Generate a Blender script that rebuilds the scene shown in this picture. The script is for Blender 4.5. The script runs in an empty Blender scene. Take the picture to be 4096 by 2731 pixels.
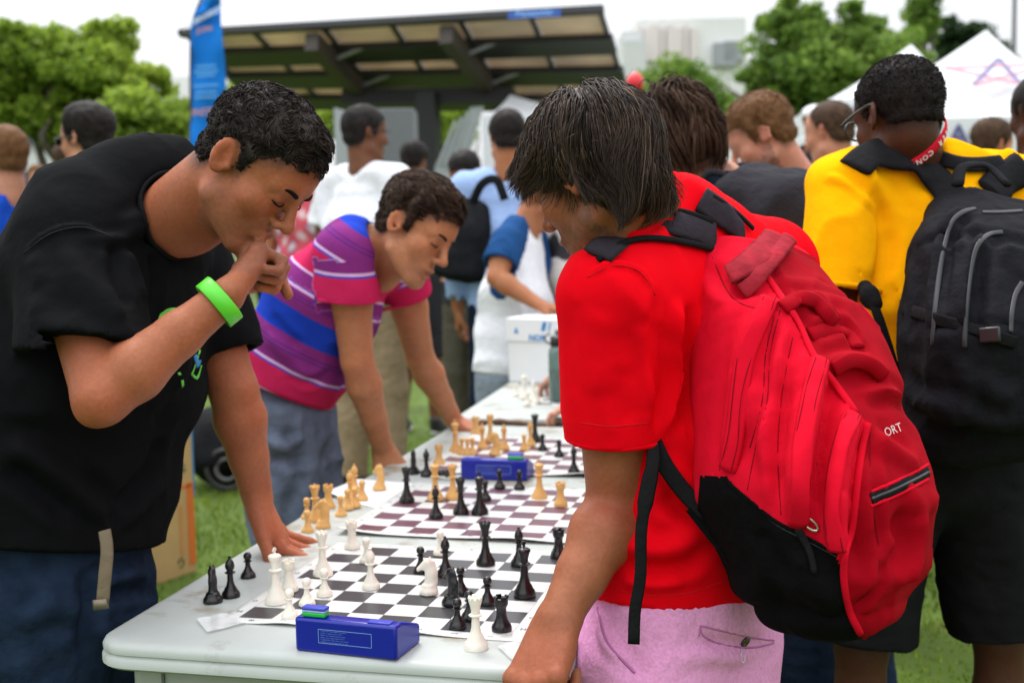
import bpy, math, random
import numpy as np
from mathutils import Vector, Matrix
from mathutils.bvhtree import BVHTree

random.seed(7)
SC = bpy.context.scene
COL = SC.collection

# ------------------------------------------------------------------ camera
CAM = np.array([.9412, -1.8240, 1.377])
YAW, PIT, ROL, FPX = -.25363, -.09594, -.01916, 5033.8


def _basis():
    f = np.array([math.sin(YAW) * math.cos(PIT), math.cos(YAW) * math.cos(PIT), math.sin(PIT)])
    r = np.array([math.cos(YAW), -math.sin(YAW), 0.])
    u = np.cross(r, f)
    return r * math.cos(ROL) + u * math.sin(ROL), -r * math.sin(ROL) + u * math.cos(ROL), f


CR, CU, CF = _basis()
cd = bpy.data.cameras.new('camera')
cam = bpy.data.objects.new('camera', cd)
COL.objects.link(cam)
M = Matrix.Identity(4)
for i in range(3):
    M[i][0], M[i][1], M[i][2], M[i][3] = CR[i], CU[i], -CF[i], CAM[i]
cam.matrix_world = M
cd.sensor_fit = 'HORIZONTAL'
cd.sensor_width = 36
cd.lens = FPX / 4096 * 36
cd.clip_start = .05
cd.clip_end = 3000
cd.dof.use_dof = True
cd.dof.focus_distance = 1.82
cd.dof.aperture_fstop = 4.5
cd.dof.aperture_blades = 0
SC.camera = cam

# ------------------------------------------------------------------ sky: bright overcast
SUN_EL, SUN_AZ = math.radians(62), math.radians(-35)   # azimuth measured from +Y towards +X
wd = bpy.data.worlds.new('World')
SC.world = wd
wd.use_nodes = True
nt = wd.node_tree
nt.nodes.clear()
sky = nt.nodes.new('ShaderNodeTexSky')
sky.sky_type = 'NISHITA'
sky.sun_disc = False
sky.sun_elevation = SUN_EL
sky.sun_rotation = SUN_AZ
sky.air_density = 1.0
sky.dust_density = 2.0
hsv = nt.nodes.new('ShaderNodeHueSaturation')
hsv.inputs['Saturation'].default_value = .30      # thin bright cloud washes the blue out
hsv.inputs['Value'].default_value = 1.0
nt.links.new(sky.outputs[0], hsv.inputs['Color'])
tc = nt.nodes.new('ShaderNodeTexCoord')
nz = nt.nodes.new('ShaderNodeTexNoise')
nz.inputs['Scale'].default_value = 2.2
nz.inputs['Detail'].default_value = 5
nt.links.new(tc.outputs['Generated'], nz.inputs['Vector'])
rmp = nt.nodes.new('ShaderNodeMapRange')
rmp.inputs[1].default_value = .36
rmp.inputs[2].default_value = .58
nt.links.new(nz.outputs[0], rmp.inputs[0])
mx = nt.nodes.new('ShaderNodeMixRGB')
mx.inputs[2].default_value = (9.5, 9.7, 10.0, 1)    # cloud deck, in the units of the sky node
mxf = nt.nodes.new('ShaderNodeMath')
mxf.operation = 'MULTIPLY_ADD'
mxf.inputs[1].default_value = .45
mxf.inputs[2].default_value = .50
nt.links.new(rmp.outputs[0], mxf.inputs[0])
nt.links.new(mxf.outputs[0], mx.inputs[0])
nt.links.new(hsv.outputs[0], mx.inputs[1])
bg = nt.nodes.new('ShaderNodeBackground')
bg.inputs['Strength'].default_value = .15
sepz = nt.nodes.new('ShaderNodeSeparateXYZ')
nt.links.new(tc.outputs['Generated'], sepz.inputs[0])
zr = nt.nodes.new('ShaderNodeMapRange')            # overcast: about three times brighter overhead than at the horizon
zr.inputs[1].default_value = 0.
zr.inputs[2].default_value = 1.
zr.inputs[3].default_value = .52
zr.inputs[4].default_value = 1.85
nt.links.new(sepz.outputs[2], zr.inputs[0])
zs = nt.nodes.new('ShaderNodeVectorMath')
zs.operation = 'SCALE'
nt.links.new(mx.outputs[0], zs.inputs[0])
nt.links.new(zr.outputs[0], zs.inputs['Scale'])
nt.links.new(zs.outputs[0], bg.inputs[0])
wo = nt.nodes.new('ShaderNodeOutputWorld')
nt.links.new(bg.outputs[0], wo.inputs[0])

sl = bpy.data.lights.new('sun', 'SUN')
sl.energy = 1.5
sl.angle = math.radians(14)
sl.color = (1, .97, .92)
sun = bpy.data.objects.new('sun', sl)
COL.objects.link(sun)
_sd = Vector((math.sin(SUN_AZ) * math.cos(SUN_EL), math.cos(SUN_AZ) * math.cos(SUN_EL), math.sin(SUN_EL)))
sun.rotation_euler = _sd.to_track_quat('Z', 'Y').to_euler()

vs = SC.view_settings
vs.view_transform = 'Standard'
vs.look = 'None'
vs.exposure = 0.30
vs.gamma = 1.0
vs.use_curve_mapping = False
SC.cycles.use_denoising = True
SC.cycles.max_bounces = 6
SC.cycles.transparent_max_bounces = 16
# ------------------------------------------------------------------ pixel <-> place
def ray(x, y):
    return CF + CR * ((x - 2048) / FPX) - CU * ((y - 1365.5) / FPX)


def W(x, y, d):
    """world point seen at photo pixel x, y at depth d"""
    return CAM + ray(x, y) * d


def Z(x, y, z):
    """world point seen at pixel x, y on the level z"""
    r = ray(x, y)
    return CAM + r * ((z - CAM[2]) / r[2])


def V(*a):
    return np.array(a, float)


def nrm(v):
    v = np.asarray(v, float)
    return v / (np.linalg.norm(v) + 1e-12)


def pix(P):
    d = np.asarray(P, float) - CAM
    w = d @ CF
    return np.stack([2048 + FPX * (d @ CR) / w, 1365.5 - FPX * (d @ CU) / w], -1)


# ------------------------------------------------------------------ scene helpers
def thing(name, label, cat, loc=(0, 0, 0), group=None):
    o = bpy.data.objects.new(name, None)
    o.empty_display_size = .05
    COL.objects.link(o)
    o.location = Vector([float(c) for c in loc])
    o['label'] = label
    o['category'] = cat
    if group:
        o['group'] = group
    return o


def tag(o, label, cat, group=None):
    o['label'] = label
    o['category'] = cat
    if group:
        o['group'] = group
    return o


def structure(o):
    o['kind'] = 'structure'
    return o


def mesh_obj(name, verts, faces, mat=None, parent=None, smooth=True, attrs=None, facemat=None, mats=None):
    """verts in world space; a parented part is stored relative to its parent"""
    verts = np.asarray(verts, np.float64).reshape(-1, 3)
    if parent is not None:
        ploc = np.array(parent.location)
        if parent.parent is not None:
            ploc = ploc + np.array(parent.parent.location)
        verts = verts - ploc
    me = bpy.data.meshes.new(name)
    if isinstance(faces, np.ndarray):
        n, k = faces.shape
        me.vertices.add(len(verts))
        me.vertices.foreach_set('co', verts.astype(np.float32).ravel())
        me.loops.add(n * k)
        me.loops.foreach_set('vertex_index', faces.astype(np.int32).ravel())
        me.polygons.add(n)
        me.polygons.foreach_set('loop_start', np.arange(0, n * k, k, dtype=np.int32))
        me.polygons.foreach_set('loop_total', np.full(n, k, np.int32))
        me.update(calc_edges=True)
        me.validate()
    else:
        me.from_pydata([tuple(v) for v in verts], [], faces)
    if smooth:
        me.polygons.foreach_set('use_smooth', np.ones(len(me.polygons), bool))
    if attrs:
        for k_, a in attrs.items():
            a = np.asarray(a, np.float32)
            if a.ndim == 1:
                at = me.attributes.new(k_, 'FLOAT', 'POINT')
                at.data.foreach_set('value', a)
            else:
                at = me.attributes.new(k_, 'FLOAT_COLOR', 'POINT')
                c = np.ones((len(a), 4), np.float32)
                c[:, :a.shape[1]] = a
                at.data.foreach_set('color', c.ravel())
    for m in (mats or ([mat] if mat else [])):
        me.materials.append(m)
    if facemat is not None:
        me.polygons.foreach_set('material_index', np.asarray(facemat, np.int32))
    me.update()
    o = bpy.data.objects.new(name, me)
    COL.objects.link(o)
    if parent is not None:
        o.parent = parent
    return o


class MB:
    """collects boxes, tubes, lathes in world space and links them as one mesh"""
    def __init__(s):
        s.v = []
        s.f = []

    def add(s, v, f):
        n = len(s.v)
        s.v += [tuple(float(c) for c in p) for p in v]
        s.f += [tuple(i + n for i in q) for q in f]
        return s

    def box(s, c, size, ax=None):
        c = np.asarray(c, float)
        ax = np.eye(3) if ax is None else np.asarray(ax, float)
        h = np.asarray(size, float) / 2
        v = [c + ax[0] * h[0] * i + ax[1] * h[1] * j + ax[2] * h[2] * k for k in (-1, 1) for j in (-1, 1) for i in (-1, 1)]
        return s.add(v, [(0, 2, 3, 1), (4, 5, 7, 6), (0, 1, 5, 4), (2, 6, 7, 3), (0, 4, 6, 2), (1, 3, 7, 5)])

    def bar(s, a, b, w, h, up=(0, 0, 1)):
        a = np.asarray(a, float)
        b = np.asarray(b, float)
        t = nrm(b - a)
        x = nrm(np.cross(t, up))
        z = np.cross(x, t)
        return s.box((a + b) / 2, (np.linalg.norm(b - a), w, h), [t, x, z])

    def tube(s, pts, r, n=8, cap=True, flat=None, up=None):
        pts = np.asarray(pts, float)
        K = len(pts)
        r = np.broadcast_to(np.asarray(r, float), (K,))
        t = np.gradient(pts, axis=0)
        t /= np.linalg.norm(t, axis=1, keepdims=True) + 1e-9
        u = np.array(up, float) if up is not None else V(0, 0, 1)
        if up is None and abs(t[0] @ u) > .9:
            u = V(1, 0, 0)
        v = []
        for k in range(K):
            uu = u[k] if u.ndim == 2 else u
            x = np.cross(t[k], uu)
            x = nrm(x)
            z = np.cross(x, t[k])
            if u.ndim == 1 and up is None:
                u = z
            for i in range(n):
                a = 2 * math.pi * i / n
                v.append(pts[k] + x * math.cos(a) * r[k] + z * math.sin(a) * r[k] * (flat if flat else 1))
        f = []
        for k in range(K - 1):
            for i in range(n):
                j = (i + 1) % n
                f.append((k * n + i, k * n + j, k * n + n + j, k * n + n + i))
        if cap:
            f.append(tuple(range(n - 1, -1, -1)))
            f.append(tuple((K - 1) * n + i for i in range(n)))
        return s.add(v, f)

    def lathe(s, prof, c=(0, 0, 0), n=20):
        v = []
        f = []
        for r, z in prof:
            for i in range(n):
                a = 2 * math.pi * i / n
                v.append((c[0] + r * math.cos(a), c[1] + r * math.sin(a), c[2] + z))
        for k in range(len(prof) - 1):
            for i in range(n):
                j = (i + 1) % n
                f.append((k * n + i, k * n + j, k * n + n + j, k * n + n + i))
        f.append(tuple(range(n - 1, -1, -1)))
        f.append(tuple((len(prof) - 1) * n + i for i in range(n)))
        return s.add(v, f)

    def prism(s, poly, axis_pts, thick):
        """poly: list of world points (planar), extruded by vector thick"""
        n = len(poly)
        th = np.asarray(thick, float)
        v = [np.asarray(p, float) for p in poly] + [np.asarray(p, float) + th for p in poly]
        f = [tuple(range(n)), tuple(range(2 * n - 1, n - 1, -1))] + [(i, n + i, n + (i + 1) % n, (i + 1) % n) for i in range(n)]
        return s.add(v, f)

    def build(s, name, mat, parent=None, smooth=False, bevel=0, attrs=None):
        o = mesh_obj(name, s.v, s.f, mat, parent, smooth, attrs)
        if bevel:
            b = o.modifiers.new('bevel', 'BEVEL')
            b.width = bevel
            b.segments = 2
            b.limit_method = 'ANGLE'
            b.angle_limit = math.radians(35)
        if not smooth and bevel:
            for p in o.data.polygons:
                p.use_smooth = True
            o.data.set_sharp_from_angle(angle=math.radians(35))
        return o


# ------------------------------------------------------------------ materials
def mat(name, col, rough=.6, var=.06, vscale=30., bump=0., bscale=200., metallic=0., spec=.5, sheen=0., sss=0.,
        coat=0., trans=0., attr=None, ramp=None, stretch=None, alpha=1., bump2=None, speck=None, translucent=0.):
    m = bpy.data.materials.get(name)
    if m:
        return m
    m = bpy.data.materials.new(name)
    m.use_nodes = True
    t = m.node_tree
    N = t.nodes
    L = t.links
    b = N['Principled BSDF']
    b.inputs['Roughness'].default_value = rough
    b.inputs['Metallic'].default_value = metallic
    b.inputs['Specular IOR Level'].default_value = spec
    b.inputs['Sheen Weight'].default_value = sheen
    b.inputs['Sheen Roughness'].default_value = .5
    b.inputs['Coat Weight'].default_value = coat
    b.inputs['Transmission Weight'].default_value = trans
    b.inputs['Alpha'].default_value = alpha
    if sss:
        b.inputs['Subsurface Weight'].default_value = sss
        b.inputs['Subsurface Radius'].default_value = (1, .35, .2)
        b.inputs['Subsurface Scale'].default_value = .006
    tc = N.new('ShaderNodeTexCoord')
    vec = tc.outputs['Object']
    if stretch:
        mp = N.new('ShaderNodeMapping')
        mp.inputs['Scale'].default_value = stretch
        L.new(vec, mp.inputs[0])
        vec = mp.outputs[0]
    if attr and ramp:
        at = N.new('ShaderNodeAttribute')
        at.attribute_name = attr
        cr = N.new('ShaderNodeValToRGB')
        cr.color_ramp.interpolation = 'CONSTANT' if ramp[0] == 'C' else 'LINEAR'
        els = cr.color_ramp.elements
        st = ramp[1]
        while len(els) < len(st):
            els.new(.5)
        for e, (p, c) in zip(els, st):
            e.position = p
            e.color = (*c, 1)
        L.new(at.outputs['Fac'], cr.inputs[0])
        base = cr.outputs[0]
    elif attr:
        at = N.new('ShaderNodeAttribute')
        at.attribute_name = attr
        base = at.outputs['Color']
    else:
        rg = N.new('ShaderNodeRGB')
        rg.outputs[0].default_value = (*col, 1)
        base = rg.outputs[0]
    if var:
        nz = N.new('ShaderNodeTexNoise')
        nz.inputs['Scale'].default_value = vscale
        nz.inputs['Detail'].default_value = 4
        L.new(vec, nz.inputs['Vector'])
        mr = N.new('ShaderNodeMapRange')
        mr.inputs[1].default_value = .25
        mr.inputs[2].default_value = .75
        mr.inputs[3].default_value = 1 - var
        mr.inputs[4].default_value = 1 + var
        L.new(nz.outputs[0], mr.inputs[0])
        mu = N.new('ShaderNodeVectorMath')
        mu.operation = 'SCALE'
        L.new(base, mu.inputs[0])
        L.new(mr.outputs[0], mu.inputs['Scale'])
        base = mu.outputs[0]
    if speck:   # (scale, threshold, colour): small stains with a shape of their own
        nz = N.new('ShaderNodeTexNoise')
        nz.inputs['Scale'].default_value = speck[0]
        nz.inputs['Detail'].default_value = 6
        nz.inputs['Roughness'].default_value = .65
        L.new(tc.outputs['Object'], nz.inputs['Vector'])
        mr = N.new('ShaderNodeMapRange')
        mr.inputs[1].default_value = speck[1]
        mr.inputs[2].default_value = speck[1] + .1
        L.new(nz.outputs[0], mr.inputs[0])
        mm = N.new('ShaderNodeMixRGB')
        mm.inputs[2].default_value = (*speck[2], 1)
        L.new(mr.outputs[0], mm.inputs[0])
        L.new(base, mm.inputs[1])
        base = mm.outputs[0]
    L.new(base, b.inputs['Base Color'])
    bn = None
    for bb in ((bump, bscale), bump2):
        if not bb or not bb[0]:
            continue
        nz = N.new('ShaderNodeTexNoise')
        nz.inputs['Scale'].default_value = bb[1]
        nz.inputs['Detail'].default_value = 3
        L.new(vec, nz.inputs['Vector'])
        bp = N.new('ShaderNodeBump')
        bp.inputs['Strength'].default_value = min(1, bb[0])
        bp.inputs['Distance'].default_value = .6 / bb[1]
        L.new(nz.outputs[0], bp.inputs['Height'])
        if bn:
            L.new(bn, bp.inputs['Normal'])
        bn = bp.outputs[0]
    if bn:
        L.new(bn, b.inputs['Normal'])
    if translucent:
        tr = N.new('ShaderNodeBsdfTranslucent')
        L.new(base, tr.inputs[0])
        ms = N.new('ShaderNodeMixShader')
        ms.inputs[0].default_value = translucent
        L.new(b.outputs[0], ms.inputs[1])
        L.new(tr.outputs[0], ms.inputs[2])
        L.new(ms.outputs[0], N['Material Output'].inputs[0])
    return m


def cloth(name, col, rough=.85, **k):
    k.setdefault('sheen', 0.)
    k.setdefault('bump', .25)
    k.setdefault('bscale', 700)
    k.setdefault('bump2', (.35, 35))
    k.setdefault('var', .08)
    k.setdefault('spec', .05)
    return mat(name, col, rough, **k)


# ------------------------------------------------------------------ noise
def vnoise(P, freq, seed=0):
    q = np.asarray(P, np.float64) * freq + seed * 17.31
    i = np.floor(q).astype(np.int64)
    f = q - i
    f = f * f * (3 - 2 * f)

    def h(x, y, z):
        n = (x * 374761393 + y * 668265263 + z * 1440662683 + seed * 69069) & 0xffffffff
        n = ((n ^ (n >> 13)) * 1274126177) & 0xffffffff
        n = (n ^ (n >> 16)) & 0xffff
        return n / 32767.5 - 1
    x, y, z = i[..., 0], i[..., 1], i[..., 2]
    fx, fy, fz = f[..., 0], f[..., 1], f[..., 2]

    def lx(yy, zz):
        return h(x, yy, zz) * (1 - fx) + h(x + 1, yy, zz) * fx
    a = lx(y, z) * (1 - fy) + lx(y + 1, z) * fy
    b = lx(y, z + 1) * (1 - fy) + lx(y + 1, z + 1) * fy
    return a * (1 - fz) + b * fz


# ------------------------------------------------------------------ signed distance modelling
class Prim:
    def __init__(s, f, c, R):
        s.f, s.c, s.R = f, np.asarray(c, float), float(R)


def cone(a, b, ra, rb=None):
    a = np.asarray(a, float)
    b = np.asarray(b, float)
    rb = ra if rb is None else rb
    ab = b - a
    L2 = ab @ ab + 1e-12

    def f(P):
        w = P - a
        t = np.minimum(np.maximum(w @ (ab / L2), 0), 1)
        w -= t[:, None] * ab
        return np.sqrt(np.einsum('ij,ij->i', w, w)) - (ra + (rb - ra) * t)
    return Prim(f, (a + b) / 2, math.sqrt(L2) / 2 + max(ra, rb))


def cone2(a, b, ra, rb, flat_ax, k):
    """tapered limb squashed by k along flat_ax"""
    a = np.asarray(a, float)
    b = np.asarray(b, float)
    n = nrm(flat_ax)
    ab = b - a
    L2 = ab @ ab

    def f(P):
        t = np.clip((P - a) @ ab / L2, 0, 1)
        q = P - a - t[:, None] * ab
        s = q @ n
        q = q + np.outer(s * (1 / k - 1), n)
        return (np.linalg.norm(q, axis=1) - (ra + (rb - ra) * t)) * k
    return Prim(f, (a + b) / 2, math.sqrt(L2) / 2 + max(ra, rb))


def ball(c, r):
    c = np.asarray(c, float)
    return Prim(lambda P: np.linalg.norm(P - c, axis=1) - r, c, r)


def ell(c, rad, ax=None):
    c = np.asarray(c, float)
    rad = np.asarray(rad, float)
    A = np.eye(3) if ax is None else np.asarray(ax, float)   # rows are axes

    def f(P):
        q = (P - c) @ A.T
        k0 = np.linalg.norm(q / rad, axis=1)
        k1 = np.linalg.norm(q / rad ** 2, axis=1) + 1e-9
        return k0 * (k0 - 1) / k1
    return Prim(f, c, rad.max())


def loft(st, lat, ease=0., cap=.6, pw=2.):
    """st: list of (centre, half width, half depth); lat: lateral axis (one, or one per station)"""
    cs = [np.asarray(s[0], float) for s in st]
    segs = []
    for i in range(len(st) - 1):
        l = lat[i] if isinstance(lat, list) else lat
        w = cs[i + 1] - cs[i]
        L = np.linalg.norm(w)
        w = w / L
        u = nrm(np.asarray(l, float) - w * (np.asarray(l, float) @ w))
        v = np.cross(w, u)
        segs.append((cs[i], w, u, v, L, st[i][1] + ease, st[i + 1][1] + ease, st[i][2] + ease, st[i + 1][2] + ease))

    def f(P):
        out = None
        for c, w, u, v, L, a0, a1, b0, b1 in segs:
            q = P - c
            h = q @ w
            t = np.clip(h / L, 0, 1)
            a = a0 + (a1 - a0) * t
            b = b0 + (b1 - b0) * t
            m = np.minimum(a, b) * cap
            x = q @ u
            y = q @ v
            z = h - t * L
            if pw != 2:
                k0 = (np.abs(x / a) ** pw + np.abs(y / b) ** pw + np.abs(z / m) ** pw) ** (1 / pw)
                d = (k0 - 1) * np.minimum(a, b)
                out = d if out is None else np.minimum(out, d)
                continue
            k0 = np.sqrt((x / a) ** 2 + (y / b) ** 2 + (z / m) ** 2)
            k1 = np.sqrt((x / a ** 2) ** 2 + (y / b ** 2) ** 2 + (z / m ** 2) ** 2) + 1e-9
            d = np.where(k0 < .15, -m * .85, k0 * (k0 - 1) / k1)
            if out is None:
                out = d
            else:
                hh = np.maximum(.05 - np.abs(out - d), 0) / .05
                out = np.minimum(out, d) - hh * hh * .0125
        return out
    mid = sum(cs) / len(cs)
    R = max(np.linalg.norm(c - mid) + max(s[1], s[2]) + ease for c, s in zip(cs, st))
    return Prim(f, mid, R + .03)


def cut(prim, *planes, k=0.):
    """keep the side of each plane its normal points away from: (point, normal)"""
    pl = [(np.asarray(p, float), nrm(n)) for p, n in planes]

    def f(P):
        d = prim.f(P)
        for p, n in pl:
            d = np.maximum(d, (P - p) @ n)
        return d
    return Prim(f, prim.c, prim.R)


def sleeve_prim(s, c, ax, r0, r1, t=.010):
    """a sleeve from the shoulder s to its open end at c"""
    ax = nrm(ax)
    o = cut(cone(s, c + ax * .06, r0, r1), (c, ax))
    i = cut(cone(c - ax * .03, c + ax * .1, r1 - t), (c - ax * .03, -ax))
    return Prim(lambda P: np.maximum(o.f(P), -i.f(P)), o.c, o.R)


class SDF:
    def __init__(s):
        s.ops = []

    def add(s, p, k=.02):
        s.ops.append((0, p, k))
        return s

    def sub(s, p, k=.004):
        s.ops.append((1, p, k))
        return s

    def inter(s, p, k=.004):
        s.ops.append((2, p, k))
        return s

    def union(s, other, k=.02):
        for op in other.ops:
            s.ops.append((op[0], op[1], op[2]))
        return s

    def __call__(s, P, m=None, ch=2058):
        P = np.asarray(P, np.float64)
        mg = .1 if m is None else np.array([k + m for o, p, k in s.ops])
        C = np.array([p.c for o, p, k in s.ops])
        R = np.array([p.R for o, p, k in s.ops])
        full = np.array([o == 2 for o, p, k in s.ops])
        out = np.empty(len(P))
        for i in range(0, len(P), ch):
            Q = P[i:i + ch]
            lo, hi = Q.min(0), Q.max(0)
            c = (lo + hi) / 2
            rc = np.linalg.norm(hi - lo) / 2
            sel = np.nonzero((np.linalg.norm(C - c, axis=1) - R - rc < mg) | full)[0]
            d = np.full(len(Q), 9.)
            for n in sel:
                op, p, k = s.ops[n]
                if op == 2:
                    e = p.f(Q)
                    hh = np.maximum(k - np.abs(d - e), 0) / k
                    d = np.maximum(d, e) + hh * hh * k / 4
                    continue
                e = p.f(Q)
                if op == 0:
                    hh = np.maximum(k - np.abs(d - e), 0)
                    d = np.minimum(d, e) - hh * hh * (.25 / k)
                else:
                    hh = np.maximum(k - np.abs(d + e), 0)
                    d = np.maximum(d, -e) + hh * hh * (.25 / k)
            out[i:i + ch] = d
        return out

    def bounds(s):
        lo = np.min([p.c - p.R for o, p, k in s.ops if o == 0], axis=0)
        hi = np.max([p.c + p.R for o, p, k in s.ops if o == 0], axis=0)
        return lo - .01, hi + .01

    def grad(s, P, e=.0012):
        g = np.zeros_like(P)
        for t in ((1, -1, -1), (-1, -1, 1), (-1, 1, -1), (1, 1, 1)):
            t = np.array(t, float)
            g += np.outer(s(P + t * e, 3 * e + .004), t)
        return g / (np.linalg.norm(g, axis=1, keepdims=True) + 1e-9)


def sdf_mesh(S, h, lo=None, hi=None):
    l0, h0 = S.bounds()
    lo = l0 if lo is None else np.maximum(lo, l0)
    hi = h0 if hi is None else np.minimum(hi, h0)
    B = 6
    bs = B * h
    nb = np.ceil((hi - lo) / bs).astype(int) + 1
    g = np.stack(np.meshgrid(*[np.arange(k) for k in nb], indexing='ij'), -1).reshape(-1, 3)
    # hierarchical: super blocks first
    d = np.empty(len(g))
    ctr = lo + (g + .5) * bs
    for i in range(0, len(g), 200000):
        d[i:i + 200000] = S(ctr[i:i + 200000])
    act = g[np.abs(d) < bs * 1.45]
    code = np.zeros(len(act), np.int64)
    for b_ in range(9):      # keep neighbouring blocks together
        for c_ in range(3):
            code |= ((act[:, c_] >> b_) & 1) << (3 * b_ + c_)
    act = act[np.argsort(code)]
    r = np.arange(B + 1)
    loc = np.stack(np.meshgrid(r, r, r, indexing='ij'), -1).reshape(-1, 3)
    vals = np.empty((len(act), B + 1, B + 1, B + 1), np.float32)
    step = 900
    for i in range(0, len(act), step):
        a = act[i:i + step]
        P = lo + ((a[:, None, :] * B + loc[None]) * h)
        vals[i:i + step] = S(P.reshape(-1, 3), 3.5 * h).reshape(-1, B + 1, B + 1, B + 1)
    sg = vals < 0
    cnt = np.zeros((len(act), B, B, B), np.int8)
    offs = [(x, y, z) for x in (0, 1) for y in (0, 1) for z in (0, 1)]
    for x, y, z in offs:
        cnt += sg[:, x:B + x, y:B + y, z:B + z]
    bi, ci, cj, ck = np.nonzero((cnt > 0) & (cnt < 8))
    cv = np.stack([vals[bi, ci + x, cj + y, ck + z] for x, y, z in offs], 1)
    po = np.array(offs, float)
    acc = np.zeros((len(bi), 3))
    nn = np.zeros(len(bi))
    for a in range(8):
        for b in range(a + 1, 8):
            if np.abs(po[a] - po[b]).sum() != 1:
                continue
            va, vb = cv[:, a], cv[:, b]
            m = (va < 0) != (vb < 0)
            t = np.where(m, va / np.where(m, va - vb, 1), 0)
            acc += np.where(m[:, None], po[a] + t[:, None] * (po[b] - po[a]), 0)
            nn += m
    cell = act[bi] * B + np.stack([ci, cj, ck], 1)
    verts = lo + (cell + acc / nn[:, None]) * h
    D = nb * B + 2

    def key(c):
        return (c[:, 0] * D[1] + c[:, 1]) * D[2] + c[:, 2]
    ks = key(cell)
    order = np.argsort(ks)
    kso = ks[order]
    quads = []
    for ax in range(3):
        o = [0, 0, 0]
        o[ax] = 1
        s0 = sg[:, :B, :B, :B]
        s1 = sg[:, o[0]:B + o[0], o[1]:B + o[1], o[2]:B + o[2]]
        b_, i_, j_, k_ = np.nonzero(s0 != s1)
        c = act[b_] * B + np.stack([i_, j_, k_], 1)
        fl = s0[b_, i_, j_, k_]
        a1, a2 = (ax + 1) % 3, (ax + 2) % 3
        idx = []
        ok = np.ones(len(c), bool)
        for d1, d2 in ((-1, -1), (0, -1), (0, 0), (-1, 0)):
            cc = c.copy()
            cc[:, a1] += d1
            cc[:, a2] += d2
            kk = key(cc)
            p = np.clip(np.searchsorted(kso, kk), 0, len(kso) - 1)
            ok &= kso[p] == kk
            idx.append(order[p])
        q = np.stack(idx, 1)
        q[~fl] = q[~fl][:, ::-1]
        quads.append(q[ok])
    quads = np.concatenate(quads)
    for _ in range(2 if h < .0075 else 1):
        gq = S.grad(verts, h * .4)
        dd = S(verts, 3 * h)
        verts = verts - gq * np.clip(dd, -h * .7, h * .7)[:, None]
    return verts, quads


def vnormals(v, q):
    n = np.cross(v[q[:, 2]] - v[q[:, 0]], v[q[:, 3 if q.shape[1] > 3 else 1]] - v[q[:, 1 if q.shape[1] > 3 else 0]])
    out = np.zeros_like(v)
    for k in range(q.shape[1]):
        np.add.at(out, q[:, k], n)
    return out / (np.linalg.norm(out, axis=1, keepdims=True) + 1e-12)


def bvh_of(v, q):
    return BVHTree.FromPolygons(v.tolist(), q.tolist())


def hit(bvh, x, y):
    d = ray(x, y)
    r = bvh.ray_cast(Vector(CAM), Vector(d).normalized())
    return None if r[0] is None else (np.array(r[0]), np.array(r[1]))


def spline(pts, n):
    """Catmull-Rom through points"""
    P = np.asarray(pts, float)
    if len(P) == 2:
        return P[0] + np.linspace(0, 1, n)[:, None] * (P[1] - P[0])
    E = np.vstack([2 * P[0] - P[1], P, 2 * P[-1] - P[-2]])
    t = np.linspace(0, len(P) - 1 - 1e-6, n)
    i = t.astype(int)
    f = (t - i)[:, None]
    a, b, c, d = E[i], E[i + 1], E[i + 2], E[i + 3]
    return .5 * (2 * b + (c - a) * f + (2 * a - 5 * b + 4 * c - d) * f ** 2 + (3 * b - a - 3 * c + d) * f ** 3)


def trace(bvh, pl, n=24):
    """a seam or crease drawn over a surface: photo pixels -> points and normals on it"""
    pts, ns = [], []
    for x, y in spline(pl, n):
        h_ = hit(bvh, x, y)
        if h_:
            pts.append(h_[0])
            ns.append(h_[1])
    p, m = np.array(pts), np.array(ns)
    if len(p) > 4:
        for _ in range(3):
            p[1:-1] = (p[:-2] + 2 * p[1:-1] + p[2:]) / 4
        for _ in range(10):
            e = np.vstack([m[:1], m, m[-1:]])
            m = (e[:-2] + 2 * e[1:-1] + e[2:]) / 4
            m /= np.linalg.norm(m, axis=1, keepdims=True)
    return p, m


def hem_fade(v, hems):
    """0 at an open edge of a garment, 1 away from it, so that creases do not tear the hem"""
    w = np.ones(len(v))
    for p, ax, r in hems:
        d = v - np.asarray(p)
        h = np.abs(d @ nrm(ax))
        rad = np.linalg.norm(d - np.outer(d @ nrm(ax), nrm(ax)), axis=1)
        w = np.where(rad < r, np.minimum(w, np.clip((h - .006) / .03, .08, 1)), w)
    return w


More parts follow.
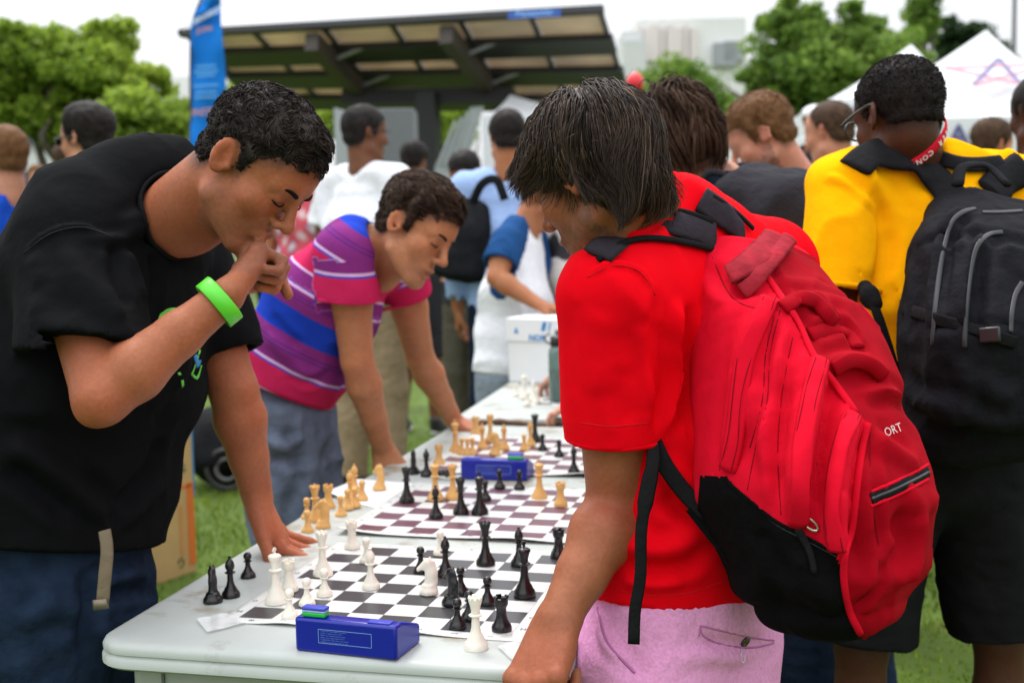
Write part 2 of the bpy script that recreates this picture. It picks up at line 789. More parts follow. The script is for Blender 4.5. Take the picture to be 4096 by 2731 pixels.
def folds(v, q, lst, noise=None, bvh=None, hems=()):
    """creases in cloth: each (pixel polyline, width m, height m); height < 0 is a valley"""
    bvh = bvh or bvh_of(v, q)
    n = vnormals(v, q)
    disp = np.zeros(len(v))
    for pl, w, hgt in lst:
        pts, _ = trace(bvh, pl, 18)
        if len(pts) < 2:
            continue
        lo, hi = pts.min(0) - 3 * w, pts.max(0) + 3 * w
        m = np.nonzero(((v > lo) & (v < hi)).all(1))[0]
        if not len(m):
            continue
        p = v[m]
        a, b = pts[:-1], pts[1:]
        ab = b - a
        L2 = (ab ** 2).sum(1) + 1e-9
        best = np.full(len(p), 9.)
        bt = np.zeros(len(p))
        for s in range(len(a)):
            t = np.clip((p - a[s]) @ ab[s] / L2[s], 0, 1)
            dd = np.linalg.norm(p - a[s] - t[:, None] * ab[s], axis=1)
            better = dd < best
            best[better] = dd[better]
            bt[better] = (s + t[better]) / len(a)
        fade = np.clip(np.minimum(bt, 1 - bt) * 5, 0, 1)
        fade = fade * fade * (3 - 2 * fade)
        x = best / w
        disp[m] += hgt * fade * (np.exp(-x * x) - .45 * np.exp(-((x - 1.5) / .7) ** 2))
    if noise:
        for fr, amp, ax in noise:
            if fr < 0:      # sharp creases
                w_ = v * np.asarray(ax) + .02 * np.stack([vnoise(v, 9, 61), vnoise(v, 9, 62), vnoise(v, 9, 63)], 1)
                disp += amp * (1 - np.abs(vnoise(w_, -fr, 5))) ** 4 * np.clip(.4 + .9 * vnoise(v, 5, 8), 0, 1)
            else:
                disp += amp * vnoise(v * np.asarray(ax), fr, 3)
    if len(hems):
        disp = disp * hem_fade(v, hems)
    return v + n * disp[:, None]


def in_poly(px, poly):
    x, y = px[:, 0], px[:, 1]
    ins = np.zeros(len(px), bool)
    j = len(poly) - 1
    for i in range(len(poly)):
        xi, yi = poly[i]
        xj, yj = poly[j]
        c = ((yi > y) != (yj > y)) & (x < (xj - xi) * (y - yi) / (yj - yi + 1e-9) + xi)
        ins ^= c
        j = i
    return ins


def strands(roots, dirs, length, rad, K, stepf, name, m, parent, taper=.35, shade=None, clump=None):
    """hair: n strands of K points each; stepf(p, dir, k) bends the direction"""
    n = len(roots)
    P = np.zeros((n, K, 3))
    P[:, 0] = roots
    d = dirs / (np.linalg.norm(dirs, axis=1, keepdims=True) + 1e-9)
    seg = (np.asarray(length) / (K - 1)) * np.ones(n)
    p = roots.copy()
    for k in range(1, K):
        d, p = stepf(p, d, k, seg)
        P[:, k] = p
    if clump:      # gather the hairs into locks
        g = np.random.RandomState(8).choice(n, clump[0], replace=False)
        near = np.empty(n, int)
        for i in range(0, n, 1000):
            near[i:i + 1000] = np.argmin(((roots[i:i + 1000, None] - roots[g][None]) ** 2).sum(2), 1)
        gi = g[near]
        w = (np.linspace(0, 1, K) ** 1.3 * clump[1])[None, :, None]
        P = P + (P[gi] + (roots - roots[gi])[:, None] * .35 - P) * w
    t = np.gradient(P, axis=1)
    t /= np.linalg.norm(t, axis=2, keepdims=True) + 1e-9
    rs = np.random.RandomState(5)
    s = np.cross(t, rs.randn(n, 1, 3))
    s /= np.linalg.norm(s, axis=2, keepdims=True) + 1e-9
    b = np.cross(t, s)
    if np.ndim(rad):
        rr = np.asarray(rad)[:, None] * (1 - (1 - taper) * np.linspace(0, 1, K) ** 2)[None]
    else:
        rr = np.broadcast_to(rad * (1 - (1 - taper) * np.linspace(0, 1, K) ** 2), (n, K))
    ring = [P + (s * math.cos(a) + b * math.sin(a)) * rr[..., None] for a in (0, 2.094, 4.189)]
    v = np.stack(ring, 2).reshape(-1, 3)
    base = (np.arange(n)[:, None] * K + np.arange(K - 1)[None]) * 3
    f = []
    for i in range(3):
        j = (i + 1) % 3
        f.append(np.stack([base + i, base + j, base + 3 + j, base + 3 + i], -1).reshape(-1, 4))
    f = np.concatenate(f)
    at = None
    if shade is not None:
        at = {'shade': np.repeat(shade, K * 3)}
    return mesh_obj(name, v, f, m, parent, True, at)


def text_mesh(txt, size, align='CENTER', bold=0.):
    c = bpy.data.curves.new('t', 'FONT')
    c.body = txt
    c.size = size
    c.align_x = align
    c.align_y = 'CENTER'
    c.offset = bold
    c.resolution_u = 2
    o = bpy.data.objects.new('t', c)
    COL.objects.link(o)
    dg = bpy.context.evaluated_depsgraph_get()
    me = o.evaluated_get(dg).to_mesh()
    v = np.array([x.co[:] for x in me.vertices])
    f = [tuple(p.vertices) for p in me.polygons]
    o.evaluated_get(dg).to_mesh_clear()
    bpy.data.objects.remove(o)
    bpy.data.curves.remove(c)
    return v, f


def text_on(name, txt, size, c, xa, ya, m, parent, lift=.002, bold=0., align='CENTER'):
    """flat lettering centred at c, reading along xa with its up along ya"""
    v, f = text_mesh(txt, size, align, bold)
    xa, ya = nrm(xa), nrm(ya)
    z = np.cross(xa, ya)
    p = np.asarray(c, float) + np.outer(v[:, 0], xa) + np.outer(v[:, 1], ya) + z * lift
    return mesh_obj(name, p, f, m, parent, False)
# ------------------------------------------------------------------ ground and grass
def ground():
    m = mat('lawn_soil', (.065, .11, .008), .95, var=.45, vscale=1.2, bump=.4, bscale=40, speck=(5., .58, (.10, .12, .03)))
    n = 60
    xs = np.linspace(-1, 1, n + 1)
    xs = np.sign(xs) * np.abs(xs) ** 3 * 1500
    v = [(x, y + 300, .0) for x in xs for y in xs]
    f = [(i * (n + 1) + j, (i + 1) * (n + 1) + j, (i + 1) * (n + 1) + j + 1, i * (n + 1) + j + 1) for i in range(n) for j in range(n)]
    structure(mesh_obj('ground', v, f, m))
    rs_ = np.random.RandomState(2)
    k = 90000
    # blades over the lawn that shows between the people
    d = 2.0 + 11 * rs_.rand(k) ** 1.25
    u = (rs_.rand(k) - .5) * 1.05
    P = CAM[:2] + np.outer(d, CF[:2] / np.linalg.norm(CF[:2])) + (u * d)[:, None] * CR[:2] / np.linalg.norm(CR[:2])
    a = rs_.rand(k) * 6.283
    clump = .6 + .5 * vnoise(np.c_[P, np.zeros(k)], 2.2, 5) + .35 * vnoise(np.c_[P, np.zeros(k)], 7, 6)
    h = (.022 + .045 * rs_.rand(k)) * clump.clip(.25, 1.5)
    w = .0028 + .0022 * rs_.rand(k)
    t = np.stack([np.cos(a), np.sin(a), 0 * a], 1)
    lean = np.stack([rs_.randn(k), rs_.randn(k), 0 * a], 1) * .35
    b0 = np.c_[P, np.zeros(k)]
    top = b0 + (np.array([0, 0, 1.]) + lean) * h[:, None]
    v = np.stack([b0 - t * w[:, None], b0 + t * w[:, None], top], 1).reshape(-1, 3)
    f = np.arange(3 * k).reshape(-1, 3)
    sh = np.repeat(np.clip(.5 + .4 * vnoise(b0, 1.6, 7) + .25 * rs_.randn(k), 0, 1), 3)
    g = mat('grass_blades', (.1, .2, .02), .7, attr='shade', ramp=('L', [(0, (.06, .115, .004)), (.6, (.13, .235, .008)), (1, (.28, .35, .03))]), var=.0, spec=.3, translucent=.25)
    o = mesh_obj('grass', v, f, g, None, False, {'shade': sh})
    o['kind'] = 'stuff'
    o['label'] = 'short bright green lawn grass between the people'
    o['category'] = 'grass'


ground()


# ------------------------------------------------------------------ trees
def leaf_mat(name, a, b, c):
    return mat(name, a, .6, attr='shade', ramp=('L', [(0, a), (.55, b), (1, c)]), var=0, spec=.3, translucent=.55)


def tree(label, base, crown, mleaf, n, leaf, seed, trunk_r=.18, limbs=7, holes=.35, trunk=True, group='trees behind the lawn', bare=0.):
    """crown: list of (centre, radii) ellipsoids; leaves gather in clumps with gaps"""
    r_ = np.random.RandomState(seed)
    P = thing('tree', label, 'tree', base, group)
    pts = []
    vol = np.array([np.prod(r) for c, r in crown]) ** .8
    for (c, r), w in zip(crown, vol / vol.sum()):
        nc = max(14, int(340 * w))
        cc = r_.randn(nc, 3)
        cc = cc / np.linalg.norm(cc, axis=1, keepdims=True) * (r_.rand(nc, 1) ** .45) * .92 * np.array(r) + np.array(c)
        k = int(n * w)
        ci = r_.randint(0, nc, k)
        sz = np.mean(r) * .27 * r_.uniform(.6, 1.3, nc)
        q = r_.randn(k, 3)
        q = q / np.linalg.norm(q, axis=1, keepdims=True) * (r_.rand(k, 1) ** .45)
        pts.append(cc[ci] + q * sz[ci][:, None] * np.array([1.2, 1.2, .85]))
    p = np.concatenate(pts)
    k = len(p)
    a, b = r_.randn(k, 3), r_.randn(k, 3)
    a /= np.linalg.norm(a, axis=1, keepdims=True)
    b = np.cross(a, b)
    b /= np.linalg.norm(b, axis=1, keepdims=True)
    s = leaf * r_.uniform(.6, 1.3, k)[:, None]
    v = np.stack([p - a * s, p + b * s * .55, p + a * s, p - b * s * .55], 1).reshape(-1, 3)
    f = np.arange(4 * k).reshape(-1, 4)
    sh = np.repeat(np.clip(.5 + .35 * vnoise(p, .9, seed) + .22 * r_.randn(k), 0, 1), 4)
    mesh_obj('crown', v, f, mleaf, P, False, {'shade': sh})
    bark = mat('bark', (.085, .07, .055), .9, var=.3, vscale=6, bump=.6, bscale=20)
    c0 = np.array(crown[0][0])
    mb = MB()
    top = np.array([base[0], base[1], 0]) * .35 + c0 * .65
    top[2] = c0[2] * .8
    mid = (np.array(base) + top) / 2 + V(.15, 0, 0) * trunk_r
    mb.tube(spline([np.array(base) - V(0, 0, .1), mid, top], 8), np.linspace(trunk_r, trunk_r * .45, 8), 8)
    for i in range(limbs):
        c, r = crown[i % len(crown)]
        st_ = mid + (top - mid) * r_.rand()
        e = np.array(c) + r_.randn(3) * np.array(r) * .5
        m_ = (st_ + e) / 2 + r_.randn(3) * .25
        mb.tube(spline([st_, m_, e], 6), np.linspace(trunk_r * .4, trunk_r * .08, 6), 6)
    mb.build('trunk', bark, P, True)
    return P


def EL(px, py, d, rx, ry, rz):
    """crown ellipsoid seen at a pixel, radii given in pixels (across, deep, up)"""
    return (W(px, py, d), np.array([rx, ry, rz]) * d / FPX)


G1 = leaf_mat('leaf_bright', (.12, .20, .02), (.28, .40, .045), (.48, .58, .10))
G2 = leaf_mat('leaf_mid', (.07, .135, .02), (.15, .26, .04), (.28, .40, .08))
G3 = leaf_mat('leaf_dark', (.014, .035, .010), (.03, .065, .02), (.07, .12, .04))
d = 20
b_ = W(130, 900, d)
tree('broad bright green tree with gaps in its crown beside a pale building', (b_[0], b_[1], 0),
     [EL(330, 300, d, 260, 260, 150), EL(90, 230, d, 220, 220, 150), EL(420, 200, d, 170, 170, 130), EL(560, 350, d, 130, 150, 110), EL(20, 430, d, 150, 150, 120), EL(250, 470, d, 200, 200, 110)], G1, 46000, .066, 11, trunk_r=.22, limbs=12)
d = 16
b_ = W(560, 900, d)
tree('low bright green tree spreading behind the blue banner', (b_[0], b_[1], 0), [EL(560, 500, d, 190, 200, 130), EL(400, 560, d, 130, 150, 100), EL(690, 560, d, 110, 130, 100), EL(480, 640, d, 220, 200, 110)], G1, 28000, .06, 12, trunk_r=.12)
d = 34
b_ = W(2720, 900, d)
tree('small rounded green tree in front of the white building', (b_[0], b_[1], 0), [EL(2720, 390, d, 190, 190, 165), EL(2600, 450, d, 130, 140, 120), EL(2850, 470, d, 130, 140, 130)], G2, 18000, .08, 13, trunk_r=.2)
d = 28
b_ = W(3270, 900, d)
tree('large full green tree behind the tents', (b_[0], b_[1], 0), [EL(3250, 290, d, 270, 270, 280), EL(3070, 430, d, 160, 180, 190), EL(3480, 300, d, 200, 220, 210), EL(3180, 110, d, 150, 150, 120), EL(3430, 120, d, 150, 150, 120), EL(3620, 240, d, 120, 130, 130)], G2, 42000, .088, 14, trunk_r=.3, limbs=12)
d = 44
b_ = W(3880, 900, d)
tree('dark green tree beyond the white tents', (b_[0], b_[1], 0), [EL(3880, 210, d, 130, 140, 120), EL(3980, 260, d, 90, 100, 90), EL(3800, 160, d, 60, 80, 90)], G3, 14000, .11, 15, trunk_r=.3)
d = 40
b_ = W(3700, 900, d)
tree('thin tall olive tree rising above the large green tree', (b_[0], b_[1], 0), [EL(3690, 60, d, 70, 80, 130), EL(3720, -60, d, 50, 60, 90)], G2, 6000, .09, 16, trunk_r=.2)
d = 30
b_ = W(1760, 900, d)
tree('green tree glimpsed under the solar canopy', (b_[0], b_[1], 0), [EL(1780, 500, d, 130, 150, 110), EL(1640, 520, d, 90, 110, 80)], G1, 9000, .07, 17, trunk_r=.15)
d = 26
b_ = W(980, 900, d)
tree('yellow green tree showing beneath the canopy edge', (b_[0], b_[1], 0), [EL(950, 380, d, 90, 110, 70), EL(1330, 480, d, 80, 90, 90), EL(1120, 470, d, 130, 130, 90)], G1, 9000, .06, 18, trunk_r=.15)


# ------------------------------------------------------------------ buildings
def building(label, corner_l, corner_r, depth_m, z1, mwall, bands, name='building'):
    """a front wall between two ground points; bands of windows are parts"""
    a, b = np.asarray(corner_l, float), np.asarray(corner_r, float)
    a[2] = b[2] = 0
    x = nrm(b - a)
    y = V(-x[1], x[0], 0)
    if y @ CF < 0:
        y = -y
    L = np.linalg.norm(b - a)
    P = thing(name, label, 'building', a)
    MB().box(a + x * L / 2 + y * depth_m / 2 + V(0, 0, z1 / 2), (L, depth_m, z1), [x, y, V(0, 0, 1)]).build('wall', mwall, P)
    gl = mat('window_glass', (.05, .07, .09), .1, var=.2, vscale=2)
    fr = mat('window_frame', (.55, .56, .57), .5)
    for u0, u1, n, z0, zz in bands:
        for i in range(n):
            u = u0 + (u1 - u0) * (i + .5) / n
            ww = (u1 - u0) / n * L * .72
            c = a + x * L * u + V(0, 0, (z0 + zz) / 2) - y * .02
            w = MB().box(c, (ww, .12, zz - z0), [x, y, V(0, 0, 1)]).build('window', fr, P)
            MB().box(c - y * .05, (ww * .88, .06, (zz - z0) * .86), [x, y, V(0, 0, 1)]).build('pane', gl, w)
    return P, a, x, y, L


wall_w = mat('white_render', (.72, .72, .72), .8, var=.05, vscale=.4)
wall_g = mat('grey_concrete', (.56, .57, .58), .8, var=.08, vscale=.3)
B1, a, x, y, L = building('tall white building with pale red fins near its roof behind the trees', W(2550, 872, 85), W(2985, 868, 85), 20, 1.377 + 85 * (872 - 95) / FPX, wall_w, [(.12, .62, 3, 8.2, 9.6), (.12, .62, 3, 5, 6.6)])
fin = mat('pale_red_fin', (.68, .61, .60), .8)
zt = 1.377 + 85 * (872 - 95) / FPX
for i, u in enumerate((.03, .10, .17, .24, .31, .38, .45, .52)):
    MB().box(a + x * L * u - y * .15 + V(0, 0, zt - 1.7), (.28 + .16 * (i % 3), .3, 2.6 - .5 * (i % 2)), [x, y, V(0, 0, 1)]).build('fin', fin, B1)
for u, z0, z1, w in ((.88, zt - 2.9, zt - 1.6, 1.3), (.80, zt - 3.2, zt - 1.7, 1.5)):
    MB().box(a + x * L * u - y * .3 + V(0, 0, (z0 + z1) / 2), (w, .6, z1 - z0), [x, y, V(0, 0, 1)]).build('louvre', mat('grey_louvre', (.30, .32, .34), .6), B1)
B2, a, x, y, L = building('lower grey annex beside the tall white building', W(2500, 872, 80), W(2590, 872, 80), 14, 1.377 + 80 * (872 - 175) / FPX, wall_g, [(.2, .8, 1, 7, 8.4)])
MB().box(a + x * L * .5 + y * 3 + V(0, 0, 1.377 + 80 * (872 - 175) / FPX + .35), (L * .9, 4, .7), [x, y, V(0, 0, 1)]).build('roof_unit', wall_g, B2)
building('pale apartment building with dark windows behind the broad tree', W(-200, 890, 45), W(250, 890, 45), 12, 1.377 + 45 * (890 - 370) / FPX, mat('pale_wall', (.60, .61, .62), .8, var=.1, vscale=.5), [(.08, .95, 6, 4.2, 5.1), (.08, .95, 6, 2.6, 3.5), (.08, .95, 6, 1.0, 1.9)])
building('distant pale building behind the blue banner', W(640, 880, 60), W(1010, 880, 60), 12, 1.377 + 60 * (880 - 290) / FPX, wall_w, [(.05, .95, 5, 6.3, 7.4), (.05, .95, 5, 4, 5.1), (.05, .95, 5, 2, 3.1)])


# ------------------------------------------------------------------ solar canopy on a post
def canopy():
    HL, HR, LL, LR = W(735, 122, 18.2), W(2398, 26, 17.0), W(1040, 398, 21.2), W(2518, 404, 20.2)
    post_t = (HL + HR + LL + LR) / 4
    post_b = W(1655, 700, 19.2)
    base = V(post_b[0], post_b[1], 0)
    P = thing('solar_canopy', 'dark solar panel canopy on a single post with blue sign', 'canopy', base)
    blk = mat('black_steel', (.016, .016, .018), .5, var=.1)
    brn = mat('weathered_steel', (.055, .043, .036), .6, var=.2, vscale=3)
    tan = mat('panel_backsheet', (.60, .50, .39), .6, var=.3, vscale=.9, translucent=.35)

    def B(s, t):
        return (HL * (1 - s) + HR * s) * (1 - t) + (LL * (1 - s) + LR * s) * t
    nrmv = nrm(np.cross(HR - HL, LL - HL))
    if nrmv[2] < 0:
        nrmv = -nrmv
    rows = [(.02, .30), (.36, .63), (.69, .97)]
    cols = [(0, .17), (.17, .345), (.345, .51), (.51, .675), (.675, .84), (.84, 1)]
    for r0, r1 in rows:
        for c0, c1 in cols:
            q = [B(c0 + .006, r0), B(c1 - .006, r0), B(c1 - .006, r1), B(c0 + .006, r1)]
            MB().prism(q, None, nrmv * .04).build('solar_panel', tan, P)
    for t, w in ((0, .16), (.33, .34), (.66, .34), (1.0, .30)):
        MB().bar(B(-.01, t) - nrmv * .05, B(1.01, t) - nrmv * .05, .60 if t else .14, .09, nrmv).build('purlin', blk, P)
    for s in (0, .17, .345, .51, .675, .84, 1):
        MB().bar(B(s, .0) - nrmv * .03, B(s, 1.) - nrmv * .03, .06, .07, nrmv).build('panel_frame', blk, P)
    for s0, s1 in ((.32, .36), (.645, .70)):
        a, b = B(s0, .02) - nrmv * .25, B(s1, 1.15) - nrmv * .30
        MB().bar(a, b, .20, .26, nrmv).build('rafter', brn, P)
        for k in (.2, .5, .8):
            c = a + (b - a) * k
            MB().bar(c, c + nrm(HR - HL) * .55 + nrmv * .2, .04, .04, nrmv).build('brace', mat('galvanised', (.4, .42, .44), .4, metallic=.7), P)
    top = B(.56, .62) - nrmv * .35
    MB().bar(B(.30, .62) - nrmv * .42, B(.74, .62) - nrmv * .42, .25, .25, nrmv).build('torsion_beam', blk, P)
    MB().box((base + V(top[0], top[1], top[2])) / 2 * V(1, 1, 1) + V(0, 0, 0), (.30, .30, top[2]), None).build('post', blk, P)
    c = B(.855, 0) - nrmv * .10 + nrm(HL - LL) * .10
    xa = nrm(HR - HL)
    ya = nrm(np.cross(xa, CF) * -1)
    ya = ya if ya[2] > 0 else -ya
    MB().bar(c - xa * .36, c + xa * .36, .02, .10, ya).build('sign_plate', mat('sign_blue', (.02, .10, .42), .5), P)
    text_on('sign_text', 'Panasonic', .13, c - CF * .05, xa, ya, mat('sign_pale', (.25, .45, .80), .5), P, bold=.002)


canopy()


def cabinet():
    gr = mat('grey_sheet_metal', (.30, .325, .34), .5, var=.06, vscale=3)
    dk = mat('dark_sheet_metal', (.13, .14, .15), .5, var=.06)
    d0 = 15.
    a, b = W(1420, 872, d0), W(1660, 872, d0)
    base = V(*((a + b) / 2)[:2], 0)
    P = thing('equipment_cabinet', 'grey metal cabinet with slanted open doors under the canopy', 'cabinet', base)
    x = nrm(V(*(b - a)[:2], 0))
    y = V(-x[1], x[0], 0)
    zt = W(1500, 440, d0)[2]
    MB().box(base + V(0, 0, zt / 2) + y * .3, (.75, .6, zt), [x, y, V(0, 0, 1)]).build('cabinet_body', dk, P, bevel=.01)
    MB().prism([W(1335, 430, 14.6), W(1420, 455, 14.8), W(1420, 1050, 14.8), W(1350, 1050, 14.6)], None, CF * .05).build('door', gr, P)
    MB().prism([W(1880, 430, 14.4), W(1935, 425, 14.5), W(1850, 700, 14.5), W(1850, 1050, 14.5), W(1720, 1050, 14.4), W(1740, 660, 14.4)], None, CF * .05).build('door', gr, P)
    for k in range(4):
        q = W(1885 - 33 * k, 450, 14.39)
        MB().bar(W(1900 - 26 * k, 440 + 15 * k, 14.37), W(1830 - 26 * k, 660, 14.37), .02, .03).build('door_rib', gr, P)


cabinet()


# ------------------------------------------------------------------ blue banner
def banner():
    d0 = 14.
    b = W(765, 900, d0)
    P = thing('feather_banner', 'tall blue feather banner with white and orange lettering', 'banner', (b[0], b[1], 0))
    blue = cloth('blue_banner', (.012, .17, .58), .7, var=.06, vscale=2)
    pole = mat('black_pole', (.02, .02, .022), .4)
    # left edge on the pole, right edge hangs free
    Lx = [(840, -60), (800, 20), (766, 95), (766, 300), (762, 520), (756, 760)]
    Rx = [(882, -60), (884, 20), (884, 95), (902, 300), (905, 520), (902, 760)]
    n, m_ = 40, 10
    l = spline(Lx, n)
    r = spline(Rx, n)
    v = []
    for i in range(n):
        for j in range(m_ + 1):
            p = l[i] + (r[i] - l[i]) * j / m_
            v.append(W(p[0], p[1], d0 + .05 * math.sin(j * .55 + i * .33) + .02 * math.sin(i * .9)))
    f = [(i * (m_ + 1) + j, (i + 1) * (m_ + 1) + j, (i + 1) * (m_ + 1) + j + 1, i * (m_ + 1) + j + 1) for i in range(n - 1) for j in range(m_)]
    o = mesh_obj('banner_cloth', v, f, blue, P)
    sd = o.modifiers.new('thickness', 'SOLIDIFY')
    sd.thickness = .004
    pts = [V(b[0], b[1], 0), W(756, 760, d0), W(762, 500, d0), W(764, 150, d0), W(790, 30, d0), W(840, -70, d0)]
    MB().tube(spline(pts, 24), .014, 8).build('pole', pole, P, True)
    MB().lathe([(.22, 0), (.22, .02), (.03, .04), (.02, .12)], (b[0], b[1], 0), 16).build('base', pole, P, True)
    wh, orr, lb = mat('banner_white', (.62, .70, .80), .7), mat('banner_orange', (.55, .26, .12), .7), mat('banner_pale_blue', (.10, .36, .70), .7)
    off = -CF * .09
    t = nrm(CR + CU * .52)
    text_on('banner_text', 'INTERVARSITY', .082, W(828, 76, d0) + off, t, nrm(CU - CR * .2), wh, P, bold=.002)
    text_on('banner_text', 'JOIN', .085, W(826, 128, d0) + off, nrm(CR + CU * .2), CU, orr, P, bold=.001)
    for py, w in ((275, .22), (295, .26), (312, .2), (352, .28), (378, .24), (398, .26)):     # small print too fine to read
        MB().bar(W(832, py, d0) + off - CR * w / 2, W(832, py - 5, d0) + off + CR * w / 2, .004, .022).build('banner_line', lb, P)
    text_on('banner_text', 'INSTIT', .11, W(832, 455, d0) + off, nrm(CR + CU * .06), CU, orr, P, bold=.001)


banner()


# ------------------------------------------------------------------ white tents
def tent(label, apex, eL, eR, back, ez, valance, emblem=None, text=None, peak_h=None):
    """eL, eR front eave corners; back vector to the rear eave"""
    eL, eR, bk = (np.asarray(p, float) for p in (eL, eR, back))
    eL[2] = eR[2] = ez
    P = thing('canopy_tent', label, 'tent', ((eL + eR) / 2 * V(1, 1, 0)), 'white event tents')
    wh = mat('white_tent_cloth', (.80, .81, .86), .75, var=.03, vscale=1.5, translucent=.25)
    st = mat('tent_steel', (.6, .6, .6), .4, metallic=.6)
    bL, bR = eL + bk, eR + bk
    cor = [eL, eR, bR, bL]
    ap = np.asarray(apex, float)
    for i in range(4):
        a, b = cor[i], cor[(i + 1) % 4]
        n = 10
        v, f = [], []
        for k in range(n + 1):
            t = k / n
            sag = .10 * math.sin(math.pi * t) * (1 - .0)
            l, r = a + (ap - a) * t, b + (ap - b) * t
            for j in range(7):
                p = l + (r - l) * j / 6
                p = p - V(0, 0, sag * (1 - .3 * abs(j - 3) / 3))
                v.append(p)
        for k in range(n):
            for j in range(6):
                f.append((k * 7 + j, k * 7 + j + 1, k * 7 + 8 + j, k * 7 + 7 + j))
        mesh_obj('roof_panel', v, f, wh, P)
        dn = V(0, 0, -valance)
        MB().add([a, b, b + dn, a + dn], [(0, 1, 2, 3)]).build('valance', wh, P)
    for c in cor:
        MB().tube([c, V(c[0], c[1], 0)], .022, 8).build('leg', st, P, True)
    x = nrm(eR - eL)
    up = nrm(ap - (eL + eR) / 2)
    if text:
        text_on('tent_text', text[0], text[1], eL + (eR - eL) * text[2] + V(0, 0, -valance * .52) - nrm(bk) * .03, x, V(0, 0, 1), mat('tent_navy', (.10, .10, .24), .7), P, bold=.008)
    if emblem is not None:
        # a five pointed star outline, red strokes with one navy corner
        c = emblem
        red, nav = mat('tent_red', (.62, .28, .33), .7), mat('tent_pale_navy', (.18, .18, .32), .7)
        s = .34
        nn = nrm(np.cross(x, up))
        if nn @ CF > 0:
            nn = -nn
        pt = [c + (x * math.sin(k * 4 * math.pi / 5) + up * math.cos(k * 4 * math.pi / 5)) * s * (1.5 if k in (2, 3) else 1) + nn * .10 for k in range(5)]
        for k in range(5):
            a, b = pt[k], pt[(k + 1) % 5]
            MB().bar(a, b, .012, .055, np.cross(nrm(b - a), nn)).build('emblem_stroke', nav if k in (0, 4) else red, P)
    return P


d0 = 11.5
ez = 1.377 + d0 * (838 - 468) / FPX
tent('white tent with star emblem and dark lettering behind the yellow-shirted man', W(3945, 122, d0 + 1.5), W(3420, 470, d0), W(4420, 470, d0 - .3), V(-.6, 2.7, 0), ez, .32, emblem=W(3985, 330, d0 + .42), text=('ST ACA', .25, .42))
d0 = 15.
ez = 1.377 + d0 * (845 - 345) / FPX
tent('farther white tent whose peak rises beside the large tree', W(3645, 178, d0 + 1.5), W(3350, 345, d0), W(3900, 345, d0), V(-.6, 2.8, 0), ez - .12, .30, text=('N', .2, .16))
d0 = 17.
tent('bright white tent standing beyond the grey cabinet door', W(2040, 380, d0 + 1.4), W(1925, 470, d0), W(2500, 470, d0), V(-.6, 2.8, 0), 1.377 + d0 * (872 - 455) / FPX, 1.9)

# lamp post and red balloon
b_ = W(4042, 900, 30.)
zt = W(4042, -80, 30.)[2]
lp = thing('lamp_post', 'thin dark lamp post rising beyond the white tents', 'lamp post', (b_[0], b_[1], 0))
MB().tube([V(b_[0], b_[1], 0), V(b_[0], b_[1], zt)], np.array([.07, .045]), 10).build('post', mat('dark_bronze', (.03, .03, .032), .5), lp, True)
MB().box((b_[0] - .5, b_[1], zt), (1.0, .25, .12)).build('lamp_head', mat('dark_bronze', (.03, .03, .032), .5), lp, bevel=.03)
c = W(2540, 332, 11.)
S_ = SDF().add(ell(c, (.075, .075, .09)), .01).add(cone(c - V(0, 0, .08), c - V(0, 0, .11), .02, .012), .01)
v, q = sdf_mesh(S_, .012)
rb = thing('balloon', 'small red balloon above the brown-haired man', 'balloon', c)
mesh_obj('balloon_skin', v, q, mat('red_rubber', (.7, .02, .03), .35), rb)
MB().tube([c - V(0, 0, .11), V(c[0] + .05, c[1], 1.2), V(c[0], c[1], 0.)], .002, 5).build('string', mat('white_print', (.8, .78, .76), .6), rb, True)


# ------------------------------------------------------------------ tall carton on the grass, wheeled bag
def carton():
    a, b = Z(560, 2360, 0), Z(789, 2283, 0)
    x = nrm(b - a)
    y = V(-x[1], x[0], 0)
    Lx, Ly, Hh = .50, .22, .80
    P = thing('carton', 'tall brown cardboard carton with orange stripe standing on the grass', 'carton', b)
    ax = [x, y, V(0, 0, 1)]
    card = mat('brown_cardboard', (.46, .29, .12), .85, var=.08, vscale=10, bump=.1, bscale=60)
    MB().box(b - x * Lx / 2 + y * Ly / 2 + V(0, 0, Hh / 2), (Lx, Ly, Hh), ax).build('carton_body', card, P, bevel=.003)
    og, gn, bl = mat('orange_print', (.60, .14, .02), .8), mat('dark_green_print', (.05, .10, .04), .8), mat('blue_edge', (.05, .28, .60), .7)
    f = b - y * .0015
    MB().box(f - x * .022 + V(0, 0, .20), (.036, .002, .33), ax).build('print', og, P)
    MB().box(f - x * .14 + V(0, 0, .355), (.25, .002, .012), ax).build('print', og, P)
    MB().box(f - x * .075 + V(0, 0, .18), (.016, .002, .20), ax).build('print', mat('pale_orange_print', (.52, .22, .07), .8), P)
    MB().box(b + x * .0015 + y * .02 + V(0, 0, .55), (.002, .05, .48), ax).build('print', bl, P)
    pts = [f - x * (.085 + .014 * math.cos(t)) + V(0, 0, .055 + .017 * math.sin(t)) for t in np.linspace(0, 5.2, 14)]
    MB().tube(pts, .003, 6).build('recycling_mark', gn, P, True)
    for z0, w in ((.56, .03), (.525, .02), (.50, .03), (.44, .05), (.42, .06)):
        MB().box(f - x * .07 + V(0, 0, z0), (w, .002, .012), ax).build('print', gn, P)


carton()


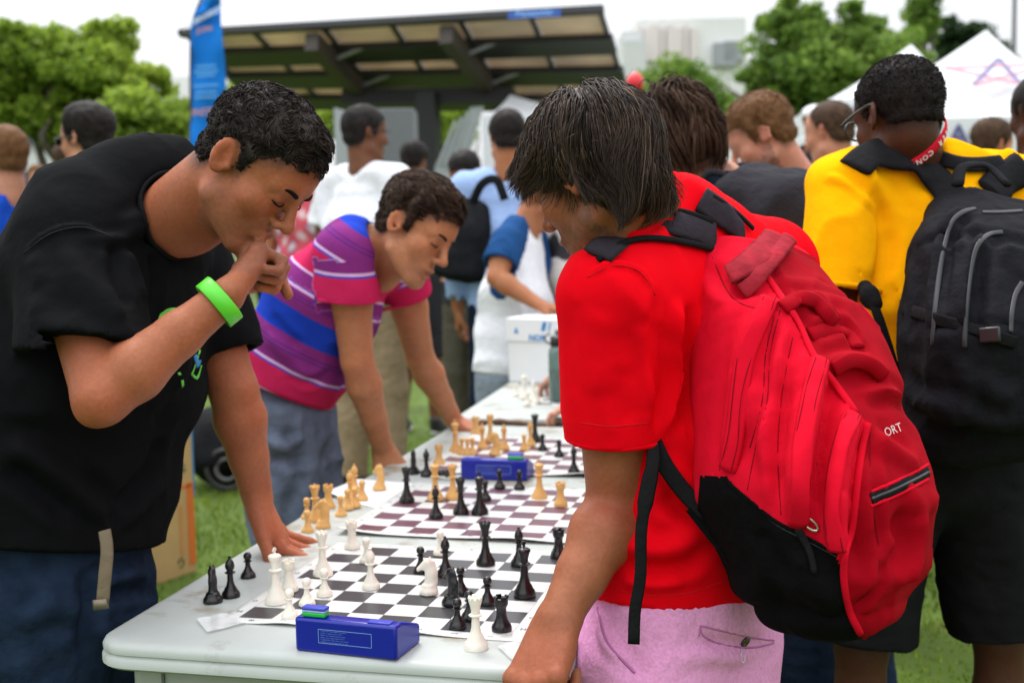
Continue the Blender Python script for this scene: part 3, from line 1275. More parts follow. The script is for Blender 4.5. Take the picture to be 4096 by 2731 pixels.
def wheeled_bag():
    c = Z(885, 1950, 0)
    P = thing('wheeled_bag', 'black wheeled bag lying on the grass behind the carton', 'bag', c)
    blk = cloth('black_nylon_bag', (.012, .012, .014), .7)
    S = SDF()
    S.add(ell(c + V(.0, .1, .20), (.20, .28, .20)), .05)
    S.add(cone(c + V(-.05, 0, .30), c + V(.1, .3, .42), .10, .07), .06)
    v, q = sdf_mesh(S, .014)
    n = vnormals(v, q)
    v = v + n * (.02 * vnoise(v, 9, 2))[:, None]
    v[:, 2] = np.maximum(v[:, 2], .005)
    mesh_obj('bag_body', v, q, blk, P)
    w = c + CR * .07 - CF * .16 + V(0, 0, .115)
    for r, t, m, nm in ((.10, .016, mat('black_rubber', (.02, .02, .02), .6), 'tyre'), (.055, .012, mat('grey_hub', (.10, .10, .10), .5), 'rim')):
        pts = [w + (CR * math.cos(a) + V(0, 0, 1) * math.sin(a)) * r for a in np.linspace(0, 2 * math.pi, 25)]
        MB().tube(pts, t, 8, cap=False).build(nm, m, P, True)


wheeled_bag()
# ------------------------------------------------------------------ folding tables
TZ = .74


def rrect(x0, x1, y0, y1, r, inset, z, n=7):
    pts = []
    for cx, cy, a0 in ((x1 - r, y1 - r, 0), (x0 + r, y1 - r, 90), (x0 + r, y0 + r, 180), (x1 - r, y0 + r, 270)):
        for k in range(n):
            a = math.radians(a0 + 90 * k / (n - 1))
            pts.append((cx + (r - inset) * math.cos(a), cy + (r - inset) * math.sin(a), z))
    return pts


def rings(rs, cap0=True, cap1=True):
    n = len(rs[0])
    v = [p for r in rs for p in r]
    f = [(k * n + i, k * n + (i + 1) % n, k * n + n + (i + 1) % n, k * n + n + i) for k in range(len(rs) - 1) for i in range(n)]
    if cap0:
        f.append(tuple(range(n - 1, -1, -1)))
    if cap1:
        f.append(tuple((len(rs) - 1) * n + i for i in range(n)))
    return v, f


def folding_table(label, org, ang, Wd, Ln, z=TZ, torn=False):
    """org: near left corner of the top"""
    P = thing('folding_table', label, 'table', (org[0], org[1], 0), 'folding tables')
    c, s = math.cos(ang), math.sin(ang)

    def R(pts):
        return [(org[0] + x * c - y * s, org[1] + x * s + y * c, zz) for x, y, zz in pts]
    plas = mat('grey_plastic', (.41, .44, .42), .45, var=.07, vscale=7, bump=.25, bscale=600, speck=(6., .55, (.27, .24, .18)), spec=.35)
    plas2 = mat('grey_plastic_apron', (.33, .345, .335), .5, var=.05, vscale=9, bump=.06, bscale=350)
    prof = [(.030, -.044), (.006, -.043), (-.001, -.038), (-.001, -.026), (.003, -.0225), (.0045, -.020), (.001, -.0175), (.0005, -.010), (.004, -.004), (.010, -.0008), (.018, 0)]
    v, f = rings([R(rrect(0, Wd, 0, Ln, .065, i, z + dz)) for i, dz in prof])
    o = mesh_obj('tabletop', v, f, plas, P)
    o.data.set_sharp_from_angle(angle=math.radians(50))
    v, f = rings([R(rrect(0, Wd, 0, Ln, .065, i, z + dz)) for i, dz in ((.050, -.100), (.046, -.095), (.046, -.046))])
    o = mesh_obj('apron', v, f, plas2, P)
    o.data.set_sharp_from_angle(angle=math.radians(50))
    # corner joints of the apron, strips of darker plastic
    for x in (.105, Wd - .105):
        MB().box(R([(x, .0445, z - .072)])[0], (.004, .006, .052), [(c, s, 0), (-s, c, 0), (0, 0, 1)]).build('apron_joint', mat('dark_joint_plastic', (.10, .105, .10), .6), P)
    st = mat('grey_steel', (.25, .25, .25), .4, metallic=.8)
    for x in (.12, Wd - .12):
        for y in (.28, Ln - .28):
            a, b = R([(x, y, z - .05), (x + (.03 if x < .3 else -.03), y + (-.06 if y < .5 else .06), .0)])
            MB().tube([a, b], .014, 10).build('leg', st, P, True)
    for y, yy in ((.28, .24), (Ln - .28, Ln - .24)):
        a, b = R([(.13, yy, .30), (Wd - .13, yy, .30)])
        MB().tube([a, b], .010, 8).build('leg_brace', st, P, True)
    if torn:
        m = mat('torn_fibreboard', (.13, .065, .04), .9, var=.5, vscale=60, bump=.6, bscale=80)
        pts = [R([(x, -.004 - .004 * math.sin(x * 40), z - .018 - .006 * math.sin(x * 23 + 1))])[0] for x in np.linspace(.01, .52, 30)]
        MB().tube(pts, np.array([.010 + .004 * math.sin(i * 1.7) for i in range(30)]) * np.linspace(1, .3, 30), 7).build('torn_edge', m, P, True)
    return P, R


T1, R1 = folding_table('near grey plastic folding table carrying three chess boards and blue clocks', (-.182, -.157), math.radians(1.35), .745, 2.09)
T2, R2 = folding_table('far grey plastic folding table with torn brown edge, white box standing on it', (-.272, 2.075), math.radians(3.0), .76, 1.83, torn=True)

# dirt chip and tape at the near corner
tape = mat('clear_tape', (.75, .76, .76), .18, var=.12, vscale=70, alpha=.55)


def tape_strip(label, pxs, z):
    q = [Z(x, y, z) for x, y in pxs]
    n = 5
    v, f = [], []
    for i in range(n + 1):
        for j in range(n + 1):
            a, b = i / n, j / n
            p = (q[0] * (1 - a) + q[1] * a) * (1 - b) + (q[3] * (1 - a) + q[2] * a) * b
            v.append(p + V(0, 0, .0008 + .0008 * math.sin(i * 2.1 + j * 1.3)))
    for i in range(n):
        for j in range(n):
            f.append((i * (n + 1) + j, i * (n + 1) + j + 1, (i + 1) * (n + 1) + j + 1, (i + 1) * (n + 1) + j))
    return tag(mesh_obj('tape_strip', v, f, tape), label, 'tape')


tape_strip('crumpled clear tape at the board corner near the two black bishops', [(785, 2475), (905, 2450), (985, 2490), (830, 2528)], TZ + .0035)
tape_strip('clear tape at the board corner under the fist of the red-shirted man', [(1990, 2585), (2160, 2530), (2180, 2590), (2050, 2640)], TZ + .0035)

# ------------------------------------------------------------------ chess boards
SQ = .05715


def board_mat(name, dark, light, sq):
    m = bpy.data.materials.new(name)
    m.use_nodes = True
    t = m.node_tree
    N, L = t.nodes, t.links
    b = N['Principled BSDF']
    b.inputs['Roughness'].default_value = .34
    b.inputs['Specular IOR Level'].default_value = .45
    uv = N.new('ShaderNodeAttribute')
    uv.attribute_name = 'buv'
    ck = N.new('ShaderNodeTexChecker')
    ck.inputs['Scale'].default_value = 1
    ck.inputs['Color1'].default_value = (*light, 1)
    ck.inputs['Color2'].default_value = (*dark, 1)
    L.new(uv.outputs['Vector'], ck.inputs['Vector'])
    sep = N.new('ShaderNodeSeparateXYZ')
    L.new(uv.outputs['Vector'], sep.inputs[0])

    def inside(o):
        a = N.new('ShaderNodeMath')
        a.operation = 'COMPARE'
        a.inputs[1].default_value = 4
        a.inputs[2].default_value = 4
        L.new(o, a.inputs[0])
        return a.outputs[0]

    def rim(o):
        a = N.new('ShaderNodeMath')
        a.operation = 'COMPARE'
        a.inputs[1].default_value = 4
        a.inputs[2].default_value = 4.018
        L.new(o, a.inputs[0])
        return a.outputs[0]

    def both(fn):
        k = N.new('ShaderNodeMath')
        k.operation = 'MULTIPLY'
        L.new(fn(sep.outputs[0]), k.inputs[0])
        L.new(fn(sep.outputs[1]), k.inputs[1])
        return k.outputs[0]
    m1 = N.new('ShaderNodeMixRGB')
    m1.inputs[1].default_value = (*light, 1)
    m1.inputs[2].default_value = tuple(x * .35 for x in light) + (1,)
    L.new(both(rim), m1.inputs[0])
    m2 = N.new('ShaderNodeMixRGB')
    L.new(both(inside), m2.inputs[0])
    L.new(m1.outputs[0], m2.inputs[1])
    L.new(ck.outputs[0], m2.inputs[2])
    nz = N.new('ShaderNodeTexNoise')
    nz.inputs['Scale'].default_value = 9
    nz.inputs['Detail'].default_value = 5
    tc = N.new('ShaderNodeTexCoord')
    L.new(tc.outputs['Object'], nz.inputs['Vector'])
    mr = N.new('ShaderNodeMapRange')
    mr.inputs[3].default_value = .90
    mr.inputs[4].default_value = 1.06
    L.new(nz.outputs[0], mr.inputs[0])
    sc = N.new('ShaderNodeVectorMath')
    sc.operation = 'SCALE'
    L.new(m2.outputs[0], sc.inputs[0])
    L.new(mr.outputs[0], sc.inputs['Scale'])
    L.new(sc.outputs[0], b.inputs['Base Color'])
    bp = N.new('ShaderNodeBump')
    bp.inputs['Strength'].default_value = .12
    bp.inputs['Distance'].default_value = .002
    n2 = N.new('ShaderNodeTexNoise')
    n2.inputs['Scale'].default_value = 14
    L.new(tc.outputs['Object'], n2.inputs['Vector'])
    L.new(n2.outputs[0], bp.inputs['Height'])
    L.new(bp.outputs[0], b.inputs['Normal'])
    return m


INK = mat('board_ink', (.05, .05, .055), .6)


def chess_board(label, o, ang, sq, dark, light, wave, seed, letters=True, z=TZ):
    """o: corner of the a1 playing square seen near left"""
    c, s = math.cos(ang), math.sin(ang)
    bd = .46
    n = 44
    v, uv = [], []
    for i in range(n + 1):
        for j in range(n + 1):
            a, b = -bd + (8 + 2 * bd) * i / n, -bd + (8 + 2 * bd) * j / n
            lift = wave(a, b)
            v.append((o[0] + sq * (a * c - b * s), o[1] + sq * (a * s + b * c), z + .0016 + lift))
            uv.append((a, b, 0))
    m_ = n + 1
    f = [(i * m_ + j, (i + 1) * m_ + j, (i + 1) * m_ + j + 1, i * m_ + j + 1) for i in range(n) for j in range(n)]
    P = thing('chess_board', label, 'chess board', (o[0], o[1], z))
    me = mesh_obj('mat', v, f, board_mat('vinyl_' + str(seed), dark, light, sq), P, True)
    at = me.data.attributes.new('buv', 'FLOAT_VECTOR', 'POINT')
    at.data.foreach_set('vector', np.array(uv, np.float32).ravel())
    sm = me.modifiers.new('thickness', 'SOLIDIFY')
    sm.thickness = .0012
    sm.offset = -1
    if letters:
        xa, ya = V(c, s, 0), V(-s, c, 0)

        def at_(a, b):
            return V(o[0] + sq * (a * c - b * s), o[1] + sq * (a * s + b * c), z + .0022 + wave(a, b))
        for k in range(8):
            text_on('printed_number', str(8 - k), .014, at_(k + .5, -.23), ya, -xa, INK, P, lift=.0003)
            text_on('printed_number', str(8 - k), .014, at_(k + .5, 8.23), -ya, xa, INK, P, lift=.0003)
            text_on('printed_letter', 'HGFEDCBA'[k], .014, at_(8.23, k + .5), xa, ya, INK, P, lift=.0003)
            text_on('printed_letter', 'HGFEDCBA'[k], .014, at_(-.23, k + .5), -xa, -ya, INK, P, lift=.0003)
    return P


def w1(a, b):
    near = math.exp(-((b + .46) / .5) ** 2)
    l = near * (.007 * math.exp(-((a - 4.6) / 1.3) ** 2) + .005 * math.exp(-((a - 1.6) / .7) ** 2))
    l += .003 * math.exp(-((b - 8.4) / .5) ** 2) * math.exp(-((a - 6.5) / 1.2) ** 2)
    return l


def w2(a, b):
    return .010 * math.exp(-((b + .46) / .55) ** 2) * (.4 + .6 * math.exp(-((a + .3) / 1.2) ** 2) + .5 * math.exp(-((a - 6) / 1.2) ** 2)) + .004 * math.exp(-((a + .46) / .5) ** 2)


def w3(a, b):
    return .010 * math.exp(-((b + .46) / .5) ** 2) * (.3 + math.exp(-((a - 7) / 1.4) ** 2)) + .006 * math.exp(-((a + .46) / .5) ** 2)


LIGHT = (.64, .65, .63)
chess_board('black and white vinyl chess board nearest the table corner', (0, 0), 0, SQ, (.035, .036, .040), LIGHT, w1, 1)
chess_board('purple and white vinyl chess board in the middle of the near table', (-.027, .570), .0018, SQ, (.115, .040, .065), LIGHT, w2, 2)
chess_board('purple and white vinyl chess board at the far end of the near table', (-.070, 1.205), .012, .0615, (.13, .055, .085), LIGHT, w3, 3)
chess_board('small white chess board on the far table in front of the white box', (-.06, 2.36), .05, .05, (.10, .11, .12), LIGHT, lambda a, b: .0, 4, letters=False)

# sheet of score paper under the captured tan pieces
pp = [Z(1320, 1975, TZ), Z(1440, 1915, TZ), Z(1640, 1940, TZ), Z(1510, 2040, TZ), Z(1350, 2020, TZ)]
n = 10
qv = [Z(1310, 1985, TZ), Z(1432, 1916, TZ), Z(1655, 1935, TZ), Z(1500, 2032, TZ)]
v, f = [], []
for i in range(n + 1):
    for j in range(n + 1):
        a, b = i / n, j / n
        p = (qv[0] * (1 - a) + qv[1] * a) * (1 - b) + (qv[3] * (1 - a) + qv[2] * a) * b
        v.append(p + V(0, 0, .0012 + .012 * (1 - b) ** 3 * (1 - a)))
for i in range(n):
    for j in range(n):
        f.append((i * (n + 1) + j, i * (n + 1) + j + 1, (i + 1) * (n + 1) + j + 1, (i + 1) * (n + 1) + j))
tag(mesh_obj('paper_sheet', v, f, mat('paper', (.80, .81, .84), .8, var=.02)), 'white paper sheet under tan chess pieces at the table edge', 'paper')

# ------------------------------------------------------------------ chess pieces
PR = {
    'pawn': [(14, 0), (14, 4), (13, 6), (12.5, 7), (11, 9.5), (8.5, 12), (8.2, 14), (6, 17), (4.8, 22), (4.4, 28), (7.2, 29.5), (7.4, 31), (4.5, 32), (4.6, 33), (6.8, 35.5), (7.6, 39), (7.0, 42.5), (4.8, 45.5), (1, 46.8)],
    'rook': [(16, 0), (16, 5), (15, 7.5), (14.5, 9), (12, 12), (11.5, 14), (9.5, 18), (8.2, 25), (7.9, 34), (8.6, 37), (10.6, 40), (11, 42), (11, 50.5), (10.3, 51), (8, 51), (8, 46), (.5, 46)],
    'bishop': [(16, 0), (16, 5), (15, 7.5), (14, 9), (11, 13), (10.6, 15), (7.5, 20), (5.5, 28), (4.8, 40), (9, 42), (9.2, 43.5), (5.5, 45), (5.2, 46.5), (7.2, 49), (8.4, 54), (7.2, 60), (4.2, 65), (2.2, 67), (3.2, 69), (3.0, 71), (.6, 72)],
    'queen': [(18, 0), (18, 6), (17, 8.5), (16.5, 10), (13, 14.5), (12.6, 17), (9, 23), (6.6, 33), (5.6, 48), (10, 50.5), (10.4, 52), (6.5, 54), (6.8, 56), (6.4, 58), (8, 66), (10.4, 73), (10.8, 76.5), (9.8, 77.5), (7.8, 76), (5, 78.5), (2, 80), (2.6, 82), (.6, 84)],
    'king': [(19, 0), (19, 6), (18, 8.5), (17.5, 10), (14, 15), (13.5, 17.5), (9.5, 24), (7, 35), (6, 52), (10.6, 54.5), (11, 56.5), (6.8, 59), (7.2, 61), (6.8, 63), (8.6, 71), (11.2, 78.5), (11, 80.5), (8.5, 82.5), (3, 84), (2, 85)],
}
PMESH = {}


def knight_mesh():
    m = .001
    S = SDF()
    base = [(16, 0), (16, 5), (15, 7.5), (13.5, 10), (12, 13)]
    for (r0, z0), (r1, z1) in zip(base[:-1], base[1:]):
        pass

    def lat(P):
        r = np.linalg.norm(P[:, :2], axis=1)
        z = P[:, 2]
        R = np.interp(z, [0, .005, .0075, .012, .016], [.0165, .0165, .0155, .0125, .011])
        return np.maximum(r - R, np.maximum(-z, z - .016))
    S.add(Prim(lat, (0, 0, .008), .03), .002)
    S.add(cone2((0, -.003, .014), (0, -.005, .036), .0115, .0085, (1, 0, 0), .72), .005)
    S.add(cone2((0, -.005, .036), (0, -.001, .052), .0095, .0082, (1, 0, 0), .70), .005)
    S.add(cone2((0, .001, .053), (0, .0155, .042), .0078, .0048, (1, 0, 0), .72), .004)
    S.add(cone((.0025, -.004, .057), (.003, -.003, .063), .0026, .0012), .002)
    S.add(cone((-.0025, -.004, .057), (-.003, -.003, .063), .0026, .0012), .002)
    S.add(cone2((0, -.012, .022), (0, -.009, .054), .004, .0035, (1, 0, 0), .5), .003)
    S.sub(cone((-.01, .012, .036), (.01, .012, .036), .0045), .003)
    return sdf_mesh(S, .0014)


def piece_mesh(kind):
    if kind in PMESH:
        return PMESH[kind]
    if kind == 'knight':
        v, q = knight_mesh()
        o = mesh_obj('chess_knight', v, q)
        COL.objects.unlink(o)
        PMESH[kind] = o.data
        return o.data
    b = MB()
    b.lathe([(r * .001, z * .001) for r, z in PR[kind]], n=22)
    if kind == 'king':
        b.box((0, 0, .0895), (.0036, .0032, .010)).box((0, 0, .0905), (.0095, .003, .0032))
    if kind == 'queen':
        for k in range(8):
            a = k * math.pi / 4
            b.lathe([(.0006, -.002), (.0022, -.001), (.0026, .001), (.0015, .0025)], (.0094 * math.cos(a), .0094 * math.sin(a), .0778), 6)
    if kind == 'rook':
        for k in range(4):
            a = k * math.pi / 2 + .4
            b.box((.0094 * math.cos(a), .0094 * math.sin(a), .0525), (.0034, .0085, .0035), [(math.cos(a), math.sin(a), 0), (-math.sin(a), math.cos(a), 0), (0, 0, 1)])
    o = b.build('chess_' + kind, None, None, True)
    o.data.set_sharp_from_angle(angle=math.radians(48))
    COL.objects.unlink(o)
    PMESH[kind] = o.data
    return o.data


PM = {'white': mat('ivory_plastic', (.80, .76, .66), .32, var=.02, sss=.15, spec=.5), 'black': mat('black_plastic_piece', (.006, .006, .0065), .28, var=0, spec=.5, bump=.05, bscale=300),
      'tan': mat('tan_plastic', (.70, .40, .13), .36, var=.05, sss=.1)}
WHERE = {'n': 'on the black and white board', 'm': 'on the middle purple board', 'f': 'on the far purple board', 't': 'on the far table'}
PIECES = [
    # near board
    ('white', 'king', 1105, 2408, 'n'), ('white', 'rook', 1158, 2360, 'n|half behind the white king'), ('white', 'pawn', 1160, 2466, 'n|before the white rook'), ('white', 'pawn', 1229, 2418, 'n|behind the clock button'), ('white', 'queen', 1292, 2299, 'n'),
    ('white', 'pawn', 1299, 2379, 'n|right before the white queen'), ('white', 'bishop', 1484, 2350, 'n'), ('white', 'pawn', 1467, 2246, 'n|just behind the white bishop'), ('white', 'rook', 1409, 2190, 'n|on its far corner square'), ('white', 'pawn', 1762, 2216, 'n|behind the black bishop'),
    ('white', 'knight', 1715, 2372, 'n', 100), ('black', 'pawn', 1684, 2285, 'n|behind the white knight'), ('black', 'bishop', 1783, 2299, 'n|beside the white knight'), ('black', 'queen', 1943, 2256, 'n'), ('black', 'bishop', 2077, 2258, 'n|half hidden behind the black king'),
    ('black', 'king', 2099, 2382, 'n'), ('black', 'rook', 2235, 2226, 'n|half hidden by the bare forearm'), ('black', 'pawn', 1844, 2372, 'n|half behind the black knight'), ('black', 'knight', 1806, 2416, 'n', 60), ('black', 'pawn', 1878, 2474, 'n|mostly hidden behind the lone white queen'),
    ('black', 'pawn', 1830, 2508, 'n|in front of the black knight'), ('black', 'pawn', 1951, 2413, 'n|between the black king and the black knight'), ('black', 'rook', 2007, 2517, 'n|beside the lone white queen'),
    ('white', 'queen', 1905, 2592, 'on the bare table beside the blue clock'),
    ('black', 'knight', 852, 2407, 'on the bare grey table beside a black bishop', 200), ('black', 'bishop', 924, 2385, 'on the bare grey table beside a black knight'), ('black', 'pawn', 993, 2308, 'alone on the bare grey table edge'),
    # captured tan pieces at the edge
    ('tan', 'pawn', 1231, 2126, 'at the table edge, in front of the tan pieces'), ('tan', 'knight', 1292, 2109, 'at the table edge in the tan cluster', 90), ('tan', 'queen', 1263, 2084, 'at the table edge behind the tan knight'),
    ('tan', 'rook', 1315, 2030, 'at the table edge behind the tan queen'), ('tan', 'pawn', 1229, 2072, 'at the table edge half behind another tan pawn'), ('tan', 'pawn', 1364, 2062, 'alone between tan cluster and middle board'),
    ('tan', 'pawn', 1391, 2034, 'at the paper edge beside the lone tan pawn'), ('tan', 'pawn', 1421, 2026, 'at the paper edge below the tan bishops'), ('tan', 'bishop', 1402, 2000, 'on the paper sheet among tan pawns'), ('tan', 'bishop', 1420, 1972, 'on the paper sheet behind another tan bishop'),
    ('tan', 'pawn', 1450, 1998, 'on the middle of the paper sheet'), ('tan', 'knight', 1518, 1957, 'on the paper sheet beside the leaning hand', 70),
    # middle board
    ('black', 'queen', 1628, 2006, 'at the left rim of the middle purple board'), ('black', 'knight', 1655, 1894, 'on the grey table behind the middle board', 20), ('black', 'bishop', 1707, 1904, 'on the grey table behind the middle board'),
    ('black', 'rook', 1740, 1912, 'fallen on its side behind the middle board', -1),
    ('tan', 'rook', 1757, 1858, 'between the middle and the far purple boards'), ('tan', 'king', 1742, 1998, 'm'), ('tan', 'queen', 1812, 1993, 'm'), ('black', 'bishop', 1744, 2068, 'm'), ('black', 'queen', 1844, 2053, 'm'),
    ('black', 'king', 1920, 2053, 'm'), ('black', 'pawn', 1942, 1998, 'm|half hidden behind the black king'), ('black', 'pawn', 1999, 1951, 'm|before the middle of the blue clock'), ('black', 'pawn', 2078, 1955, 'm|before the end of the blue clock'), ('tan', 'king', 2158, 1993, 'standing beside the tan rook on the middle purple board'),
    ('tan', 'rook', 2243, 2021, 'm'),
    # far board
    ('tan', 'king', 1822, 1808, 'f'), ('tan', 'rook', 1903, 1736, 'f'), ('tan', 'queen', 1962, 1766, 'f'), ('tan', 'bishop', 1930, 1793, 'f|before the tan queen'), ('tan', 'bishop', 2017, 1796, 'f|beside the tan knight'), ('tan', 'pawn', 1848, 1815, 'f|touching the tan king'),
    ('tan', 'pawn', 1870, 1817, 'f|between two other tan pawns'), ('tan', 'pawn', 1890, 1815, 'f|before the tan rook'), ('tan', 'knight', 1980, 1818, 'f', 90), ('tan', 'pawn', 2097, 1800, 'f|beside the bishop at the black queen'), ('tan', 'bishop', 2122, 1782, 'f|touching the black queen'), ('black', 'queen', 2141, 1766, 'f'),
    ('black', 'pawn', 2171, 1800, 'f|next to the black queen'), ('black', 'pawn', 2237, 1824, 'f|close to the red sleeve'), ('black', 'bishop', 2296, 1891, 'f'),
    # far table
    ('white', 'king', 2098, 1593, 't'), ('white', 'bishop', 2133, 1598, 't'), ('white', 'pawn', 2065, 1581, 't|beside the white king'), ('white', 'rook', 2146, 1612, 't'), ('white', 'pawn', 2110, 1618, 't|before the white king'),
]
rs = random.Random(4)
for e in PIECES:
    colr, kind, x, y, w = e[:5]
    p = Z(x, y, TZ + .0028)
    on_board = w[0:2] in ('n', 'm', 'f', 't', 'n|', 'm|', 'f|', 't|')
    ww = (WHERE[w[0]] + (', ' + w[2:] if len(w) > 1 else '')) if on_board else w
    short = WHERE[w[0]] if on_board else w
    if not on_board and 'paper' not in ww and 'rim' not in ww:
        p = Z(x, y, TZ + .0002)
    o = bpy.data.objects.new('chess_' + kind, piece_mesh(kind))
    COL.objects.link(o)
    if not o.data.materials:
        o.data.materials.append(None)
    o.material_slots[0].link = 'OBJECT'
    o.material_slots[0].material = PM[colr]
    o.location = p
    o.rotation_euler = (0, 0, math.radians(e[5]) if len(e) > 5 else rs.uniform(0, 6))
    if len(e) > 5 and e[5] == -1:
        o.rotation_euler = (math.radians(90), 0, 1.2)
        o.location.z = TZ + .0165
    sc_ = 1.0 if y > 2150 else .98
    o.scale = (sc_,) * 3
    tag(o, ('%s %s %s' if len(ww.split()) > 9 else '%s plastic chess %s %s') % (colr, kind, ww), 'chess piece', '%s %ss %s' % (colr, kind, short))

# pieces that stand on a lifted part of a mat rest on it
# ------------------------------------------------------------------ chess clocks
def clock(label, a, b, depth, hgt, on_left=True):
    """a, b: front bottom corners (left, right); the back slopes down"""
    a, b = np.asarray(a, float), np.asarray(b, float)
    x = nrm(b - a)
    y = V(-x[1], x[0], 0)
    L = np.linalg.norm(b - a)
    P = thing('chess_clock', label, 'chess clock', a)
    blue = mat('blue_plastic', (.002, .009, .27), .28, var=.03, bump=.05, bscale=500, spec=.5)
    prof = [(0, 0), (0, hgt), (.022, hgt + .001), (depth, .030), (depth, 0)]
    v = [a + y * q + V(0, 0, r) for q, r in prof] + [b + y * q + V(0, 0, r) for q, r in prof]
    n = len(prof)
    f = [tuple(range(n - 1, -1, -1)), tuple(range(n, 2 * n))] + [(i, (i + 1) % n, n + (i + 1) % n, n + i) for i in range(n)]
    MB().add(v, f).build('case', blue, P, bevel=.0045)
    ax = [x, y, V(0, 0, 1)]
    u = .18 if on_left else .82
    lighter = mat('blue_button', (.035, .05, .45), .3, var=.02)
    c = a + x * L * u + y * .012 + V(0, 0, hgt)
    MB().box(c + V(0, 0, .0045), (L * .23, .017, .007), ax).build('button_light', mat('green_plastic', (.01, .42, .06), .3), P, bevel=.002)
    MB().box(c + V(0, 0, .0095), (L * .228, .0165, .003), ax).build('button_stem', mat('pale_blue_plastic', (.30, .42, .70), .3), P, bevel=.001)
    MB().box(c + V(0, 0, .0135), (L * .235, .0175, .005), ax).build('button', lighter, P, bevel=.002)
    c = a + x * L * (1 - u) + y * .012 + V(0, 0, hgt + .0012)
    MB().box(c, (L * .22, .016, .003), ax).build('button', lighter, P, bevel=.0013)
    # instruction label: frame and small lines of print
    pr = mat('pale_print', (.16, .30, .62), .5)
    wd = -y
    e = a + x * L * .5 + V(0, 0, hgt * .52) + wd * .0004
    lw, lh = L * .52, hgt * .40
    fb = MB()
    for s in (-1, 1):
        fb.box(e + V(0, 0, s * lh / 2), (lw, .0004, .0008), ax)
        fb.box(e + x * s * lw / 2, (.0008, .0004, lh), ax)
    lab = fb.build('label_frame', pr, P)
    rows = ['1 START/STOP   Mode navigation and selection', '2 STORE   In edit mode, press to select', '3 EDIT   Press to enter edit mode, press again', '4 MOVE   Press to display number of moves', '5 TOURNAMENT   Press to Pause, press and hold', '6 DEFAULTS   Press and hold to select user mode']
    for i, r in enumerate(rows):
        text_on('label_text', r, lh * .105, e - x * lw * .46 + V(0, 0, lh * (.40 - .16 * i)), x, V(0, 0, 1), pr, lab, lift=.0003, align='LEFT')
    return P


clock('blue plastic chess clock beside the white queen, nearest the table corner', Z(1181, 2602, TZ), Z(1588, 2645, TZ), .088, .052)
clock('blue plastic chess clock between the middle and far purple boards', Z(1843, 1917, TZ), Z(2108, 1925, TZ), .085, .052, on_left=False)

# ------------------------------------------------------------------ white box and bottle on the far table
def white_box():
    a = Z(2036, 1527, TZ + .001)
    b = Z(2360, 1545, TZ + .001)
    x = nrm(b - a)
    y = V(-x[1], x[0], 0)
    Lx, Ly, Hh = .40, .34, .25
    P = thing('cardboard_box', 'white lidded cardboard box with blue print on the far table', 'box', a)
    wh = mat('white_card', (.76, .77, .79), .75, var=.03, vscale=12)
    c = a + x * Lx / 2 + y * Ly / 2
    ax = [x, y, V(0, 0, 1)]
    MB().box(c + V(0, 0, Hh * .5), (Lx, Ly, Hh - .004), ax).build('box_body', wh, P, bevel=.002)
    MB().box(c + V(0, 0, Hh - .042), (Lx + .012, Ly + .012, .092), ax).build('lid', wh, P, bevel=.003)
    bl = mat('blue_print', (.02, .20, .52), .7)
    fr = a - y * .0062
    text_on('print', 'NOR', .034, fr + x * .135 + V(0, 0, Hh - .072), x, V(0, 0, 1), bl, P, bold=.001)
    MB().box(fr + x * .165 + V(0, 0, Hh - .026), (.018, .001, .036), [nrm(x + V(0, 0, .0)), y, nrm(V(0, 0, 1) + x * .25)]).build('print_bar', bl, P)
    MB().box(fr + x * .190 + V(0, 0, Hh - .026), (.007, .001, .036), [x, y, nrm(V(0, 0, 1) + x * .25)]).build('print_bar', bl, P)
    MB().prism([fr + x * .030 + V(0, 0, Hh - .055), fr + x * .052 + V(0, 0, Hh - .055), fr + x * .041 + V(0, 0, Hh - .030)], None, -y * .001).build('print_mark', bl, P)


white_box()


def bottle():
    c = Z(2236, 1606, TZ + .0005)
    P = thing('water_bottle', 'tall clear green water bottle with black cap on the far table', 'bottle', c)
    gl = mat('green_bottle', (.20, .32, .30), .12, trans=.55, var=.1, vscale=8, spec=.5)
    MB().lathe([(.030, 0), (.035, .004), (.035, .17), (.033, .185), (.026, .195), (.024, .2)], c, 24).build('bottle_body', gl, P, True)
    MB().lathe([(.012, .012), (.030, .014), (.031, .06), (.028, .10), (.02, .115)], c, 18).build('contents', mat('dark_contents', (.07, .05, .035), .8, var=.5, vscale=40), P, True)
    bk = mat('black_plastic', (.008, .008, .009), .3)
    cp = MB().lathe([(.027, .195), (.028, .198), (.028, .228), (.024, .232), (.012, .234), (.011, .25), (.008, .253)], c, 20).build('cap', bk, P, True)
    pts = [c - CR * (.026 + .020 * math.sin(t)) + V(0, 0, .222 + .017 * math.cos(t)) for t in np.linspace(0, math.pi, 12)]
    MB().tube(pts, .003, 6).build('carry_loop', bk, cp, True)


bottle()
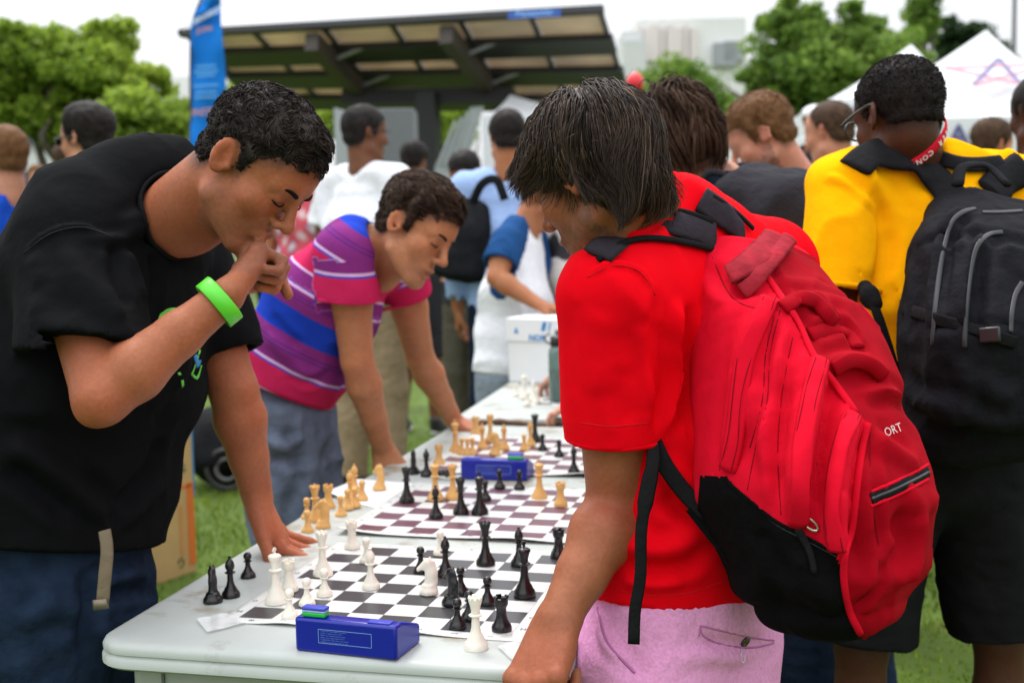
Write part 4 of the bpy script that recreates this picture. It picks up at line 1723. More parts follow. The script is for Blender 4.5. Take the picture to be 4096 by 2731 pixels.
# ------------------------------------------------------------------ people: heads, hands, limbs
class Head:
    """a head frame: c between the ear canals, f the way the face points, u the crown; mm units"""
    def __init__(s, c, f, u, sc=1.0):
        s.c = np.asarray(c, float)
        s.f = nrm(f)
        s.u = nrm(np.asarray(u, float) - s.f * (np.asarray(u, float) @ s.f))
        s.r = np.cross(s.f, s.u)
        s.A = np.stack([s.r, s.f, s.u])
        s.s = .001 * sc

    def __call__(s, x, y, z):
        return s.c + (s.r * x + s.f * y + s.u * z) * s.s

    def loc(s, P):
        return (np.asarray(P) - s.c) @ s.A.T / s.s

    def core(s, grow=0.):
        a = ell(s(0, -5, 45), np.array([76, 97, 84]) * s.s + grow, s.A)
        b = ell(s(0, 45, 48), np.array([62, 55, 58]) * s.s + grow, s.A)
        c = ell(s(0, -28, -5), np.array([60, 62, 62]) * s.s + grow, s.A)

        def f(P):
            d = np.minimum(a.f(P), b.f(P))
            return np.minimum(d, c.f(P))
        return Prim(f, s.c, .15 * s.s / .001 + grow)


def axes_rot(A, ax, ang):
    R = np.array(Matrix.Rotation(ang, 3, Vector(ax)))
    return A @ R.T


def add_head(S, H, jaw=1., nose=1., ears=True, mouth=0., fat=0., smile=0.):
    k = H.s

    def e(c, r, kk=12, ax=None):
        S.add(ell(H(*c), np.array(r) * k, H.A if ax is None else ax), kk * k)

    def c_(a, b, ra, rb, kk=10):
        S.add(cone(H(*a), H(*b), ra * k, rb * k), kk * k)
    e((0, -5, 45), (76, 97, 84), 10)
    e((0, 45, 48), (62, 54, 58), 25)
    e((0, 40, -28), (57 + fat, 52, 70), 25)
    e((0, 70, -52), (30 + fat, 27, 32), 14)
    for sx in (-1, 1):
        e((sx * 40, 60, -12), (25 + fat, 24, 22), 22)
        c_((sx * 54, 8, -55), (sx * 22, 70, -94), (18 + fat) * jaw, 17 * jaw, 22)
        c_((sx * 14, 92, 34), (sx * 47, 76, 32), 9, 9, 12)
    e((0, 79, -97), (22, 19, 18), 16)
    c_((0, 95, 24), (0, 112 + 3 * nose, -16), 7, 10.5, 8)
    e((0, 114 + 4 * nose, -20), (10.5, 10.5, 9.5), 8)
    for sx in (-1, 1):
        e((sx * 12, 104, -25), (8, 9, 8), 6)
        S.sub(ball(H(sx * 34, 111, 15), 17 * k), 14 * k)
        S.add(ell(H(sx * 32, 80, 15), np.array([16, 14.5, 13.5]) * k, H.A), 3 * k)
        S.sub(ball(H(sx * 6.5, 112, -34.5), 3.2 * k), 3 * k)
    # lips
    wx, wz = 21 + 5 * smile, 6 * smile
    up = [(-wx, 89 - 4 * smile, -59 + wz), (-8, 100, -53), (0, 101, -54.5), (8, 100, -53), (wx, 89 - 4 * smile, -59 + wz)]
    lo = [(-wx + 2, 89 - 4 * smile, -61 - mouth * .5 + wz), (0, 100, -67 - mouth), (wx - 2, 89 - 4 * smile, -61 - mouth * .5 + wz)]
    for q in (up, lo):
        for a, b in zip(q[:-1], q[1:]):
            c_(a, b, 5, 5, 5)
    S.sub(ell(H(0, 104, -60.5 - mouth / 2), np.array([19, 9, 1.8 + mouth / 2]) * k, H.A), 3 * k)
    if ears:
        for sx in (-1, 1):
            A = axes_rot(H.A, H.f, 0)
            A = axes_rot(A, H.r, math.radians(12))
            A = axes_rot(A, A[2], math.radians(24) * sx)
            c = H(sx * 80, -12, 8)
            S.add(ell(c, np.array([7, 18, 31]) * k, A), 7 * k)
            S.sub(ell(c + A[0] * sx * 8.5 * k + A[2] * 3 * k + A[1] * 1.5 * k, np.array([8, 12, 21]) * k, A), 3 * k)
            S.sub(ball(H(sx * 82, -4, -1), 6 * k), 4 * k)
            S.add(cone(c + (A[0] * sx * 1 + A[2] * 15 - A[1] * 1) * k, c + (A[0] * sx * 1 - A[2] * 6 - A[1] * 8) * k, 2.6 * k), 3 * k)
            S.add(ball(H(sx * 75, 6, 0), 6 * k), 5 * k)


def add_neck(S, H, base, r0=55, r1=62):
    S.add(cone2(H(0, -22, -30), base, r0 * H.s, r1 * H.s, H.f, 1.0), .03)
    S.add(cone(H(0, 20, -70), base + (H.f * .0 + H.u * 0) * 1, 32 * H.s, r1 * .85 * H.s), .03)


def add_hand(S, w, d, back, thumb, curl, sc=1., spread=.0, thumbdir=None, thumbcurl=(.3, .3)):
    """w wrist, d towards the knuckles, back = out of the back of the hand, thumb = +1/-1 side of d x back"""
    d = nrm(d)
    b = nrm(np.asarray(back, float) - d * (np.asarray(back, float) @ d))
    x = np.cross(d, b) * thumb
    w = np.asarray(w, float)
    k = sc

    def T(a, q, c):
        return w + (x * a + d * q + b * c) * k
    kx = [.031, .0105, -.0105, -.030]
    ky = [.088, .092, .087, .077]
    ln = [(.043, .026, .021), (.047, .029, .022), (.043, .027, .021), (.034, .021, .019)]
    for i in range(4):
        S.add(cone(T(kx[i] * .55, .0, 0), T(kx[i], ky[i], 0), .0135 * k, .0115 * k), .016)
    S.add(ell(T(0, .05, -.006), np.array([.036, .045, .015]) * k, np.stack([x, d, b])), .014)
    ths = [T(.020, .018, -.008)]
    td = nrm(x * .62 + d * .72 - b * .30) if thumbdir is None else nrm(x * thumbdir[0] + d * thumbdir[1] + b * thumbdir[2])
    ths.append(ths[0] + td * .046 * k)
    S.add(cone(ths[0], ths[1], .017 * k, .0125 * k), .014)
    for i in range(4):
        p = T(kx[i], ky[i], 0)
        S.add(ball(T(kx[i], ky[i] - .002, .0025), .0112 * k), .006)
        ang = 0.
        sp = spread * (1.5 - i)
        for j in range(3):
            ang += curl[i][j]
            dr = nrm(d * math.cos(ang) - b * math.sin(ang) + x * sp * (1 if ang < 1.2 else .2))
            q = p + dr * ln[i][j] * k
            r0 = (.0098, .0090, .0082)[j] * (1, 1.03, .97, .86)[i]
            S.add(cone(p, q, r0 * k, r0 * .93 * k), .0045)
            p = q
    p = ths[1]
    cur = td
    for j, L in enumerate((.034, .028)):
        ax = nrm(np.cross(cur, -b - x * .6))
        cur = np.array(Matrix.Rotation(thumbcurl[j], 3, Vector(ax)) @ Vector(cur))
        q = p + cur * L * k
        S.add(cone(p, q, (.0115, .0105)[j] * k, (.0105, .009)[j] * k), .005)
        p = q


FIST = [(1.2, 1.6, 1.0)] * 4
FLAT = [(.12, .1, .08)] * 4
RELAX = [(.35, .5, .35), (.4, .55, .4), (.45, .6, .4), (.5, .6, .4)]


def add_arm(S, sh, el, wr, k=1., elbowdir=None):
    sh, el, wr = (np.asarray(p, float) for p in (sh, el, wr))
    m = sh + (el - sh) * .45
    S.add(cone(sh, m, .060 * k, .053 * k), .03)
    S.add(cone(m, el, .053 * k, .041 * k), .012)
    q = el + (wr - el) * .26
    q2 = el + (wr - el) * .62
    S.add(cone(el, q, .040 * k, .0455 * k), .014)
    S.add(cone(q, q2, .0455 * k, .034 * k), .012)
    S.add(cone(q2, wr, .034 * k, .0275 * k), .012)
    if elbowdir is not None:
        S.add(cone(el, el + nrm(elbowdir) * .022 * k, .034 * k, .022 * k), .015)


def skin_colors(v, base, H=None, stubble=0., stubcol=(.05, .035, .03), hairfade=None, reds=()):
    c = np.tile(np.array(base, float), (len(v), 1))
    n = vnoise(v, 60, 1)[:, None] * .07 + vnoise(v, 14, 2)[:, None] * .09 + vnoise(v, 170, 3)[:, None] * .05
    c *= 1 + n
    c[:, 1:] *= 1 + .07 * vnoise(v, 22, 9)[:, None]
    if H is not None:
        L = H.loc(v)
        near = np.linalg.norm(L, axis=1) < 190
        x, y, z = L[:, 0], L[:, 1], L[:, 2]

        def g(cx, cy, cz, rx, ry, rz):
            return np.exp(-(((np.abs(x) - cx) / rx) ** 2 + ((y - cy) / ry) ** 2 + ((z - cz) / rz) ** 2)) * near
        red = g(0, 100, -60, 20, 12, 9) * .55 + g(0, 118, -20, 16, 14, 14) * .3 + g(45, 70, -15, 22, 25, 20) * .22 + g(82, -12, 8, 12, 22, 34) * .4
        c = c * (1 - red[:, None] * np.array([-.02, .38, .36]))
        dark = g(0, 97, -60.5, 19, 10, 2.6) * .55 + g(33, 96, 17, 17, 12, 9) * .22
        c *= 1 - dark[:, None]
        if stubble:
            m = 1 / (1 + np.exp((z + 38 + np.maximum(0, 40 - y) * -.35) / 6)) * (y > -5) * near
            m = m * np.clip(1 - np.maximum(0, -z - 118) / 20, 0, 1)
            m = m * (1 - g(0, 100, -60, 17, 14, 8))
            sp = stubble * m * (.75 + .5 * vnoise(v, 420, 4))
            sp = np.clip(sp, 0, .95)[:, None]
            c = c * (1 - sp) + np.array(stubcol) * sp
        if hairfade:
            hl, hc, amt = hairfade
            zl = np.interp(y, hl[0], hl[1])
            m = np.clip((z - zl + 22) / 24, 0, 1) * near * (np.abs(x) < 79) * amt
            m = (m * (.8 + .25 * vnoise(v, 500, 5)))[:, None].clip(0, 1)
            c = c * (1 - m) + np.array(hc) * m
    for p, r, a in reds:
        w = np.exp(-(np.linalg.norm(v - np.asarray(p), axis=1) / r) ** 2)[:, None] * a
        c = c * (1 - w * np.array([-.05, .28, .25]))
    return np.clip(c, .003, .95)


SKIN = mat('skin', (.5, .3, .2), .46, attr='skincol', var=.10, vscale=160, bump=.35, bscale=700, bump2=(.18, 120), sss=.08, spec=.20)

SHORT = ([-120, -75, -40, -27, -14, 6, 12, 30, 38, 60, 76, 110], [-52, -50, -46, -22, 40, 34, 2, 4, 44, 58, 70, 78])


def add_hair_cap(H, line, t_top=.016, t_side=.010, seed=1, rough=.004, freq=70, front=None):
    """short hair as a solid over the skull, ending along a hairline"""
    core = H.core()

    def f(P):
        L = H.loc(P)
        x, y, z = L[:, 0], L[:, 1], L[:, 2]
        w = np.clip((z - 20) / 80, 0, 1)
        t = t_side + (t_top - t_side) * w
        if front is not None:
            t = t + front * np.exp(-(((y - 75) / 45) ** 2 + ((z - 105) / 40) ** 2))
        zl = np.interp(y, line[0], line[1]) + 3 * np.sin(x * .31 + y * .17) + 2 * np.sin(y * .43 - x * .11)
        edge = (zl - z) * H.s * .75
        tt = np.minimum(t, np.maximum(-edge * .45 + .001, -.01))
        return np.maximum(core.f(P) - tt, edge)
    return SDF().add(Prim(f, H.c, .16), .001)


def hug(core, p, d, seg, lay, pull=.6):
    """step a strand on, keeping it in its layer over the skull"""
    d = d / np.linalg.norm(d, axis=1, keepdims=True)
    p2 = p + d * seg[:, None]
    dd = core.f(p2)
    e = .003
    g = np.stack([core.f(p2 + V(e, 0, 0)) - dd, core.f(p2 + V(0, e, 0)) - dd, core.f(p2 + V(0, 0, e)) - dd], 1) / e
    m = lay - dd
    p2 = p2 + g * (np.maximum(m, 0) + pull * np.minimum(m, 0))[:, None]
    d = p2 - p
    return d / (np.linalg.norm(d, axis=1, keepdims=True) + 1e-9), p2


def short_hair(H, line, parent, m, n=4500, ln=.02, curl=.5, t_top=.014, t_side=.006, rad=.0007, h=.005, seed=1, flow=(0, .3, .2), front=None, rough=.003, K=5, lift=.45, clump=None):
    S = add_hair_cap(H, line, t_top, t_side, seed, front=front, rough=rough)
    v, q = sdf_mesh(S, h)
    nn = vnormals(v, q)
    v = v + nn * (rough * (vnoise(v, 70, seed) + .7 * vnoise(v, 160, seed + 1)))[:, None]
    o = mesh_obj('hair', v, q, m, parent, True, {'shade': .5 + .5 * vnoise(v, 90, 3)})
    if n:
        rs = np.random.RandomState(seed)
        nn = vnormals(v, q)
        L = H.loc(v)
        keep = np.nonzero(H.core().f(v) > .002)[0]
        idx = rs.choice(keep, n)
        top = np.clip((L[idx, 2] - 10) / 90, .25, 1)
        fl = H.r * flow[0] + H.f * flow[1] + H.u * flow[2]
        d0 = nn[idx] * lift + fl + rs.randn(n, 3) * .2

        core = H.core()
        lay = core.f(v[idx]) + rs.uniform(0, .0035, n)

        def st(p, d, k, seg):
            cv = np.stack([vnoise(p, 55, 11), vnoise(p, 55, 12), vnoise(p, 55, 13)], 1)
            cv2 = np.stack([vnoise(p, 190, 14), vnoise(p, 190, 15), vnoise(p, 190, 16)], 1)
            d = d + cv * curl + cv2 * curl * .5
            return hug(core, p, d, seg, lay)
        strands(v[idx] - nn[idx] * .002 + rs.randn(n, 3) * h * .45, d0, ln * top * rs.uniform(.7, 1.25, n), rad, K, st, 'hair_strands', m, o, shade=np.clip(.5 + .5 * vnoise(v[idx], 80, 4) + .2 * rs.randn(n), 0, 1), clump=clump)
    return o


def hair_mat(name, dark, light, rough=.55, spec=.07):
    return mat(name, dark, rough, attr='shade', ramp=('L', [(0., dark), (.75, tuple((a + b) / 2 for a, b in zip(dark, light))), (1., light)]), var=.15, vscale=120, spec=spec, sheen=.0)


def collar(v, q, cuts, org, ax, m, parent, r=.008, flat=.45, name='collar', tol=.005, n=48, rmax=9.):
    """a ribbed band along the neck opening that the cuts left in a shirt"""
    near = np.full(len(v), 9.)
    for c in cuts:
        near = np.minimum(near, c.f(v))
    idx = np.nonzero(np.abs(near) < tol)[0]
    if len(idx) < 30:
        return None
    ax = nrm(ax)
    x = nrm(np.cross(ax, CF))
    y = np.cross(ax, x)
    w = v[idx] - org
    a = np.arctan2(w @ y, w @ x)
    rad = np.hypot(w @ x, w @ y)
    ok_ = rad < rmax
    idx, a, rad = idx[ok_], a[ok_], rad[ok_]
    pts = []
    for k in range(n):
        a0 = -math.pi + 2 * math.pi * (k + .5) / n
        da = np.abs((a - a0 + math.pi) % (2 * math.pi) - math.pi)
        s = np.nonzero(da < math.pi / n * 1.6)[0]
        if len(s) < 2:
            continue
        top = s[rad[s] >= np.quantile(rad[s], .8)]
        pts.append(v[idx[top]].mean(0))
    if len(pts) < n * .6:
        return None
    P = np.array(pts)
    for _ in range(5):
        P = (np.roll(P, 1, 0) + 2 * P + np.roll(P, -1, 0)) / 4
    P = np.vstack([P, P[:2]])
    nn = vnormals(v, q)
    out = P - org
    return MB().tube(P, r, 8, cap=False, flat=flat, up=np.array([nrm(o_ - ax * (o_ @ ax) * .3) for o_ in out])).build(name, m, parent, True)


def hem_band(v, q, c, ax, m, parent, rmax, r=.0045, h=.007):
    """the turned hem along an open edge"""
    ax = nrm(ax)
    c = np.asarray(c, float)
    return collar(v, q, [Prim(lambda P: (P - c) @ ax, c, 1)], c, ax, m, parent, r, .7, 'hem', tol=h, n=40, rmax=rmax)


def brows(H, parent, m, sides=(-1, 1), thick=1.):
    for sx in sides:
        pts = [H(sx * x, y, z) for x, y, z in ((12, 100.5, 30), (22, 101.5, 34), (36, 95, 37), (48, 83, 33))]
        b = MB()
        b.tube(spline(pts, 9), np.array([2.6, 3.6, 4, 4, 3.6, 3.2, 2.6, 2, 1]) * H.s * thick, 6, flat=.9)
        b.build('eyebrow', m, parent, True)


def lids(H, parent, m, sides=(-1, 1), open_=0.):
    """lash line of eyes cast down"""
    for sx in sides:
        pts = [H(sx * x, y, z) for x, y, z in ((17, 93.0, 9.5), (25, 96.2, 6.5), (33, 96.4, 5.8), (42, 92.3, 7), (49, 86.5, 10))]
        MB().tube(spline(pts, 10), np.array([.8, 1.2, 1.5, 1.7, 1.7, 1.7, 1.6, 1.5, 1.2, .7]) * H.s, 5).build('eyelashes', m, parent, True)


def shoe(parent, ank, toe_dir, m, sole, L=.28, h=.015):
    t = nrm(V(toe_dir[0], toe_dir[1], 0))
    x = V(-t[1], t[0], 0)
    a = V(ank[0], ank[1], 0)
    S = SDF()
    A = np.stack([x, t, V(0, 0, 1)])
    S.add(ell(a + t * .10 + V(0, 0, .035), (.045, .13, .042), A), .02)
    S.add(cone(a + V(0, 0, .09), a + t * .02 + V(0, 0, .04), .044, .045), .03)
    S.inter(cut(Prim(lambda P: np.full(len(P), -1.), a, .3), (a + V(0, 0, .012), (0, 0, -1))), .004)
    v, q = sdf_mesh(S, h)
    o = mesh_obj('shoe', v, q, m, parent)
    S2 = SDF().add(ell(a + t * .095 + V(0, 0, .012), (.049, .137, .03), A), .01)
    S2.inter(cut(Prim(lambda P: np.full(len(P), -1.), a, .3), (a + V(0, 0, .03), (0, 0, 1)), (a + V(0, 0, 0), (0, 0, -1))), .003)
    v, q = sdf_mesh(S2, h * .8)
    mesh_obj('sole', v, q, sole, o)


def pose(px, py, d, yaw, H=None, lean=0., side=0., hp=0., hy=0., fat=1., z0=0.):
    """joints of a standing figure whose head is seen at px, py at depth d; yaw: heading from +Y to +X, degrees"""
    hc = W(px, py, d)
    y = math.radians(yaw)
    f = V(math.sin(y), math.cos(y), 0)
    r = V(math.cos(y), -math.sin(y), 0)
    ln = math.radians(lean)
    T = H or max(1.5, hc[2] / (.475 + .45 * math.cos(ln)))
    up = V(0, 0, 1) * math.cos(ln) + f * math.sin(ln)
    pel = hc - up * .40 * T - f * .01
    pel[2] = hc[2] - .41 * T * math.cos(ln)
    J = dict(T=T, f=f, r=r, up=up, pel=pel, fat=fat)
    sh = pel + up * .29 * T
    J['sh'] = sh
    for sx, n in ((-1, 'L'), (1, 'R')):
        J['s' + n] = sh + r * sx * .108 * T * fat ** .5
        J['h' + n] = pel + r * sx * .052 * T - V(0, 0, .03)
        J['k' + n] = V(*(J['h' + n] + r * sx * .015)[:2], .285 * T) + f * .02
        J['a' + n] = V(*(J['h' + n] + r * sx * .03 - f * .02)[:2], .045 * T)
    hy_, hp_ = math.radians(hy), math.radians(hp)
    hf = f * math.cos(hy_) + r * math.sin(hy_)
    hf2 = hf * math.cos(hp_) - V(0, 0, 1) * math.sin(hp_)
    hu = V(0, 0, 1) * math.cos(hp_) + hf * math.sin(hp_)
    J['H'] = Head(hc, hf2, hu, T / 1.78)
    J['nb'] = sh + up * .03 * T - f * .005
    for n, sx in (('L', -1), ('R', 1)):
        J['e' + n] = J['s' + n] + r * sx * .05 - V(0, 0, .175 * T) - f * .03
        J['w' + n] = J['e' + n] - V(0, 0, .12 * T) + f * .08
    return J


def arm_to(J, n, el, wr):
    J['e' + n] = np.asarray(el, float)
    J['w' + n] = np.asarray(wr, float)


def figure(label, J, skin, hair, shirt, trousers, group=None, h=.008, sleeve=.55, shorts=False, hairline=SHORT, hair_t=(.02, .012),
           shoes=None, hands=None, hem=-.02, stub=0., legs=True, hair_n=0, name='person', ears=True, long=None, baggy=1., skirt=None, trim=None, head_mouth=0., hair_kw=None):
    """a clothed standing figure: one continuous body, hair and clothes as parts"""
    T, f, r, up = J['T'], J['f'], J['r'], J['up']
    H = J['H']
    ft = J['fat']
    base = V(J['pel'][0], J['pel'][1], 0)
    P = thing(name, label, 'person', base, group)
    k = T / 1.76
    S = SDF()
    add_head(S, H, ears=ears, mouth=head_mouth)
    add_neck(S, H, J['nb'])
    pel, sh = J['pel'], J['sh']
    st = [(pel - up * .02, .15 * k, .10 * k), (pel + up * .12 * T / 1.76 * 1.0, .135 * k, .09 * k), (pel + up * .36 * k, .15 * k, .10 * k), (sh - up * .03, .13 * k, .08 * k)]
    S.add(loft(st, r), .03)
    for n in 'LR':
        add_arm(S, J['s' + n], J['e' + n], J['w' + n], k)
        hd = (hands or {}).get(n, None)
        fa = nrm(J['w' + n] - J['e' + n])
        if hd is None:
            add_hand(S, J['w' + n], fa, r * (-1 if n == 'L' else 1), -1 if n == 'L' else 1, RELAX, k)
        else:
            add_hand(S, J['w' + n], *hd, sc=k)
        if legs:
            S.add(cone(J['h' + n], J['k' + n], .075 * k, .055 * k), .03)
            S.add(cone(J['k' + n], J['k' + n] + (J['a' + n] - J['k' + n]) * .3, .052 * k, .056 * k), .02)
            S.add(cone(J['k' + n] + (J['a' + n] - J['k' + n]) * .3, J['a' + n], .056 * k, .036 * k), .02)
            S.add(cone(J['a' + n], J['a' + n] + nrm(f + r * (.2 if n == 'R' else -.2)) * .12 - V(0, 0, .03), .035, .03), .02)
    v, q = sdf_mesh(S, h)
    mesh_obj('body', v, q, SKIN, P, True, {'skincol': skin_colors(v, skin, H, stub, hairfade=(hairline, hair[1], .9))})
    hm = hair_mat(hair[0], hair[1], hair[2])
    if hair_t:
        kw = dict(n=hair_n, t_top=hair_t[0], t_side=hair_t[1], ln=max(.006, hair_t[0] * 1.1), curl=.9, lift=.2, h=max(.006, h * .9), rough=min(.004, hair_t[0] * .22))
        kw.update(hair_kw or {})
        short_hair(H, hairline, P, hm, **kw)
    # shirt
    S = SDF()
    fo = J.get('belly', 0.)
    e = .018 * baggy
    st = [(pel + up * (hem + .0) * k, (.172 * k + e) * ft, (.118 * k + e + fo) * ft), (pel + up * .15 * k, (.158 * k + e) * ft, (.115 * k + e + fo) * ft),
          (pel + up * .33 * k + f * .01, (.17 * k + e) * ft, (.122 * k + e) * ft), (sh - up * .045 * k, (.168 * k) * ft ** .5, .085 * k + e * .5)]
    S.add(cut(loft(st, r), (pel + up * hem * k, -up)), .03)
    for n, sx in (('L', -1), ('R', 1)):
        s_, e_, w_ = J['s' + n], J['e' + n], J['w' + n]
        ax = nrm(e_ - s_)
        S.add(cone(sh + up * .035 * k - f * .008 + r * sx * .045, s_ + up * .012, .06 * k, .062 * k), .05)
        if sleeve <= 1:
            c = s_ + (e_ - s_) * sleeve
            S.add(sleeve_prim(s_, c, ax, .066 * k, .070 * k * (.85 + .15 * baggy) + max(0, h * 2.2 - .012), max(.011, h * 2.3)), .015)
        else:
            S.add(cone(s_, e_, .066 * k, .056 * k), .03)
            c = e_ + (w_ - e_) * (sleeve - 1)
            ax = nrm(w_ - e_)
            S.add(sleeve_prim(e_, c, ax, .056 * k, .045 * k, .008), .03)
    nk = H(0, -18, -55)
    S.sub(cone(J['nb'] + up * .012 * k, nk + up * .05, .066 * k, .075 * k), .008)
    v, q = sdf_mesh(S, h)
    n_ = vnormals(v, q)
    hf = hem_fade(v, [(J['s' + n] + (J['e' + n] - J['s' + n]) * min(sleeve, 1), J['e' + n] - J['s' + n], .12) for n in 'LR'] + [(pel + up * hem * k, up, .4)])
    v = v + n_ * hf[:, None] * (.006 * vnoise(v * V(1, 1, .6), 14, 7) + .010 * baggy ** .5 * (1 - np.abs(vnoise(v * V(1, 1, .55), 9, 8))) ** 4)[:, None]
    if isinstance(shirt, tuple):
        sm, at = shirt
        mesh_obj('shirt', v, q, sm, P, True, at(v, J))
    else:
        mesh_obj('shirt', v, q, shirt, P)
    # trousers / shorts
    S = SDF()
    st = [(pel - up * .06, .165 * k * ft, .115 * k * ft), (pel + up * .04, .16 * k * ft, .112 * k * ft)]
    S.add(loft(st, r), .03)
    for n in 'LR':
        b = .014 * baggy
        hp, kn, an = J['h' + n], J['k' + n], J['a' + n]
        if shorts:
            c = kn + V(0, 0, .02)
            ax = nrm(kn - hp)
            S.add(sleeve_prim(hp, c, ax, .088 * k + b, .085 * k + b, max(.011, h * 2.3)), .03)
        else:
            S.add(cone(hp, kn, .085 * k + b, .066 * k + b), .04)
            ax = nrm(an - kn)
            S.add(sleeve_prim(kn, an - ax * .01, ax, .066 * k + b, .056 * k + b, max(.011, h * 2.3)), .03)
    v, q = sdf_mesh(S, h)
    n_ = vnormals(v, q)
    v = v + n_ * (.006 * vnoise(v * V(1, 1, .7), 12, 9) + .003 * vnoise(v * V(1, 1, 1.8), 30, 10))[:, None]
    mesh_obj('shorts' if shorts else 'trousers', v, q, trousers, P)
    if shoes:
        for n, sx in (('L', -1), ('R', 1)):
            shoe(P, J['a' + n], f + r * sx * .25, shoes[0], shoes[1])
    return P
